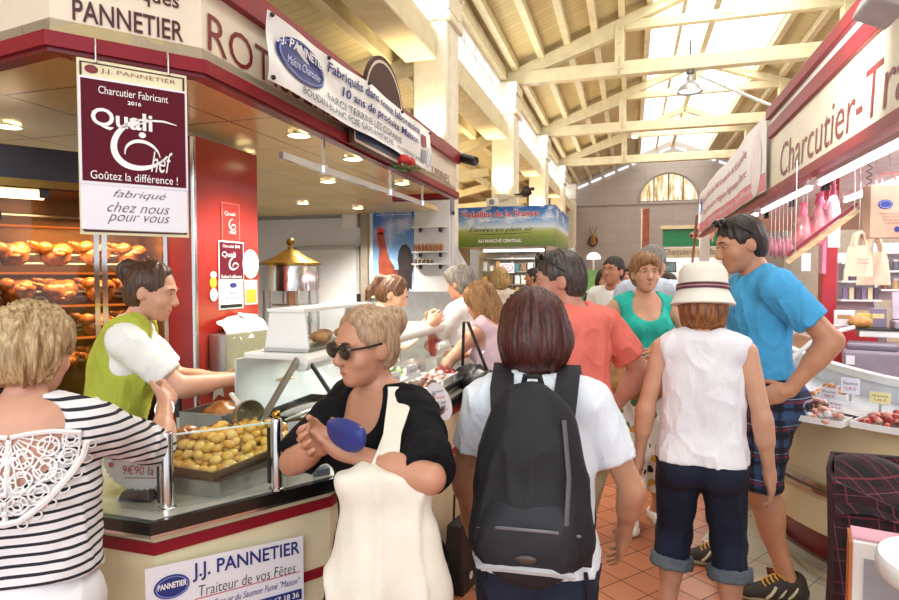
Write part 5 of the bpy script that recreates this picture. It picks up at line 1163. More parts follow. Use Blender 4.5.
# ---- lower right corner: plaid trolley, boxes, table
def plaid(name, base, stripes, rot=0, scale=1.0, rough=.8, src='Object', plane='XZ'):
    """woven check: soft coloured bands in two directions"""
    t = new(name); v = t.coord((1, 1, 1), (0, R(rot), 0), src); x = t.xyz(v); col = lin(base)
    a = t.math('ADD', x[0], t.math('MULTIPLY', x[1], .9)); c = x[2]
    def bands(co, period, w, ph): return t.math('LESS_THAN', t.math('FRACT', t.math('ADD', t.math('DIVIDE', co, period), ph)), w)
    cur = col
    for (hexc, period, w, ph, f) in stripes:
        for co in (a, c): cur = t.mix(cur, lin(hexc), t.math('MULTIPLY', bands(co, period * scale, w, ph), f))
    n = t.noise(v, 250, 2); cur = t.mix(cur, (0, 0, 0, 1), t.math('MULTIPLY', n.outputs[0], .18)); t.l(cur, t.b.inputs['Base Color']); t.b.inputs['Roughness'].default_value = rough; 
    return MATS[name]
TRO = plaid('trolley_plaid', '#150b0f', [('#3a1420', .10, .42, .1, .6), ('#7d2c3e', .10, .05, .52, .7), ('#a06570', .10, .02, .85, .5)], 8)
tp_ = Vector((.80, 2.12, 0)); u = empty('shopping_trolley', tuple(tp_), R(-14), 'dark red plaid wheeled shopping trolley in the lower corner', 'shopping trolley')
b = B(); Wt, Dt, Ht = .36, .27, .80
def tr_ring(z, k): return [((x * Wt * k), (y * Dt * k), z) for x, y in [(-.5, -.5), (-.25, -.54), (0, -.55), (.25, -.54), (.5, -.5), (.54, 0), (.5, .5), (0, .54), (-.5, .5), (-.54, 0)]]
rings = [[b.bm.verts.new(p) for p in tr_ring(z, k)] for z, k in ((.13, .86), (.2, .93), (.4, 1.0), (.6, .97), (.75, .98), (.86, 1.0), (.94, 1.02))]
for ri, ring in enumerate(rings):
    if ri >= 5:
        for v, (zx) in zip(ring, (0, -.03, -.06, -.03, 0, .0, .01, .03, .02, 0)): v.co.z += zx * (1 if ri == 6 else .4)
for A_, B__ in zip(rings, rings[1:]):
    for k in range(10): b.bm.faces.new((A_[k], A_[(k + 1) % 10], B__[(k + 1) % 10], B__[k]))
b.bm.faces.new(rings[0][::-1])
inner = [b.bm.verts.new((v.co.x * .93, v.co.y * .9, v.co.z - .002)) for v in rings[-1]]; deep = [b.bm.verts.new((v.co.x * .8, v.co.y * .8, .78)) for v in rings[-1]]
for A_, B__ in ((rings[-1], inner), (inner, deep)):
    for k in range(10): b.bm.faces.new((A_[k], A_[(k + 1) % 10], B__[(k + 1) % 10], B__[k]))
b.bm.faces.new(deep); b.build('bag_body', TRO, u, True, 50)
B().grid(8, 6, lambda i, j: ((i - .5) * Wt * .98, .10 - .26 * j, .93 + .05 * math.sin(j * 3) - .16 * max(0, j - .4) + .02 * math.sin(i * 7)), .006).build('flap', TRO, u, True, 60)
for x in (-.14, .14): B().lathe([(0, -.02), (.075, -.02), (.075, .02), (0, .02)], c=(x, .1, .076), rot=Matrix.Rotation(R(90), 3, 'Y'), seg=24).build('wheel', BLACK, u)
B().tube([(-.13, .15, .08), (-.13, .16, .86), (.13, .16, .86), (.13, .15, .08)], .009, 8).build('frame', STEEL, u)
wb_ = at(880, 560, d=1.52); u = empty('display_box', (wb_.x + .02, wb_.y + .02, 0), R(-14), 'white-edged display box with a grey front panel before the plaid trolley', 'box')
B().box((.03, 0, .44), (.21, .1, .88), bev=.004).build('carcass', WHITEM, u); B().box((.035, -.052, .43), (.17, .006, .82)).build('front_panel', M('panel_grey', '#a3a2a8', .4), u); B().box((-.078, 0, .44), (.006, .104, .87)).build('orange_edge', M('edge_orange', '#c9743c', .5), u); B().box((.03, .0, .884), (.21, .08, .006)).build('pink_edge', M('edge_pink', '#e0a3b4', .5), u)
tb = at(938, 562, d=1.22); u = empty('white_side_table', (tb.x + .06, tb.y + .02, 0), 0, 'round-cornered white table top jutting in at the lower frame corner', 'table')
B().lathe([(.0, .915), (.148, .915), (.155, .925), (.155, .952), (.15, .96), (0, .96)], seg=40).build('tabletop', M('table_white', '#e9e8e6', .35), u, True, 40); B().tube([(0, 0, 0), (0, 0, .92)], .03, 12).build('leg', DARKMETAL, u); B().lathe([(.0, 0), (.14, 0), (.13, .02), (0, .03)], seg=24).build('base', DARKMETAL, u)

# ================================================================== FARTHER STALLS
vs = empty('poultry_stall_banner', (-2.5, 8.6, 1.99), 0, 'boxed canopy banner of blue sky and meadow above the poultry stall', 'banner')
t = new('meadow_print'); v = t.coord(); x = t.xyz(v); n = t.noise(t.coord((1.2, 1, 3)), 2.2, 5, .6); n2 = t.noise(v, 18, 5)
c = t.ramp(t.math('ADD', x[2], t.math('MULTIPLY', n2.outputs[0], .04)), [(0, lin('#5d7a35')), (.16, lin('#86983f')), (.25, lin('#b3bd6a')), (.30, lin('#dfe9ee')), (.40, lin('#7fb0e0')), (.56, lin('#2b66b4'))])
c = t.mix(c, lin('#f4f7fa'), t.math('MULTIPLY', t.ramp(n.outputs[0], [(.52, (0, 0, 0, 1)), (.66, (1, 1, 1, 1))]), t.ramp(x[2], [(.28, (0, 0, 0, 1)), (.34, (1, 1, 1, 1))])))
t.l(c, t.b.inputs['Base Color']); t.b.inputs['Roughness'].default_value = .4
MEAD = MATS['meadow_print']
B().box((.73, -.0, .29), (1.46, .03, .58)).build('front_panel', MEAD, vs); B().box((1.46, .95, .29), (.03, 1.9, .58)).build('side_panel', MEAD, vs); B().box((.73, .96, .02), (1.4, 1.85, .02)).build('soffit', WHITEP, vs)
vf = plane_fn((0, -.016, 0), (1, 0, 0), (0, 0, 1), .004); OUT = M('ink_white', '#f7f2ee', .5); VR = M('ink_crimson', '#d02a3c', .45)
vf2 = plane_fn((0, -.016, 0), (1, 0, 0), (0, 0, 1), .007)
lettering('lettering', 'Volailles de la France', OUT, vs, vf, .095, .425, 1.15, .10, bold=.05); lettering('lettering', 'Volailles de la France', VR, vs, vf2, .10, .43, 1.14, .09, bold=.02)
lettering('lettering', 'Élevées en plein air', BLACK, vs, vf, .22, .20, .95, .10, shear=.35); strokes('swash', [[(.25, .19), (.5, .18), (.9, .185), (1.15, .2)]], .005, BLACK, vs, vf, True)
lettering('lettering', 'AU MARCHÉ CENTRAL', OUT, vs, vf, .35, .06, .65, .06, bold=.04)
st = empty('poultry_counter', (-2.3, 8.75, 0), 0, 'glass-topped poultry stall counter under the meadow banner', 'counter')
B().box((.55, 0, .5), (1.9, .5, 1.0)).build('body', M('poultry_white', '#dfe2e4', .4), st); B().box((.55, -.2, 1.12), (1.9, .012, .24)).build('glass', RG, st); B().box((.55, .05, 1.25), (1.9, .4, .02)).build('top_shelf', STEEL, st)
for x in (-.38, 1.48): B().box((x, .2, 1.6), (.05, .05, .74)).build('upright', STEEL, st)
TW2 = emis('tube_white', '#fffef4', 5)
u = empty('fluorescent_light', (-2.1, 8.75, 1.94), 0, 'bright tube light under the meadow banner', 'ceiling light'); B().box((.45, 0, .03), (.9, .12, .03)).build('batten', WHITEP, u); B().tube([(0, 0, 0), (.9, 0, 0)], .018, 10).build('tube', TW2, u); B().box((.45, .0, .05), (.04, .04, .06)).build('hanger', WHITEP, u)
area('poultry_glow', (-1.6, 9.4, 1.96), (0, 0, 0), 1.3, 1.0, 22, (1, .98, .93))
struct(B().box((-1.75, 10.45, 1.0), (1.7, .06, 2.0)).build('wall_poultry', M('poultry_wall', '#eeeae0', .5)))
u = empty('shelf_rack', (-2.45, 10.2, 0), 0, 'white rack of packaged goods at the back of the poultry stall', 'shelf')
for z in (1.2, 1.42, 1.64, 1.86): B().box((.5, 0, z), (1.05, .25, .02)).build('shelf', STEEL, u)
for x in (0, .5, 1.02): B().box((x, .05, .95), (.03, .03, 1.9)).build('upright', STEEL, u)
cols = ['#7fa8b5', '#c9a15a', '#dfe6e8', '#4f7f80', '#d9655f', '#e8e0c8', '#8f6b4a']
rr = random.Random(3)
for zi, z in enumerate((1.21, 1.43, 1.65)):
    for k in range(9):
        h = rr.uniform(.08, .17); o = empty('goods_packet', (-2.40 + k * .112, 10.15, z + .001), 0, 'small packaged good on the poultry stall rack', 'packet', 'packets on the poultry stall rack')
        B().box((0, 0, h / 2), (rr.uniform(.06, .09), .1, h), bev=.006).build('packet', M(f'goods_{(k * 3 + zi) % 7}', cols[(k * 3 + zi) % 7], .4), o)
u = empty('red_oval_sign', tuple(at(507, 268, Y=9.9)), 0, 'white sign with a red oval hanging before the goods rack', 'sign'); of_ = plane_fn((0, 0, 0), (1, 0, 0), (0, 0, 1), .006); B().box((0, 0, 0), (.24, .006, .16)).build('card', PAPER, u); strokes('red_oval', [arc(0, 0, .1, .055, 0, 360, 30)], .009, VR, u, of_); lettering('lettering', 'PROMO', VR, u, of_, -.06, -.02, .12, .04, bold=.02); B().tube([(0, 0, .08), (0, 0, 2.0 - u.location.z + .01)], .002, 5).build('string', STEEL, u)
u = empty('hanging_screen', tuple(at(545, 263, Y=9.0)), 0, 'black flat screen hung under the right end of the meadow banner', 'screen'); B().box((0, 0, 0), (.30, .04, .2), bev=.005).build('casing', BLACK, u); B().box((0, -.022, 0), (.27, .003, .17)).build('panel', M('screen_glass', '#1c2228', .12), u); B().tube([(0, 0, .1), (0, 0, 2.0 - u.location.z)], .012, 6).build('mount', DARKMETAL, u)
# towels hung beside the pier
tw = at(458, 262, Y=7.0); u = empty('hanging_towel', (-2.03, 6.75, tw.z + .22), 0, 'white cloth hanging in a point from a hook on the pier', 'towel')
b = B(); b.grid(8, 10, lambda i, j: (.02 + (.26 * i) * (.15 + j * .85) + .0, -.02 + .02 * math.sin(i * 12) * j, -.46 * j + .10 * i * j), .004); b.build('cloth', M('cloth_white', '#f1efee', .8), u, True); B().tube([(0, .05, .0), (.02, -.03, .0), (.02, -.03, .02)], .006, 6).build('hook', STEEL, u)
u = empty('green_notice', (-2.06, 6.72, tw.z + .27), 0, 'green and white notice bag hanging above the white cloth on the pier', 'notice'); B().box((.03, -.02, -.03), (.16, .03, .22), bev=.004).build('bag', PAPER, u); B().box((.03, -.037, .03), (.15, .004, .08)).build('green_band', M('notice_green', '#8cc152', .5), u); B().box((.05, -.0, .09), (.03, .1, .02)).build('hook', STEEL, u)
u = empty('small_speaker', tuple(at(492, 203, Y=8.55)), 0, 'little white loudspeaker sitting on top of the meadow banner', 'loudspeaker'); u.location.z = 2.571; B().box((0, 0.02, .06), (.16, .08, .12), bev=.01).build('cabinet', WHITEP, u); B().lathe([(0, 0), (.04, 0), (.04, .004), (0, .004)], c=(0, -.022, .06), rot=Matrix.Rotation(R(90), 3, 'X'), seg=20).build('cone', M('cone_grey', '#8b8b8b', .6), u)
u = empty('bird_figure', tuple(at(526, 193, Y=11.0)), 0, 'small dark stuffed bird perched on the second pier', 'figure')
B().ball((0, 0, 0), (.22, .12, .13), noise=.1, sub=3).build('body', M('bird_dark', '#2d2620', .7), u, True); B().ball((.12, 0, .07), (.08, .07, .07)).build('head', M('bird_dark'), u, True); B().ball((-.14, .0, -.02), (.2, .07, .03)).build('tail', M('bird_dark'), u, True); B().ball((0, .07, .06), (.18, .04, .16), rot=Matrix.Rotation(R(30), 3, 'Y')).build('wing', M('bird_dark'), u, True); B().bar((0, 0, -.04), (-.45, .1, -.06), .03).build('perch', CREAMW, u)
# deer head trophy
p = at(593, 239, Y=25.4); p.y = 25.45; dh = empty('deer_trophy', tuple(p), 0, 'small brown deer head trophy with antlers on the end wall', 'trophy')
DE = M('deer_brown', '#b98a4a', .7, var=.15)
B().lathe([(0, 0), (.35, .0), (.4, .06), (0, .08)], rot=Matrix.Rotation(R(90), 3, 'X'), c=(0, .1, -.15), seg=24, sy=1.2).build('shield', M('shield_wood', '#6b4428', .5), dh)
B().tube([(0, .05, -.3), (0, -.2, -.05), (0, -.35, .2)], [.26, .2, .16], 14).build('neck', DE, dh, True); B().tube([(0, -.3, .26), (.1, -.55, .22), (.16, -.75, .12)], [.17, .14, .08], 14).build('head', DE, dh, True)
for s in (-1, 1):
    B().ball((s * .22, -.3, .33), (.2, .06, .1), rot=Matrix.Rotation(-s * .5, 3, 'Y')).build('ear', DE, dh, True)
    B().tube([(s * .06, -.3, .38), (s * .25, -.3, .7), (s * .3, -.3, 1.0)], .03, 8).build('antler', M('antler_bone', '#8a6c48', .6), dh)
    B().tube([(s * .2, -.3, .62), (s * .05, -.35, .85)], .022, 6).build('antler_tine', M('antler_bone'), dh)
dh.scale = (.5, .5, .5)
# brown upright board, green pig sign, lettered band, pillar
p0, p1 = at(641, 212, Y=15.5), at(649, 246, Y=15.5); bp2 = empty('brown_upright_sign', ((p0.x + p1.x) / 2, 15.5, 2.28), 0, 'red-brown upright panel rising above the green pig sign', 'sign'); B().box((0, 0, .45), (.2, .05, .98), bev=.01).build('panel', M('panel_rust', '#a0553a', .5, var=.15), bp2); B().box((0, .05, -.70), (.06, .05, 3.1)).build('post', M('pole_wood', '#8a5a3a', .6), bp2); B().box((-.08, -.03, .45), (.03, .02, .98)).build('edge', CREAM, bp2)
gs = empty('green_pig_stall', (1.35, 15.6, 0), 0, 'far stall with green canopy sign showing a pink pig', 'stall')
B().box((.15, 0, 2.5), (1.5, .12, .42)).build('canopy_sign', M('sign_green', '#1f8a57', .4, var=.05), gs); B().box((.15, .0, 2.75), (1.62, .3, .09)).build('canopy_lip', M('lip_cream', '#ead9b4', .5), gs); B().box((.15, .0, 2.13), (1.62, .14, .24)).build('lettered_band', M('band_cream', '#d8cbae', .5), gs); B().box((.15, .5, 2.3), (1.5, 1.0, .03)).build('soffit', WHITEP, gs)
B().box((.15, .4, .5), (1.6, .7, 1.0)).build('counter', M('far_counter', '#d9d4cc', .4), gs); B().box((.15, 1.0, 1.1), (1.6, .05, 2.2)).build('back_panel', M('far_back', '#e6dcdc', .5), gs)
for x in (-.55, .85): B().box((x, .0, 1.2), (.07, .07, 2.3)).build('post', WHITEP, gs)
gf = plane_fn((-.6, -.062, 2.3), (1, 0, 0), (0, 0, 1), .004); PIG = M('pig_pink', '#eeb0a4', .5)
for c in ((.95, .24, .22, .11), (.7, .26, .09, .085), (.64, .23, .04, .035)): disc_on('pig_print', PIG, gs, gf, *c, rot=.1)
for x in (.82, .92, 1.02, 1.1): quad_on('pig_print', PIG, gs, gf, x, .09, x + .035, .2)
lettering('lettering', 'Charcuterie du Marché', M('ink_brown'), gs, plane_fn((-.6, -.072, 2.06), (1, 0, 0), (0, 0, 1), .004), .03, .03, 1.4, .14, shear=.25)
area('far_glow', (1.4, 16.3, 2.25), (0, 0, 0), 1.2, .8, 20, (1, .95, .9))
pl_ = at(704, 260, Y=12.2); u = empty('white_pillar', (pl_.x, 12.2, 0), 0, 'brightly lit white square pillar at the far end of the pink banner', 'pillar'); B().box((0, 0, 1.5), (.17, .17, 3.0), bev=.01).build('shaft', WHITEP, u)
l = bpy.data.lights.new('pillar_spot', 'SPOT'); l.energy = 60; l.spot_size = R(60); l.color = (1, .95, .98); lo = bpy.data.objects.new('pillar_spot', l); lo.location = (pl_.x - .2, 11.4, 2.9); lo.rotation_euler = (R(35), 0, 0); COL.objects.link(lo)
u = empty('far_green_counter', (-.85, 14.0, 0), 0, 'green-fronted far counter behind the crowd', 'counter'); B().box((0, 0, .6), (1.6, .6, 1.2)).build('body', M('far_green', '#4f9a52', .5), u); B().box((0, 0, 1.45), (1.6, .05, .5)).build('upper_panel', M('far_green2', '#7fb56a', .5), u); B().box((0, .0, 1.22), (1.7, .7, .04)).build('top', WHITEM, u)
u = empty('white_dome_lamp', (-.80, 14.0, 1.70), 0, 'small white dome lamp glowing on the far green counter', 'lamp'); B().lathe([(.16, .25), (.15, .33), (.08, .40), (0, .41)], seg=24).build('shade', emis('dome_white', '#ffffff', 1.3), u, True); B().tube([(0, 0, 0), (0, 0, .3)], .02, 8).build('stem', WHITEP, u)
u = empty('far_menu_screen', tuple(at(668, 267, Y=14.5)), 0, 'small picture screen on a stand before the green pig stall', 'screen'); B().box((0, 0, 0), (.35, .05, .24)).build('casing', BLACK, u); B().box((0, -.028, 0), (.31, .004, .2)).build('panel', M('screen_teal', '#6f8f92', .3, var=.4, scale=8), u); B().box((0, .02, -u.location.z / 2 - .06), (.04, .04, u.location.z - .12)).build('pole', DARKMETAL, u)
a, c = at(690, 262, Y=13), at(697, 215, Y=13); u = empty('wooden_pole', (a.x - .1, 13, 0), 0, 'slanting dark wooden pole standing before the green pig sign', 'pole'); B().tube([(0, 0, 0), Vector((c.x - a.x + .1, 0, c.z))], .025, 8).build('pole', M('pole_wood', '#8a5a3a', .6), u)

# ================================================================== PEOPLE
# body and clothes are grown as smooth-blended distance fields and meshed into one continuous surface each
def ss(x): return np.clip(x, 0, 1)
class Field:
    def __init__(s, lo, hi, h):
        s.h = h; s.lo = np.array(lo, float); n = np.ceil((np.array(hi) - s.lo) / h).astype(int) + 1; s.n = n
        s.F = np.full(n, .2, np.float32)
    def sub(s, lo, hi):
        a = np.maximum(0, np.floor((np.array(lo) - s.lo) / s.h).astype(int)); b = np.minimum(s.n, np.ceil((np.array(hi) - s.lo) / s.h).astype(int) + 1)
        if np.any(b <= a): return None, None
        ax = [s.lo[i] + s.h * np.arange(a[i], b[i]) for i in range(3)]
        return (slice(a[0], b[0]), slice(a[1], b[1]), slice(a[2], b[2])), np.stack(np.meshgrid(*ax, indexing='ij'), -1).astype(np.float32)
    def add(s, prim, k=.02):
        lo, hi, fn = prim; m = .05 + k
        sl, P = s.sub(np.array(lo) - m, np.array(hi) + m)
        if sl is None: return
        d = fn(P); A = s.F[sl]
        h = np.maximum(k - np.abs(A - d), 0) / max(k, 1e-6); s.F[sl] = np.minimum(A, d) - h * h * k * .25
    def cut(s, prim, k=.008):
        lo, hi, fn = prim; m = .03
        sl, P = s.sub(np.array(lo) - m, np.array(hi) + m)
        if sl is None: return
        d = -fn(P); A = s.F[sl]
        h = np.maximum(k - np.abs(A - d), 0) / k; s.F[sl] = np.maximum(A, d) + h * h * k * .25
    def clip(s, fn):
        ax = [s.lo[i] + s.h * np.arange(s.n[i]) for i in range(3)]
        P = np.stack(np.meshgrid(*ax, indexing='ij'), -1).astype(np.float32); s.F = np.maximum(s.F, fn(P))
    def mesh(s):
        F = s.F; F[0] = F[-1] = .1; F[:, 0] = F[:, -1] = .1; F[:, :, 0] = F[:, :, -1] = .1
        S = F < 0; nx, ny, nz = F.shape
        corners = [(i, j, k) for i in (0, 1) for j in (0, 1) for k in (0, 1)]
        c = lambda i, j, k, A: A[i:nx - 1 + i, j:ny - 1 + j, k:nz - 1 + k]
        cnt_ = sum(c(*q, S).astype(np.int8) for q in corners); act = (cnt_ > 0) & (cnt_ < 8)
        idx = np.argwhere(act); vid = np.full(act.shape, -1, np.int64); vid[act] = np.arange(len(idx))
        vals = {q: F[idx[:, 0] + q[0], idx[:, 1] + q[1], idx[:, 2] + q[2]] for q in corners}
        acc = np.zeros((len(idx), 3)); num = np.zeros(len(idx))
        for a in corners:
            for ax in range(3):
                if a[ax]: continue
                b = list(a); b[ax] = 1; b = tuple(b); va, vb = vals[a], vals[b]; m = (va < 0) != (vb < 0)
                t_ = np.where(m, va / np.where(np.abs(va - vb) < 1e-9, 1e-9, va - vb), 0)
                p = np.repeat(np.array(a, float)[None], len(idx), 0); p[:, ax] += t_; acc[m] += p[m]; num[m] += 1
        V = s.lo + s.h * (idx + acc / num[:, None])
        Q = []
        for ax in range(3):
            u, v = (ax + 1) % 3, (ax + 2) % 3
            A = np.moveaxis(S, (ax, u, v), (0, 1, 2)); I = np.moveaxis(vid, (ax, u, v), (0, 1, 2))
            e = A[:-1, 1:-1, 1:-1] != A[1:, 1:-1, 1:-1]; w = np.argwhere(e); i, j, k = w[:, 0], w[:, 1] + 1, w[:, 2] + 1
            q = np.stack([I[i, j - 1, k - 1], I[i, j, k - 1], I[i, j, k], I[i, j - 1, k]], 1); fl = A[i, j, k]
            q[~fl] = q[~fl][:, ::-1]; Q.append(q)
        return V, np.concatenate(Q)
A3 = lambda v: np.array(v, float)
def capsule(a, b, r1, r2=None, flat_end=False, flat_start=False):
    a, b = A3(a), A3(b); r2 = r1 if r2 is None else r2; ba = b - a; L2 = ba @ ba; L = math.sqrt(L2); m = max(r1, r2)
    def fn(P):
        pa = P - a; t_ = (pa @ ba) / L2; tc = np.clip(t_, 0, 1)
        d = np.linalg.norm(pa - tc[..., None] * ba, axis=-1) - (r1 + (r2 - r1) * tc)
        if flat_end:
            dr = np.linalg.norm(pa - t_[..., None] * ba, axis=-1) - (r1 + (r2 - r1) * np.clip(t_, 0, 1.2)); d = np.where(t_ > .5, np.maximum(dr, (t_ - 1) * L), d)
        if flat_start:
            dr = np.linalg.norm(pa - t_[..., None] * ba, axis=-1) - (r1 + (r2 - r1) * np.clip(t_, -.2, 1)); d = np.where(t_ < .5, np.maximum(dr, -t_ * L), d)
        return d
    return np.minimum(a, b) - m, np.maximum(a, b) + m, fn
def ellipsoid(c, r, M3=None):
    c, r = A3(c), A3(r); m = r.max(); Mt = np.eye(3) if M3 is None else A3(M3)
    def fn(P):
        q = (P - c) @ Mt; k0 = np.linalg.norm(q / r, axis=-1); k1 = np.linalg.norm(q / (r * r), axis=-1); return k0 * (k0 - 1) / np.maximum(k1, 1e-6)
    return c - m, c + m, fn
def rotm(yaw=0, pitch=0, roll=0):
    """local frame axes as columns: yaw about z, then forward lean (pitch) about x, then roll about y"""
    return A3(Matrix.Rotation(yaw, 3, 'Z') @ Matrix.Rotation(-pitch, 3, 'X') @ Matrix.Rotation(roll, 3, 'Y'))
_L = np.random.default_rng(3).random((32, 32, 32)).astype(np.float32)
def vnoise(P):
    P = np.asarray(P) ; i = np.floor(P).astype(int); f = P - i; f = f * f * (3 - 2 * f); out = 0
    for a in (0, 1):
        for b in (0, 1):
            for c in (0, 1):
                w = (f[:, 0] if a else 1 - f[:, 0]) * (f[:, 1] if b else 1 - f[:, 1]) * (f[:, 2] if c else 1 - f[:, 2])
                out = out + w * _L[(i[:, 0] + a) % 32, (i[:, 1] + b) % 32, (i[:, 2] + c) % 32]
    return out * 2 - 1
def vnormals(V, Q):
    n = np.cross(V[Q[:, 2]] - V[Q[:, 0]], V[Q[:, 3]] - V[Q[:, 1]]); N = np.zeros_like(V)
    for k in range(4): np.add.at(N, Q[:, k], n)
    return N / np.maximum(np.linalg.norm(N, axis=1, keepdims=True), 1e-9)
def to_obj(name, V, Q, m, parent=None):
    me = bpy.data.meshes.new(name); me.vertices.add(len(V)); me.vertices.foreach_set('co', V.astype(np.float32).ravel())
    me.loops.add(len(Q) * 4); me.loops.foreach_set('vertex_index', Q.astype(np.int32).ravel()); me.polygons.add(len(Q))
    me.polygons.foreach_set('loop_start', np.arange(0, len(Q) * 4, 4, dtype=np.int32)); me.polygons.foreach_set('use_smooth', np.ones(len(Q), bool))
    me.update(calc_edges=True); return link(name, me, m, parent)
def relax(V, Q, n=1, k=.5):
    for _ in range(n):
        S = np.zeros_like(V); C_ = np.zeros(len(V))
        for i in range(4):
            np.add.at(S, Q[:, i], V[Q[:, (i + 1) % 4]]); np.add.at(C_, Q[:, i], 1); np.add.at(S, Q[:, (i + 1) % 4], V[Q[:, i]]); np.add.at(C_, Q[:, (i + 1) % 4], 1)
        V = V + k * (S / C_[:, None] - V)
    return V

def skin(tone):
    nm = 'skin_' + tone.strip('#')
    return M(nm, tone, .45, var=.05, scale=12, sss=.04, bump=.05, bscale=150)
def fabric(name, col=None, var=.05, scale=6, bump=.12, rough=.85):
    if name in MATS: return MATS[name]
    M(name, col, rough, var=var, scale=scale, spec=.2); t = NT(MATS[name]); v = t.coord((1, 1, .55)); n = t.noise(v, 9, 3, .55); n.inputs['Distortion'].default_value = 1.2
    t.bump(t.math('ADD', n.outputs[0], t.math('MULTIPLY', t.noise(t.coord(), 240, 2).outputs[0], .05)), .55, .03); return MATS[name]
def denim(name, col=None, col2=None):
    if name in MATS: return MATS[name]
    t = new(name); n = t.noise(t.coord(), 5, 4, .6); f = t.noise(t.coord((1, 1, .15)), 260, 2); c = t.ramp(n.outputs[0], [(.35, lin(col)), (.75, lin(col2))])
    t.l(t.mix(c, lin('#0c1220'), t.math('MULTIPLY', f.outputs[0], .35)), t.b.inputs['Base Color']); t.b.inputs['Roughness'].default_value = .85; t.bump(f.outputs[0], .15, .003); return MATS[name]
def hairmat(name, c1=None, c2=None):
    if name in MATS: return MATS[name]
    t = new(name); n = t.noise(t.coord((1, 1, .12)), 110, 4, .6); n2 = t.noise(t.coord(), 12, 3)
    c = t.ramp(n.outputs[0], [(.36, lin(c1)), (.64, lin(c2))]); t.l(t.mix(c, lin(c1), t.math('MULTIPLY', n2.outputs[0], .4)), t.b.inputs['Base Color'])
    t.b.inputs['Roughness'].default_value = .42; t.bump(n.outputs[0], .5, .006); return MATS[name]
WHITE_EYE = None
def person(pos, yaw, H, label, P=None, skin_tone='#d3a184', female=False, build=1.0, lean=0, head=(0, 0, 0), arms=None, legs=None, h=.008, group=None, wardrobe=(), shift=(0, 0), face=True, chest_yaw=0, bald=False, belly=0, cat='person', brow='#4a3527'):
    """pos: ground point; yaw: 0 faces +Y. arms: {'R'/'L': dict(to=wrist point, pole=..., grip=...)} in the person's frame (x right, y forward)."""
    s = H / 1.70
    root = empty('person', (pos[0], pos[1], 0), yaw, label, cat, group)
    g = {}
    pel = A3((shift[0], shift[1], .925 * s)); T = rotm(0, lean); C = rotm(chest_yaw, lean * 1.25)
    wp = .165 if female else .158; wsh = (.165 if female else .195) * build
    tp_ = lambda x, y, z: pel + T @ A3((x, y, z)) * s
    chest = tp_(0, 0, .33); cp = lambda x, y, z: chest + C @ A3((x, y, z)) * s
    neck0 = cp(0, -.01, .165); hd_c = cp(0, .025, .335)
    HR = rotm(chest_yaw + head[0], lean * 1.1 + head[1], head[2])
    hd_c = neck0 + HR @ A3((0, .03, .165)) * s
    hp = lambda x, y, z: hd_c + HR @ A3((x, y, z)) * s
    g.update(s=s, pel=pel, T=T, C=C, HR=HR, tp=tp_, cp=cp, hp=hp, neck=neck0, hd=hd_c)
    torso = [(ellipsoid(tp_(0, -.005, .0), A3((wp, .115, .12)) * s * A3((build, build, 1)), T), .05)]
    for sd in (-1, 1): torso.append((ellipsoid(tp_(sd * .075, -.055, -.06), A3((.095, .095, .10)) * s * A3((build, build, 1)), T), .04))
    torso.append((ellipsoid(tp_(0, .005, .16), A3((.125 if female else .14, .095 + belly * .05, .16)) * s * A3((build, build, 1)), T), .06))
    torso.append((ellipsoid(cp(0, 0, .0), A3((.145 if female else .165, .105, .19)) * s * A3((build, build, 1)), C), .05))
    torso.append((capsule(cp(-wsh * .72, -.015, .125), cp(wsh * .72, -.015, .125), .058 * s * build), .05))
    torso.append((capsule(cp(-.06, -.02, .15), cp(.06, -.02, .15), .055 * s), .04))
    if belly: torso.append((ellipsoid(tp_(0, .06, .12), A3((.13, .08 + .04 * belly, .13)) * s, T), .05))
    if female:
        for sd in (-1, 1): torso.append((ellipsoid(cp(sd * .07, .085, -.0), A3((.064, .05, .062)) * s, C), .045))
    body = list(torso)
    body.append((capsule(cp(0, -.018, .13), neck0 + HR @ A3((0, .012, .10)) * s, .058 * s if not female else .05 * s, .056 * s if not female else .047 * s), .03))
    # arms
    hands = []; arms = arms or {}; arm_j = {}
    for sd, k in ((1, 'R'), (-1, 'L')):
        sh = cp(sd * wsh, -.012, .115); spec = arms.get(k, {})
        l1, l2 = .285 * s, .255 * s
        to = A3(spec['to']) if 'to' in spec else sh + A3((sd * .06, .05, -.52)) * s
        pole = A3(spec.get('pole', (sd * .5, -1, -.2)))
        d = to - sh; D = min(np.linalg.norm(d), (l1 + l2) * .995); u = d / np.linalg.norm(d); to = sh + u * D
        a_ = (l1 * l1 - l2 * l2 + D * D) / (2 * D); hh = math.sqrt(max(0, l1 * l1 - a_ * a_)); pv = pole - u * (pole @ u); pv /= np.linalg.norm(pv)
        el = sh + u * a_ + pv * hh; arm_j[k] = (sh, el, to)
        ra = (.046 if female else .052) * s * (.5 + .5 * build)
        body += [(capsule(sh, el, ra * 1.05, ra * .80), .03), (capsule(el, to, ra * .80, ra * .54), .02), (capsule(el + (to - el) * .15, el + (to - el) * .4, ra * .80, ra * .74), .03)]
        fwd = (to - el) / np.linalg.norm(to - el)
        hands.append((k, sd, to, A3(spec.get('dir', fwd)), A3(spec.get('palm', (-sd, .2, 0))), spec.get('curl', .45)))
    g['arms'] = arm_j
    # legs
    legs = legs or {}; leg_j = {}
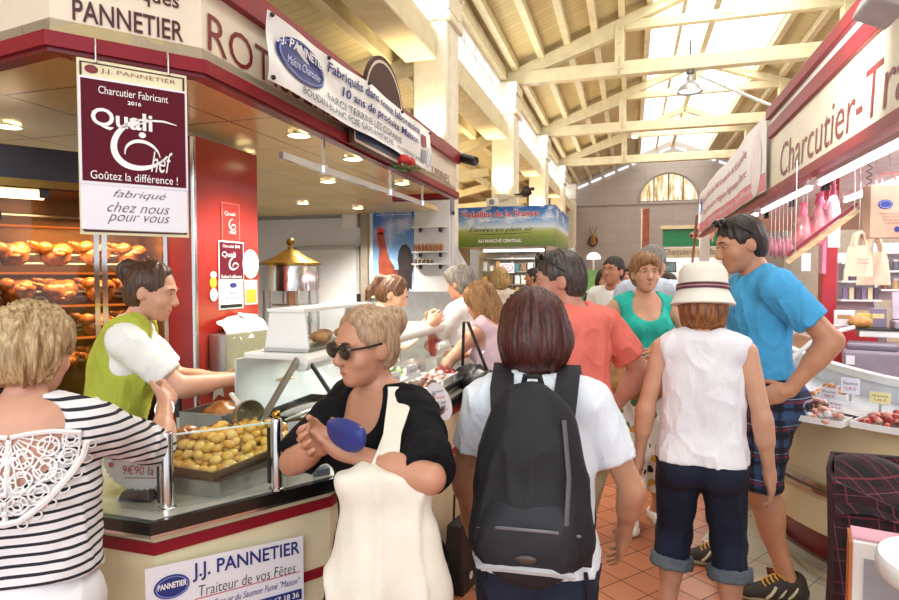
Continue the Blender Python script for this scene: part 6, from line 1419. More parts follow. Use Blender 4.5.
    for sd, k in ((1, 'R'), (-1, 'L')):
        hip = tp_(sd * .088, 0, -.02); spec = legs.get(k, {}); ft = spec.get('foot', (sd * .10 + shift[0] * .3, .0)); an = A3((ft[0], ft[1], spec.get('z', .085) * s)); lk, ll = .425 * s, .415 * s
        d = an - hip; D = min(np.linalg.norm(d), (lk + ll) * .998); u = d / np.linalg.norm(d); a_ = (lk * lk - ll * ll + D * D) / (2 * D); hh = math.sqrt(max(0, lk * lk - a_ * a_)); pv = A3(spec.get('pole', (0, 1, 0))); pv = pv - u * (pv @ u); pv /= np.linalg.norm(pv)
        kn = hip + u * a_ + pv * hh; an = hip + u * D; b_ = .5 + .5 * build; leg_j[k] = (hip, kn, an, spec.get('yaw', -sd * .12))
        body += [(capsule(hip, kn, .088 * s * b_, .057 * s * b_), .05), (capsule(kn, an, .055 * s * b_, .036 * s), .02), (ellipsoid(kn + (an - kn) * .28 - pv * .018 * s, A3((.055, .055, .12)) * s * b_, rotm(0, 0)), .03)]
        fy = rotm(leg_j[k][3]); toe = an + fy @ A3((0, .15, -.055)) * s; toe[2] = an[2] - .055 * s; heel = an + fy @ A3((0, -.035, -.04)) * s
        body += [(capsule(heel, toe, .032 * s, .028 * s), .03), (capsule(an, heel, .036 * s, .034 * s), .02)]
    g['legs'] = leg_j
    lo = np.min([b[0][0] for b in body], 0) - .03; hi = np.max([b[0][1] for b in body], 0) + .03
    hi = np.maximum(hi, hd_c + .2 * s); lo = np.minimum(lo, hd_c - .2 * s)
    # head on a finer grid, blended with the neck
    hs = s * (1.0 if not female else .97); q = lambda x, y, z: hd_c + HR @ A3((x, y, z)) * hs
    headp = [(capsule(cp(0, -.018, .16), neck0 + HR @ A3((0, .012, .10)) * s, .056 * s if not female else .049 * s, .054 * s if not female else .046 * s), .02),
        (ellipsoid(q(0, -.012, .025), A3((.076, .096, .092)) * hs, HR), .02), (ellipsoid(q(0, .028, -.02), A3((.066, .066, .085)) * hs, HR), .03), (ellipsoid(q(0, .045, -.075), A3((.046, .045, .042)) * hs, HR), .03), (ellipsoid(q(0, .075, -.098), A3((.02, .016, .015)) * hs, HR), .02)]
    for sd in (-1, 1):
        headp += [(ellipsoid(q(sd * .04, .058, -.03), A3((.026, .024, .024)) * hs, HR), .02), (capsule(q(sd * .012, .085, .03), q(sd * .045, .074, .028), .011 * hs), .012),
            (ellipsoid(q(sd * .076, -.008, -.012), A3((.010, .022, .032)) * hs, HR @ rotm(sd * .35)), .006)]
    nose = [(capsule(q(0, .088, .012), q(0, .112, -.022), .008 * hs, .012 * hs), .012), (ellipsoid(q(0, .104, -.03), A3((.017, .012, .010)) * hs, HR), .008)]
    mouth = [(ellipsoid(q(0, .086, -.060), A3((.022, .012, .006)) * hs, HR), .006), (ellipsoid(q(0, .084, -.070), A3((.020, .012, .007)) * hs, HR), .006)]
    fb = Field(lo, hi, h)
    for p_, k_ in body: fb.add(p_, k_ * s)
    fb.clip(lambda X: -((np.linalg.norm(X - hd_c, axis=-1) - .0)) - 1)
    V, Q = fb.mesh(); V = relax(V, Q, 1, .4)
    parts = [(V, Q)]
    fh = Field(hd_c - .17 * s, hd_c + .19 * s, min(h, .0045))
    for p_, k_ in headp + nose + mouth: fh.add(p_, k_ * s)
    for sd in (-1, 1): fh.cut(ellipsoid(q(sd * .031, .098, .012), A3((.017, .014, .010)) * hs, HR), .012)
    nb = HR.T
    fh.clip(lambda X: -((X - neck0) @ HR[:, 2]) - .0 * s)
    parts.append(fh.mesh())
    # hands: palm, four unequal bent fingers and a thumb from the side of the palm
    for k, sd, w, fw, palm, curl in hands:
        if h > .0095: 
            hl = [(capsule(w - fw * .03 * s, w + fw * .07 * s, .028 * s, .035 * s), .02)]
        else: hl = []
        fw = fw / np.linalg.norm(fw); pn = palm - fw * (palm @ fw); pn /= np.linalg.norm(pn); side = np.cross(fw, pn) * sd          # side points to the thumb
        hk = .0042
        el = arm_j[k][1]; ax_ = (w - el) / np.linalg.norm(w - el); ra = (.046 if female else .052) * s * (.5 + .5 * build)
        hl = [(capsule(w - ax_ * .03 * s, w, ra * .57, ra * .54), .01), (capsule(w, w + fw * .025 * s, ra * .5, .026 * s), .015)]
        HM = np.stack([side, fw, pn], 1); hl.append((ellipsoid(w + fw * .055 * s, A3((.042, .052, .017)) * s, HM), .015))
        for i, (off, ln) in enumerate(((.031, .9), (.011, 1.0), (-.010, .93), (-.030, .74))):
            a0 = w + (fw * (.092 - abs(off - .005) * .25) + side * off) * s; dirf = fw + side * off * 1.6; dirf /= np.linalg.norm(dirf); r_ = (.0088 - .0006 * (i == 3)) * s
            c1 = curl * .5; d1 = dirf * math.cos(c1) + pn * math.sin(c1); a1 = a0 + d1 * .037 * ln * s; c2 = curl * 1.35; d2 = dirf * math.cos(c2) + pn * math.sin(c2); a2 = a1 + d2 * .026 * ln * s; c3 = curl * 2; d3 = dirf * math.cos(c3) + pn * math.sin(c3); a3 = a2 + d3 * .02 * ln * s
            hl += [(capsule(a0 - d1 * .02 * s, a1, r_ * 1.05, r_), .004), (capsule(a1, a2, r_, r_ * .93), .003), (capsule(a2, a3, r_ * .93, r_ * .78), .003)]
        t0 = w + (fw * .025 + side * .028 + pn * .006) * s; t1 = t0 + (fw * .032 + side * .026 + pn * .012) * s; t2 = t1 + (fw * .030 + side * .010 + pn * .008 * (1 + curl)) * s
        hl += [(capsule(t0, t1, .0125 * s, .0105 * s), .012), (capsule(t1, t2, .0105 * s, .0085 * s), .003)]
        lo_ = np.min([b[0][0] for b in hl], 0) - .01; hi_ = np.max([b[0][1] for b in hl], 0) + .01
        f2 = Field(lo_, hi_, hk if h < .0095 else .006)
        for p_, k_ in hl: f2.add(p_, k_)
        parts.append(f2.mesh())
    Vs, Qs, o_ = [], [], 0
    for V_, Q_ in parts: Vs.append(V_); Qs.append(Q_ + o_); o_ += len(V_)
    sk = skin(skin_tone); b_o = to_obj('body', np.concatenate(Vs), np.concatenate(Qs), sk, root)
    # face details
    if face:
        EW, EI = M('eye_white', '#c9bdb4', .3), M('eye_iris', '#3b2a20', .15)
        for sd in (-1, 1):
            e = B().ball(q(sd * .031, .080, .012), tuple(A3((.025, .02, .0105)) * hs), rot=Matrix(HR.tolist())).build('eye', EW, root, True); B().ball(q(sd * .031, .0895, .012), tuple(A3((.0115, .004, .0105)) * hs), rot=Matrix(HR.tolist())).build('iris', EI, e, True)
            B().tube([q(sd * .014, .096, .031), q(sd * .032, .094, .036), q(sd * .050, .080, .030)], [.0025 * hs, .0035 * hs, .0018 * hs], 6).build('eyebrow', M('brow_' + brow.strip('#'), brow, .7), root, True)
        B().tube([q(-.021, .088, -.064), q(-.008, .0965, -.0625), q(0, .097, -.0635), q(.008, .0965, -.0625), q(.021, .088, -.064)], [.002 * hs, .005 * hs, .0052 * hs, .005 * hs, .002 * hs], 6).build('lips', M('lips', '#b0695f', .4) if female else M('lips_pale', '#b98070', .5), root, True)
    g['q'] = q; g['hs'] = hs; g['torso'] = torso; g['root'] = root; g['h'] = h; g['body'] = body; g['build'] = build; g['female'] = female; g['wsh'] = wsh
    for w_ in wardrobe: w_(g)
    return g

def grow(name, prims, g, m, k=.03, h=None, clips=(), cuts=(), wr=.004, wscale=(14, 14, 7), relax_n=1, fold=None, inflate=0):
    h = h or g['h']; lo = np.min([b[0] for b in prims], 0) - .03; hi = np.max([b[1] for b in prims], 0) + .03
    f = Field(lo, hi, h)
    for p in prims: f.add(p, k)
    for c in clips: f.clip(c)
    for c in cuts: f.cut(c)
    V, Q = f.mesh()
    if not len(V): return None
    V = relax(V, Q, relax_n, .4)
    if wr:
        N = vnormals(V, Q); Wv = V * A3(wscale); Wv = Wv + .6 * np.stack([vnoise(Wv * .7 + 3), vnoise(Wv * .7 + 11), vnoise(Wv * .7 + 19)], 1)
        d = vnoise(Wv + 7.3) * wr * .8 + ((1 - np.abs(vnoise(Wv * 1.1 + 2.2))) ** 4 - .3) * wr * 1.5 + vnoise(Wv * 2.3 + 1.7) * wr * .3
        if fold is not None: d = d + fold(V)
        V = V + N * d[:, None]
    return to_obj(name, V, Q, m, g['root'])
def infl(prim, d):
    lo, hi, fn = prim; return lo - d, hi + d, (lambda P, fn=fn: fn(P) - d)
def shirt(m, name='shirt', loose=.012, sleeve=.62, hem=-.02, neck='crew', sleeve_r=1.25, wr=.005, extra=None, neck_r=.068, k=.035, sleeves=('R', 'L')):
    def w(g):
        s = g['s']; pr = [infl(p, loose) for p, _ in g['torso']]; cuts = []; j = g['arms']; hemz = hem
        ra = (.046 if g['female'] else .052) * s * (.5 + .5 * g['build'])
        # straight fall from chest to hem
        for sd in (-1, 1): pr.append(capsule(g['cp'](sd * .07, .0, -.02), g['tp'](sd * .075, -.005, hemz), .085 * s * g['build'] + loose * .6, .095 * s * g['build'] + loose * .8))
        if sleeve > 0:
            for kk in sleeves:
                sh, el, wr_ = j[kk]
                if sleeve <= 1: pr.append(capsule(sh, sh + (el - sh) * sleeve, ra * sleeve_r + .008, ra * sleeve_r + .004, flat_end=True))
                else: pr += [capsule(sh, el, ra * sleeve_r + .006, ra * 1.02), capsule(el, el + (wr_ - el) * (sleeve - 1), ra * 1.02, ra * .85, flat_end=True)]
        C, T = g['C'], g['T']; hem_o = g['tp'](0, 0, hemz); tz = T[:, 2]
        clips = [lambda X: -((X - hem_o) @ tz)]
        HRz = g['HR'][:, 2]
        cuts.append(capsule(g['cp'](0, .0, .165), g['cp'](0, .03, .36), neck_r * s, .09 * s))
        if neck == 'scoop': cuts.append(ellipsoid(g['cp'](0, .09, .14), A3((.095, .10, .11)) * s, C)); cuts.append(ellipsoid(g['cp'](0, -.09, .19), A3((.10, .1, .085)) * s, C))
        if neck == 'deep': cuts.append(ellipsoid(g['cp'](0, .10, .15), A3((.10, .11, .13)) * s, C)); cuts.append(ellipsoid(g['cp'](0, -.06, .20), A3((.12, .1, .07)) * s, C))
        if neck == 'back': cuts.append(ellipsoid(g['cp'](0, -.13, .14), A3((.135, .10, .16)) * s, C)); cuts.append(ellipsoid(g['cp'](0, .08, .17), A3((.11, .1, .09)) * s, C))
        if sleeve <= 0:
            for kk, sd in (('R', 1), ('L', -1)):
                sh = j[kk][0]; d = (j[kk][1] - sh); d /= np.linalg.norm(d); out = C @ A3((sd, 0, 0)); cuts.append(ellipsoid(sh + out * (.055 if sleeve == 0 else .02) * s - A3((0, 0, .055)) * s, A3((.055, .09, .095)) * s, C))
        g['shirt'] = grow(name, pr, g, m, k * s, clips=clips, cuts=cuts, wr=wr)
        if extra: extra(g)
    return w
def trousers(m, name='trousers', length=1.92, loose=.012, waist=.10, wr=.005, flare=1.0, cuff=None):
    """length: 0..1 along the thigh, 1..2 along the shin"""
    def w(g):
        s = g['s']; pr = [infl(p, loose * .7) for p, _ in g['torso'][:3]]; b_ = .5 + .5 * g['build']; cuffs = []
        for kk in ('R', 'L'):
            hip, kn, an, _ = g['legs'][kk]
            pr.append(capsule(hip, hip + (kn - hip) * min(1, length), .09 * s * b_ + loose, .062 * s * b_ * flare + loose, flat_end=length <= 1))
            if length > 1:
                e = kn + (an - kn) * (length - 1); r_ = .05 * s * b_ * flare + loose
                pr.append(capsule(kn, e, .060 * s * b_ + loose, r_, flat_end=True)); 
                ce = infl(ellipsoid(kn + (an - kn) * .28 - A3((0, .018, 0)) * s, A3((.055, .055, .12)) * s * b_), loose * .8 + .003); dn = (an - kn) / np.linalg.norm(an - kn)
                pr.append((ce[0], ce[1], lambda X, ce=ce, e=e, dn=dn: np.maximum(ce[2](X), (X - e) @ dn)))
                cuffs.append((e, (an - kn) / np.linalg.norm(an - kn), r_))
        wo = g['tp'](0, 0, waist); tz = g['T'][:, 2]
        ends = []
        clips = [lambda X: (X - wo) @ tz]
        pr = [p for p in pr if p is not None]
        g['trousers'] = grow(name, pr, g, m, .03 * s, clips=clips, wr=wr)
        if cuff:
            for e, d, r_ in cuffs:
                rr_ = r_ + .03; grow('cuff', [capsule(e - d * .05 * s, e + d * .006, rr_, rr_, True, True)], g, cuff, .004, wr=.003, wscale=(40, 40, 60))
    return w
def skirt_pants(*a, **k): return trousers(*a, **k)
def shoes(m, sole, kind='sneaker', stripe=None, lace=None):
    def w(g):
        s = g['s']
        for kk in ('R', 'L'):
            hip, kn, an, yw = g['legs'][kk]; fy = rotm(yw); f = lambda x, y, z: an + fy @ A3((x, y, z)) * s
            zb = -.083 if kind != 'flat' else -.08
            top = [capsule(f(0, -.045, -.045), f(0, .06, -.045), .044 * s, .046 * s), capsule(f(0, .05, -.05), f(.004, .165, -.058), .046 * s, .034 * s)]
            if kind == 'sneaker': top += [capsule(f(0, -.03, .0), f(0, .03, -.02), .045 * s, .045 * s), capsule(f(0, .02, -.01), f(0, .10, -.045), .040 * s, .036 * s)]
            fl = f(0, 0, zb + .012)[2]
            u = grow('shoe', top, g, m, .02 * s, h=.006, clips=[lambda X, fl=fl: fl - X[..., 2]], cuts=[capsule(f(0, .0, .02), f(0, .0, .15), .036 * s, .05 * s)] if kind == 'sneaker' else [ellipsoid(f(0, .015, .0), A3((.034, .085, .05)) * s, fy)], wr=.0)
            so = [ellipsoid(f(0, -.03, zb + .012), A3((.046, .06, .016)) * s, fy), ellipsoid(f(.003, .10, zb + .012), A3((.052, .105, .016)) * s, fy), capsule(f(0, -.04, zb + .012), f(0, .12, zb + .012), .036 * s)]
            z0, z1 = f(0, 0, zb + .0)[2], f(0, 0, zb + .022)[2]
            o = grow('sole', so, g, sole, .02, h=.006, clips=[lambda X: np.maximum(z0 - X[..., 2], X[..., 2] - z1)], wr=0)
            if stripe:
                for y in (-.01, .035, .08):
                    for sx in (-1, 1): o2 = B().tube([f(sx * .043, y + .028, -.058), f(sx * .0495, y + .012, -.04), f(sx * .046, y - .004, -.02), f(sx * .040, y - .012, -.008)], .006 * s, 6).build('stripe', stripe, g['root'], True)
            if lace:
                for i in range(5):
                    y = .035 + i * .017; z = .0265 - i * .0094
                    B().tube([f(-.024, y, z - .004), f(-.01, y + .006, z + .006), f(.012, y - .002, z + .006), f(.026, y + .008, z - .004)], .0042 * s, 6).build('lace', lace, g['root'], True)
                B().tube([f(0, .035, .032), f(.025, .05, .038), f(.038, .03, .02), f(.01, .033, .034), f(-.025, .05, .038), f(-.038, .028, .02)], .004 * s, 6).build('lace', lace, g['root'], True)
    return w
def hair(m, style='short', name='hair', vol=1.0, lock=.004, length=.0):
    """cap of hair following the skull, with locks; styles: short, bob, long, ponytail, crop, bun"""
    def w(g):
        q, hs, HR = g['q'], g['hs'], g['HR']; t_ = {'crop': .006, 'short': .016, 'bob': .024, 'long': .020, 'ponytail': .010, 'bun': .008}[style] * vol
        E = lambda c, r: ellipsoid(q(*c), (A3(r)) * hs, HR)
        pr = [E((0, -.016, .030), (.078 + t_, .097 + t_, .092 + t_ * 1.1))]
        cuts = []
        face_plane = []
        if style in ('bun', 'ponytail'): cuts += [E((0, .125, .06), (.09, .078, .07))]
        if style in ('crop', 'short', 'bun', 'ponytail'):
            pr.append(E((0, -.045, -.015), (.070 + t_, .064 + t_, .085 + t_ * .6)))
            cuts += [E((0, .10, -.045), (.085, .085, .105)), E((0, .12, .015), (.07, .055, .052)), E((.085, .03, -.075), (.05, .05, .065)), E((-.085, .03, -.075), (.05, .05, .065)), E((.10, -.003, -.018), (.032, .020, .032)), E((-.10, -.003, -.018), (.032, .020, .032)), E((0, -.03, -.17), (.12, .12, .085))]
        if style == 'short': pr.append(E((0, .055, .085), (.06, .045, .035)))
        if style == 'bob':
            pr += [E((0, -.045, -.03), (.092 + t_, .075 + t_, .11)), E((.062, -.005, -.045), (.035 + t_ * .5, .055, .095)), E((-.062, -.005, -.045), (.035 + t_ * .5, .055, .095))]
            cuts += [E((0, .105, -.05), (.062, .085, .125)), E((0, -.02, -.22 - length), (.14, .14, .09)), E((0, .12, .01), (.055, .05, .05))]
        if style == 'long':
            pr += [E((0, -.055, -.06), (.085 + t_, .060 + t_, .15)), E((.066, -.02, -.08), (.030, .050, .14)), E((-.066, -.02, -.08), (.030, .050, .14)), E((0, -.075, -.14 - length), (.085, .045, .11))]
            cuts += [E((0, .105, -.06), (.062, .085, .16)), E((0, .12, .01), (.055, .05, .05))]
        if style == 'ponytail': pr += [capsule(q(0, -.095, .06), q(0, -.135, .05), .022 * hs, .028 * hs), capsule(q(0, -.135, .05), q(0, -.15, -.06), .03 * hs, .030 * hs), capsule(q(0, -.15, -.06), q(0, -.135, -.15), .028 * hs, .010 * hs)]
        if style == 'bun': pr.append(E((0, -.125, .055), (.052, .045, .052)))
        lo = np.min([b[0] for b in pr], 0) - .02; hi = np.max([b[1] for b in pr], 0) + .02
        f = Field(lo, hi, .005)
        for p in pr: f.add(p, .02)
        for c in cuts: f.cut(c, .018)
        V, Q = f.mesh(); V = relax(V, Q, 2, .5); N = vnormals(V, Q)
        L = (V - q(0, -.01, .05)) @ HR / hs; az = np.arctan2(L[:, 0], L[:, 1] + .02 * 0); el_ = L[:, 2]
        ph = np.stack([az * 9, el_ * 6 + 3, np.linalg.norm(L[:, :2], axis=1) * 8], 1)
        d = vnoise(ph) * lock * 1.6 + vnoise(ph * A3((3.2, 1.5, 1)) + 5) * lock + np.abs(vnoise(ph * A3((6, 1.2, 1)) + 9)) * lock * .6
        g['hair'] = to_obj(name, V + N * (d * np.where(np.linalg.norm(L, axis=1) > .03, 1, 0))[:, None], Q, m, g['root'])
    return w
def strand_tubes(g, m, n=60, seed=0, reach=.1, spread=.1):
    pass
def glasses(g, label, up=False, parent=None):
    """dark sunglasses, on the eyes or pushed up onto the hair"""
    q, hs = g['q'], g['hs']; root = g['root']; ry = g['root'].rotation_euler[2]; Mz = Matrix.Rotation(ry, 3, 'Z'); W0 = lambda v: Vector(root.location) + Mz @ Vector(v)
    o_ = W0(q(0, .1, .012)); u = empty('sunglasses', o_, 0, label, 'sunglasses'); L = lambda x, y, z: W0(q(x, y, z)) - o_
    if up: yy, zz, ty, tz, xx = .062, .118, -.03, .03, .088
    else: yy, zz, ty, tz, xx = .103, .010, -.01, .012, .082
    LM = M('lens_dark', '#17100f', .08, coat=.5)
    for sd in (-1, 1):
        B().ball(L(sd * .034, yy - (.0 if not up else .002), zz), tuple(A3((.066 if not up else .055, .012 if not up else .03, .052 if not up else .04)) * hs), rot=Mz @ Matrix(g['HR'].tolist()), sub=3).build('lens', LM, u, True)
        B().tube([L(sd * .062, yy - .008, zz + .006), L(sd * xx, (yy + ty) * .5, (zz + tz) * .5 + .004), L(sd * xx, ty, tz)], .0035 * hs, 6).build('temple_arm', BLACK, u, True)
    B().tube([L(-.012, yy + .004, zz + .008), L(0, yy + .007, zz + .011), L(.012, yy + .004, zz + .008)], .003 * hs, 6).build('bridge', BLACK, u, True)
    return u
def world(g, p):
    return Vector(g['root'].location) + Matrix.Rotation(g['root'].rotation_euler[2], 3, 'Z') @ Vector(p)
def ground(px, d, py=277):
    """ground spot seen in column px at depth d in front of the camera"""
    x = (px - 449.5) / F_PX * d; return Vector((x * math.cos(YAW) - d * math.sin(YAW), x * math.sin(YAW) + d * math.cos(YAW), 0))
def local(g_pos, yaw, p):
    """world point into a person's frame"""
    v = Matrix.Rotation(-yaw, 3, 'Z') @ (Vector(p) - Vector((g_pos[0], g_pos[1], 0))); return tuple(v)
# ---- cast
# 1 man in blue, side on, hand on hip
p = Vector((.62, 3.27, 0)); yw = R(100)
BLUE = fabric('tee_blue', '#4fabe0'); PLAID = plaid('shorts_plaid', '#1b2440', [('#3c5a86', .13, .28, .15, .7), ('#7d2f3c', .13, .10, .55, .85), ('#b9c6d8', .13, .03, .40, .6), ('#10141f', .13, .12, .8, .8)])
NEARF, FARF = local(p, yw, (.74, 3.17, 0)), local(p, yw, (.50, 3.47, 0))
man = person(p, yw, 1.86, 'man in bright blue tee and plaid shorts standing hand on hip', skin_tone='#c68e6c', build=1.04, lean=.05, head=(.1, .28, 0), legs={'L': dict(foot=NEARF[:2], yaw=.05), 'R': dict(foot=FARF[:2], yaw=-.1)},
    arms={'L': dict(to=(-.26, -.03, 1.04), pole=(-.35, -1, .0), dir=(.14, 1, -.38), palm=(1, -.15, -.1), curl=.25), 'R': dict(to=(.25, .12, .98))}, h=.007, brow='#2a1d16',
    wardrobe=[shirt(BLUE, 'tee_shirt', .014, .66, -.06, wr=.006, neck_r=.064), trousers(PLAID, 'plaid_shorts', .98, .028, .06, .006), shoes(M('sneaker_dark', '#33291f', .6), M('sole_tan', '#9a8a68', .6), stripe=M('stripe_cream', '#d8cda8', .6), lace=M('lace_yellow', '#e0a92c', .6)), hair(hairmat('hair_dark', '#15100c', '#3a2a20'), 'crop', vol=.9, lock=.0025)])
glasses(man, 'dark sunglasses pushed up on the hair of the man in blue', True)
c = world(man, man['cp'](-.085, .118, .03)); disc_on('chest_emblem', NAVY, man['root'], lambda u, v: Vector(man['cp'](-.085 + u, .127, .02 + v)), 0, 0, .008, .010)
# wedding ring
hw = A3(man['arms']['L'][2])
# 2 woman in white hat, back to us
p = ground(704, 2.42); yw = R(-8)
WHT = fabric('top_white', '#f1eff2', .02); DEN = denim('denim_dark', '#10192e', '#23304c')
hatw = person(p, yw, 1.555, 'woman seen from behind in white hat, sleeveless white top and denim capris', skin_tone='#d6a283', female=True, build=1.03, lean=.03, head=(.15, .1, 0), arms={'R': dict(to=(.255, .04, .74), pole=(.6, -1, 0)), 'L': dict(to=(-.255, .03, .74), pole=(-.6, -1, 0))}, legs={'R': dict(foot=(.13, 0)), 'L': dict(foot=(-.13, .03))}, h=.007,
    wardrobe=[shirt(WHT, 'sleeveless_top', .013, 0, -.04, wr=.005), trousers(DEN, 'denim_capris', 1.36, .012, .06, .004, cuff=denim('denim_cuff', '#5f6d78', '#8b98a0')), shoes(M('sandal_tan', '#8f6a48', .6), M('sole_tan'), 'flat'), hair(hairmat('hair_auburn', '#6b3a1e', '#b57a45'), 'bob', vol=.45, length=.035)])
def cloche(g):
    q, hs, root = g['q'], g['hs'], g['root']; rot = Matrix(g['HR'].tolist()); HM_ = M('hat_cream', '#ece8d8', .75, var=.03, bump=.2, bscale=250)
    c_ = Vector(q(0, -.012, .052)); hs_ = .88
    B().lathe([(a_ * hs_, b_ * .95) for a_, b_ in [(.138, -.062), (.142, -.058), (.128, -.03), (.112, .0), (.110, .03), (.104, .085), (.085, .112), (.045, .123), (0, .125)]], c=c_, rot=rot, seg=48, sy=1.13).build('hat', HM_, root, True)
    B().lathe([(a_ * hs_, b_ * .95) for a_, b_ in [(.1135, .002), (.1175, .004), (.1165, .026), (.1125, .028)]], c=c_, rot=rot, seg=48, sy=1.13).build('hat_band', M('band_plum', '#5a2a38', .6), root, True); B().lathe([(a_ * hs_, b_ * .95) for a_, b_ in [(.1160, .011), (.1185, .0115), (.1180, .016), (.1150, .0165)]], c=c_, rot=rot, seg=48, sy=1.13).build('hat_band', M('band_rose', '#b98a90', .6), root, True)
cloche(hatw)
# 3 woman with the backpack
p = ground(537, 1.60); yw = R(4)
TEE = fabric('tee_pale', '#e3eaf0', .03)
bpw = person(p, yw, 1.50, 'woman with dark red bob seen from behind under a black backpack', skin_tone='#ba8a6c', female=True, build=1.0, lean=.04, head=(.35, .1, 0), arms={'R': dict(to=(.24, .17, .80), pole=(.9, -.9, 0)), 'L': dict(to=(-.23, .22, .80), pole=(-.9, -.9, 0))}, h=.007,
    wardrobe=[shirt(TEE, 'tee_shirt', .015, .62, -.03, wr=.005), trousers(denim('denim_navy', '#121a2c', '#24304a'), 'jeans', 1.93, .012, .08, .004), shoes(M('shoe_black', '#22201f', .5), M('sole_dark', '#3a3634', .6)), hair(hairmat('hair_redbrown', '#2b0f0c', '#5f2a20'), 'bob', vol=1.1, lock=.0028)])
def backpack(g, label):
    s = g['s']; cp, C, tp_ = g['cp'], g['C'], g['tp']; root = g['root']; ry = root.rotation_euler[2]
    o_ = world(g, cp(0, -.20, -.15)); u = empty('backpack', o_, ry, label, 'backpack'); L = lambda x, y, z: Vector(cp(x, y, z)) - Vector(cp(0, -.20, -.15))
    BK = M('backpack_black', '#15151a', .7, var=.1, bump=.15, bscale=200); gg = dict(g); gg['root'] = u; gg['h'] = .008
    off = A3(cp(0, -.20, -.15)); sh = lambda p_: (p_[0] - off, p_[1] - off, (lambda P, fn=p_[2]: fn(P + off)))
    EL = lambda c, r: sh(ellipsoid(cp(c[0], c[1], c[2] + .05), A3(r) * s, C)); L2 = lambda x, y, z: L(x, y, z + .05)
    pr = [EL((0, -.18, .02), (.125, .065, .13)), EL((0, -.195, -.12), (.155, .085, .16)), EL((0, -.20, -.24), (.16, .10, .12)), EL((0, -.19, -.29), (.155, .09, .08))]
    grow('pack_body', pr, gg, BK, .06, wr=.004)
    grow('front_pocket', [EL((0, -.265, -.28), (.135, .045, .10)), EL((0, -.262, -.2), (.12, .035, .08))], gg, M('backpack_panel', '#1d1d23', .65, var=.1), .04, wr=.003)
    B().tube([L2(-.135, -.262, -.235), L2(-.07, -.305, -.215), L2(0, -.318, -.21), L2(.07, -.305, -.215), L2(.135, -.262, -.235)], .004, 6).build('zip', M('zip_grey', '#7a7a80', .4, .3), u, True)
    B().tube([L2(-.12, -.275, -.335), L2(-.06, -.30, -.32), L2(0, -.31, -.316), L2(.06, -.30, -.32), L2(.12, -.275, -.335)], .009, 6).build('reflective_strip', M('strip_reflective', '#b9b9ba', .35), u, True)
    B().tube([L2(.09, -.24, .06), L2(.105, -.278, -.08), L2(.10, -.29, -.2)], .006, 6).build('side_piping', M('piping_grey', '#5a5a60', .5), u, True)
    B().ball(L2(.0, -.318, -.285), (.05, .01, .02)).build('badge', M('badge_brown', '#4a3b33', .4), u, True)
    for sd in (-1, 1):
        pts = [(sd * .085, -.15, .10), (sd * .092, -.125, .165), (sd * .098, -.02, .222), (sd * .105, .085, .17), (sd * .115, .125, .05), (sd * .14, .085, -.10), (sd * .165, .0, -.22), (sd * .15, -.13, -.31)]
        b = B(); b.grid(21, 1, lambda i, j: (lambda k, f: L(*[pts[k][n] + (pts[min(k + 1, 7)][n] - pts[k][n]) * f for n in range(3)]) + Vector((( j - .5) * .066 * s * (1 if i < .65 else .5), 0, 0)))(min(6, int(i * 7)), i * 7 - min(6, int(i * 7))), .012); b.build('shoulder_strap', BK, u, True, 60)
    B().tube([L2(-.03, -.16, .12), L2(-.02, -.17, .165), L2(.02, -.17, .165), L2(.03, -.16, .12)], .008, 8).build('grab_handle', BK, u, True)
    for x in (-.13, .15): B().tube([L(x, -.14, -.33), L(x * 1.12, -.12, -.46), L(x * 1.1, -.1, -.52)], .006, 6).build('loose_strap', BK, u, True)
    return u
backpack(bpw, 'black backpack with grey zips worn by the red-haired woman')
# 4 man in salmon tee
p = ground(577, 2.5); yw = R(56)
SAL = fabric('tee_salmon', '#e8796a')
salm = person(p, yw, 1.66, 'man in salmon tee with sunglasses on his hair seen from behind', skin_tone='#c58a72', build=1.07, lean=.05, head=(.7, .15, 0), arms={'R': dict(to=(.30, .05, .92), pole=(1, -.8, 0)), 'L': dict(to=(-.1, .3, 1.05), pole=(-1, -.6, 0))}, h=.007, brow='#4b3a2e', belly=.5,
    wardrobe=[shirt(SAL, 'tee_shirt', .016, .68, -.05, wr=.006, neck_r=.066), trousers(M('shorts_beige', '#b7a584', .8, bump=.1), 'shorts', 1.0, .025, .08), shoes(M('shoe_black', '#22201f', .5), M('sole_dark', '#3a3634', .6)), hair(hairmat('hair_grizzled', '#241c18', '#5d5048'), 'crop', vol=1.2, lock=.0025)])
glasses(salm, 'dark sunglasses pushed up on the hair of the man in salmon', True)
q_ = salm['cp']; B().tube([q_(.07 * math.cos(a), -.012 + .072 * math.sin(a), .178 + .012 * math.sin(a)) for a in [k * math.pi / 12 for k in range(24)]], .009, 8, closed=True).build('collar', M('collar_grey', '#3f3d46', .8), salm['root'], True)
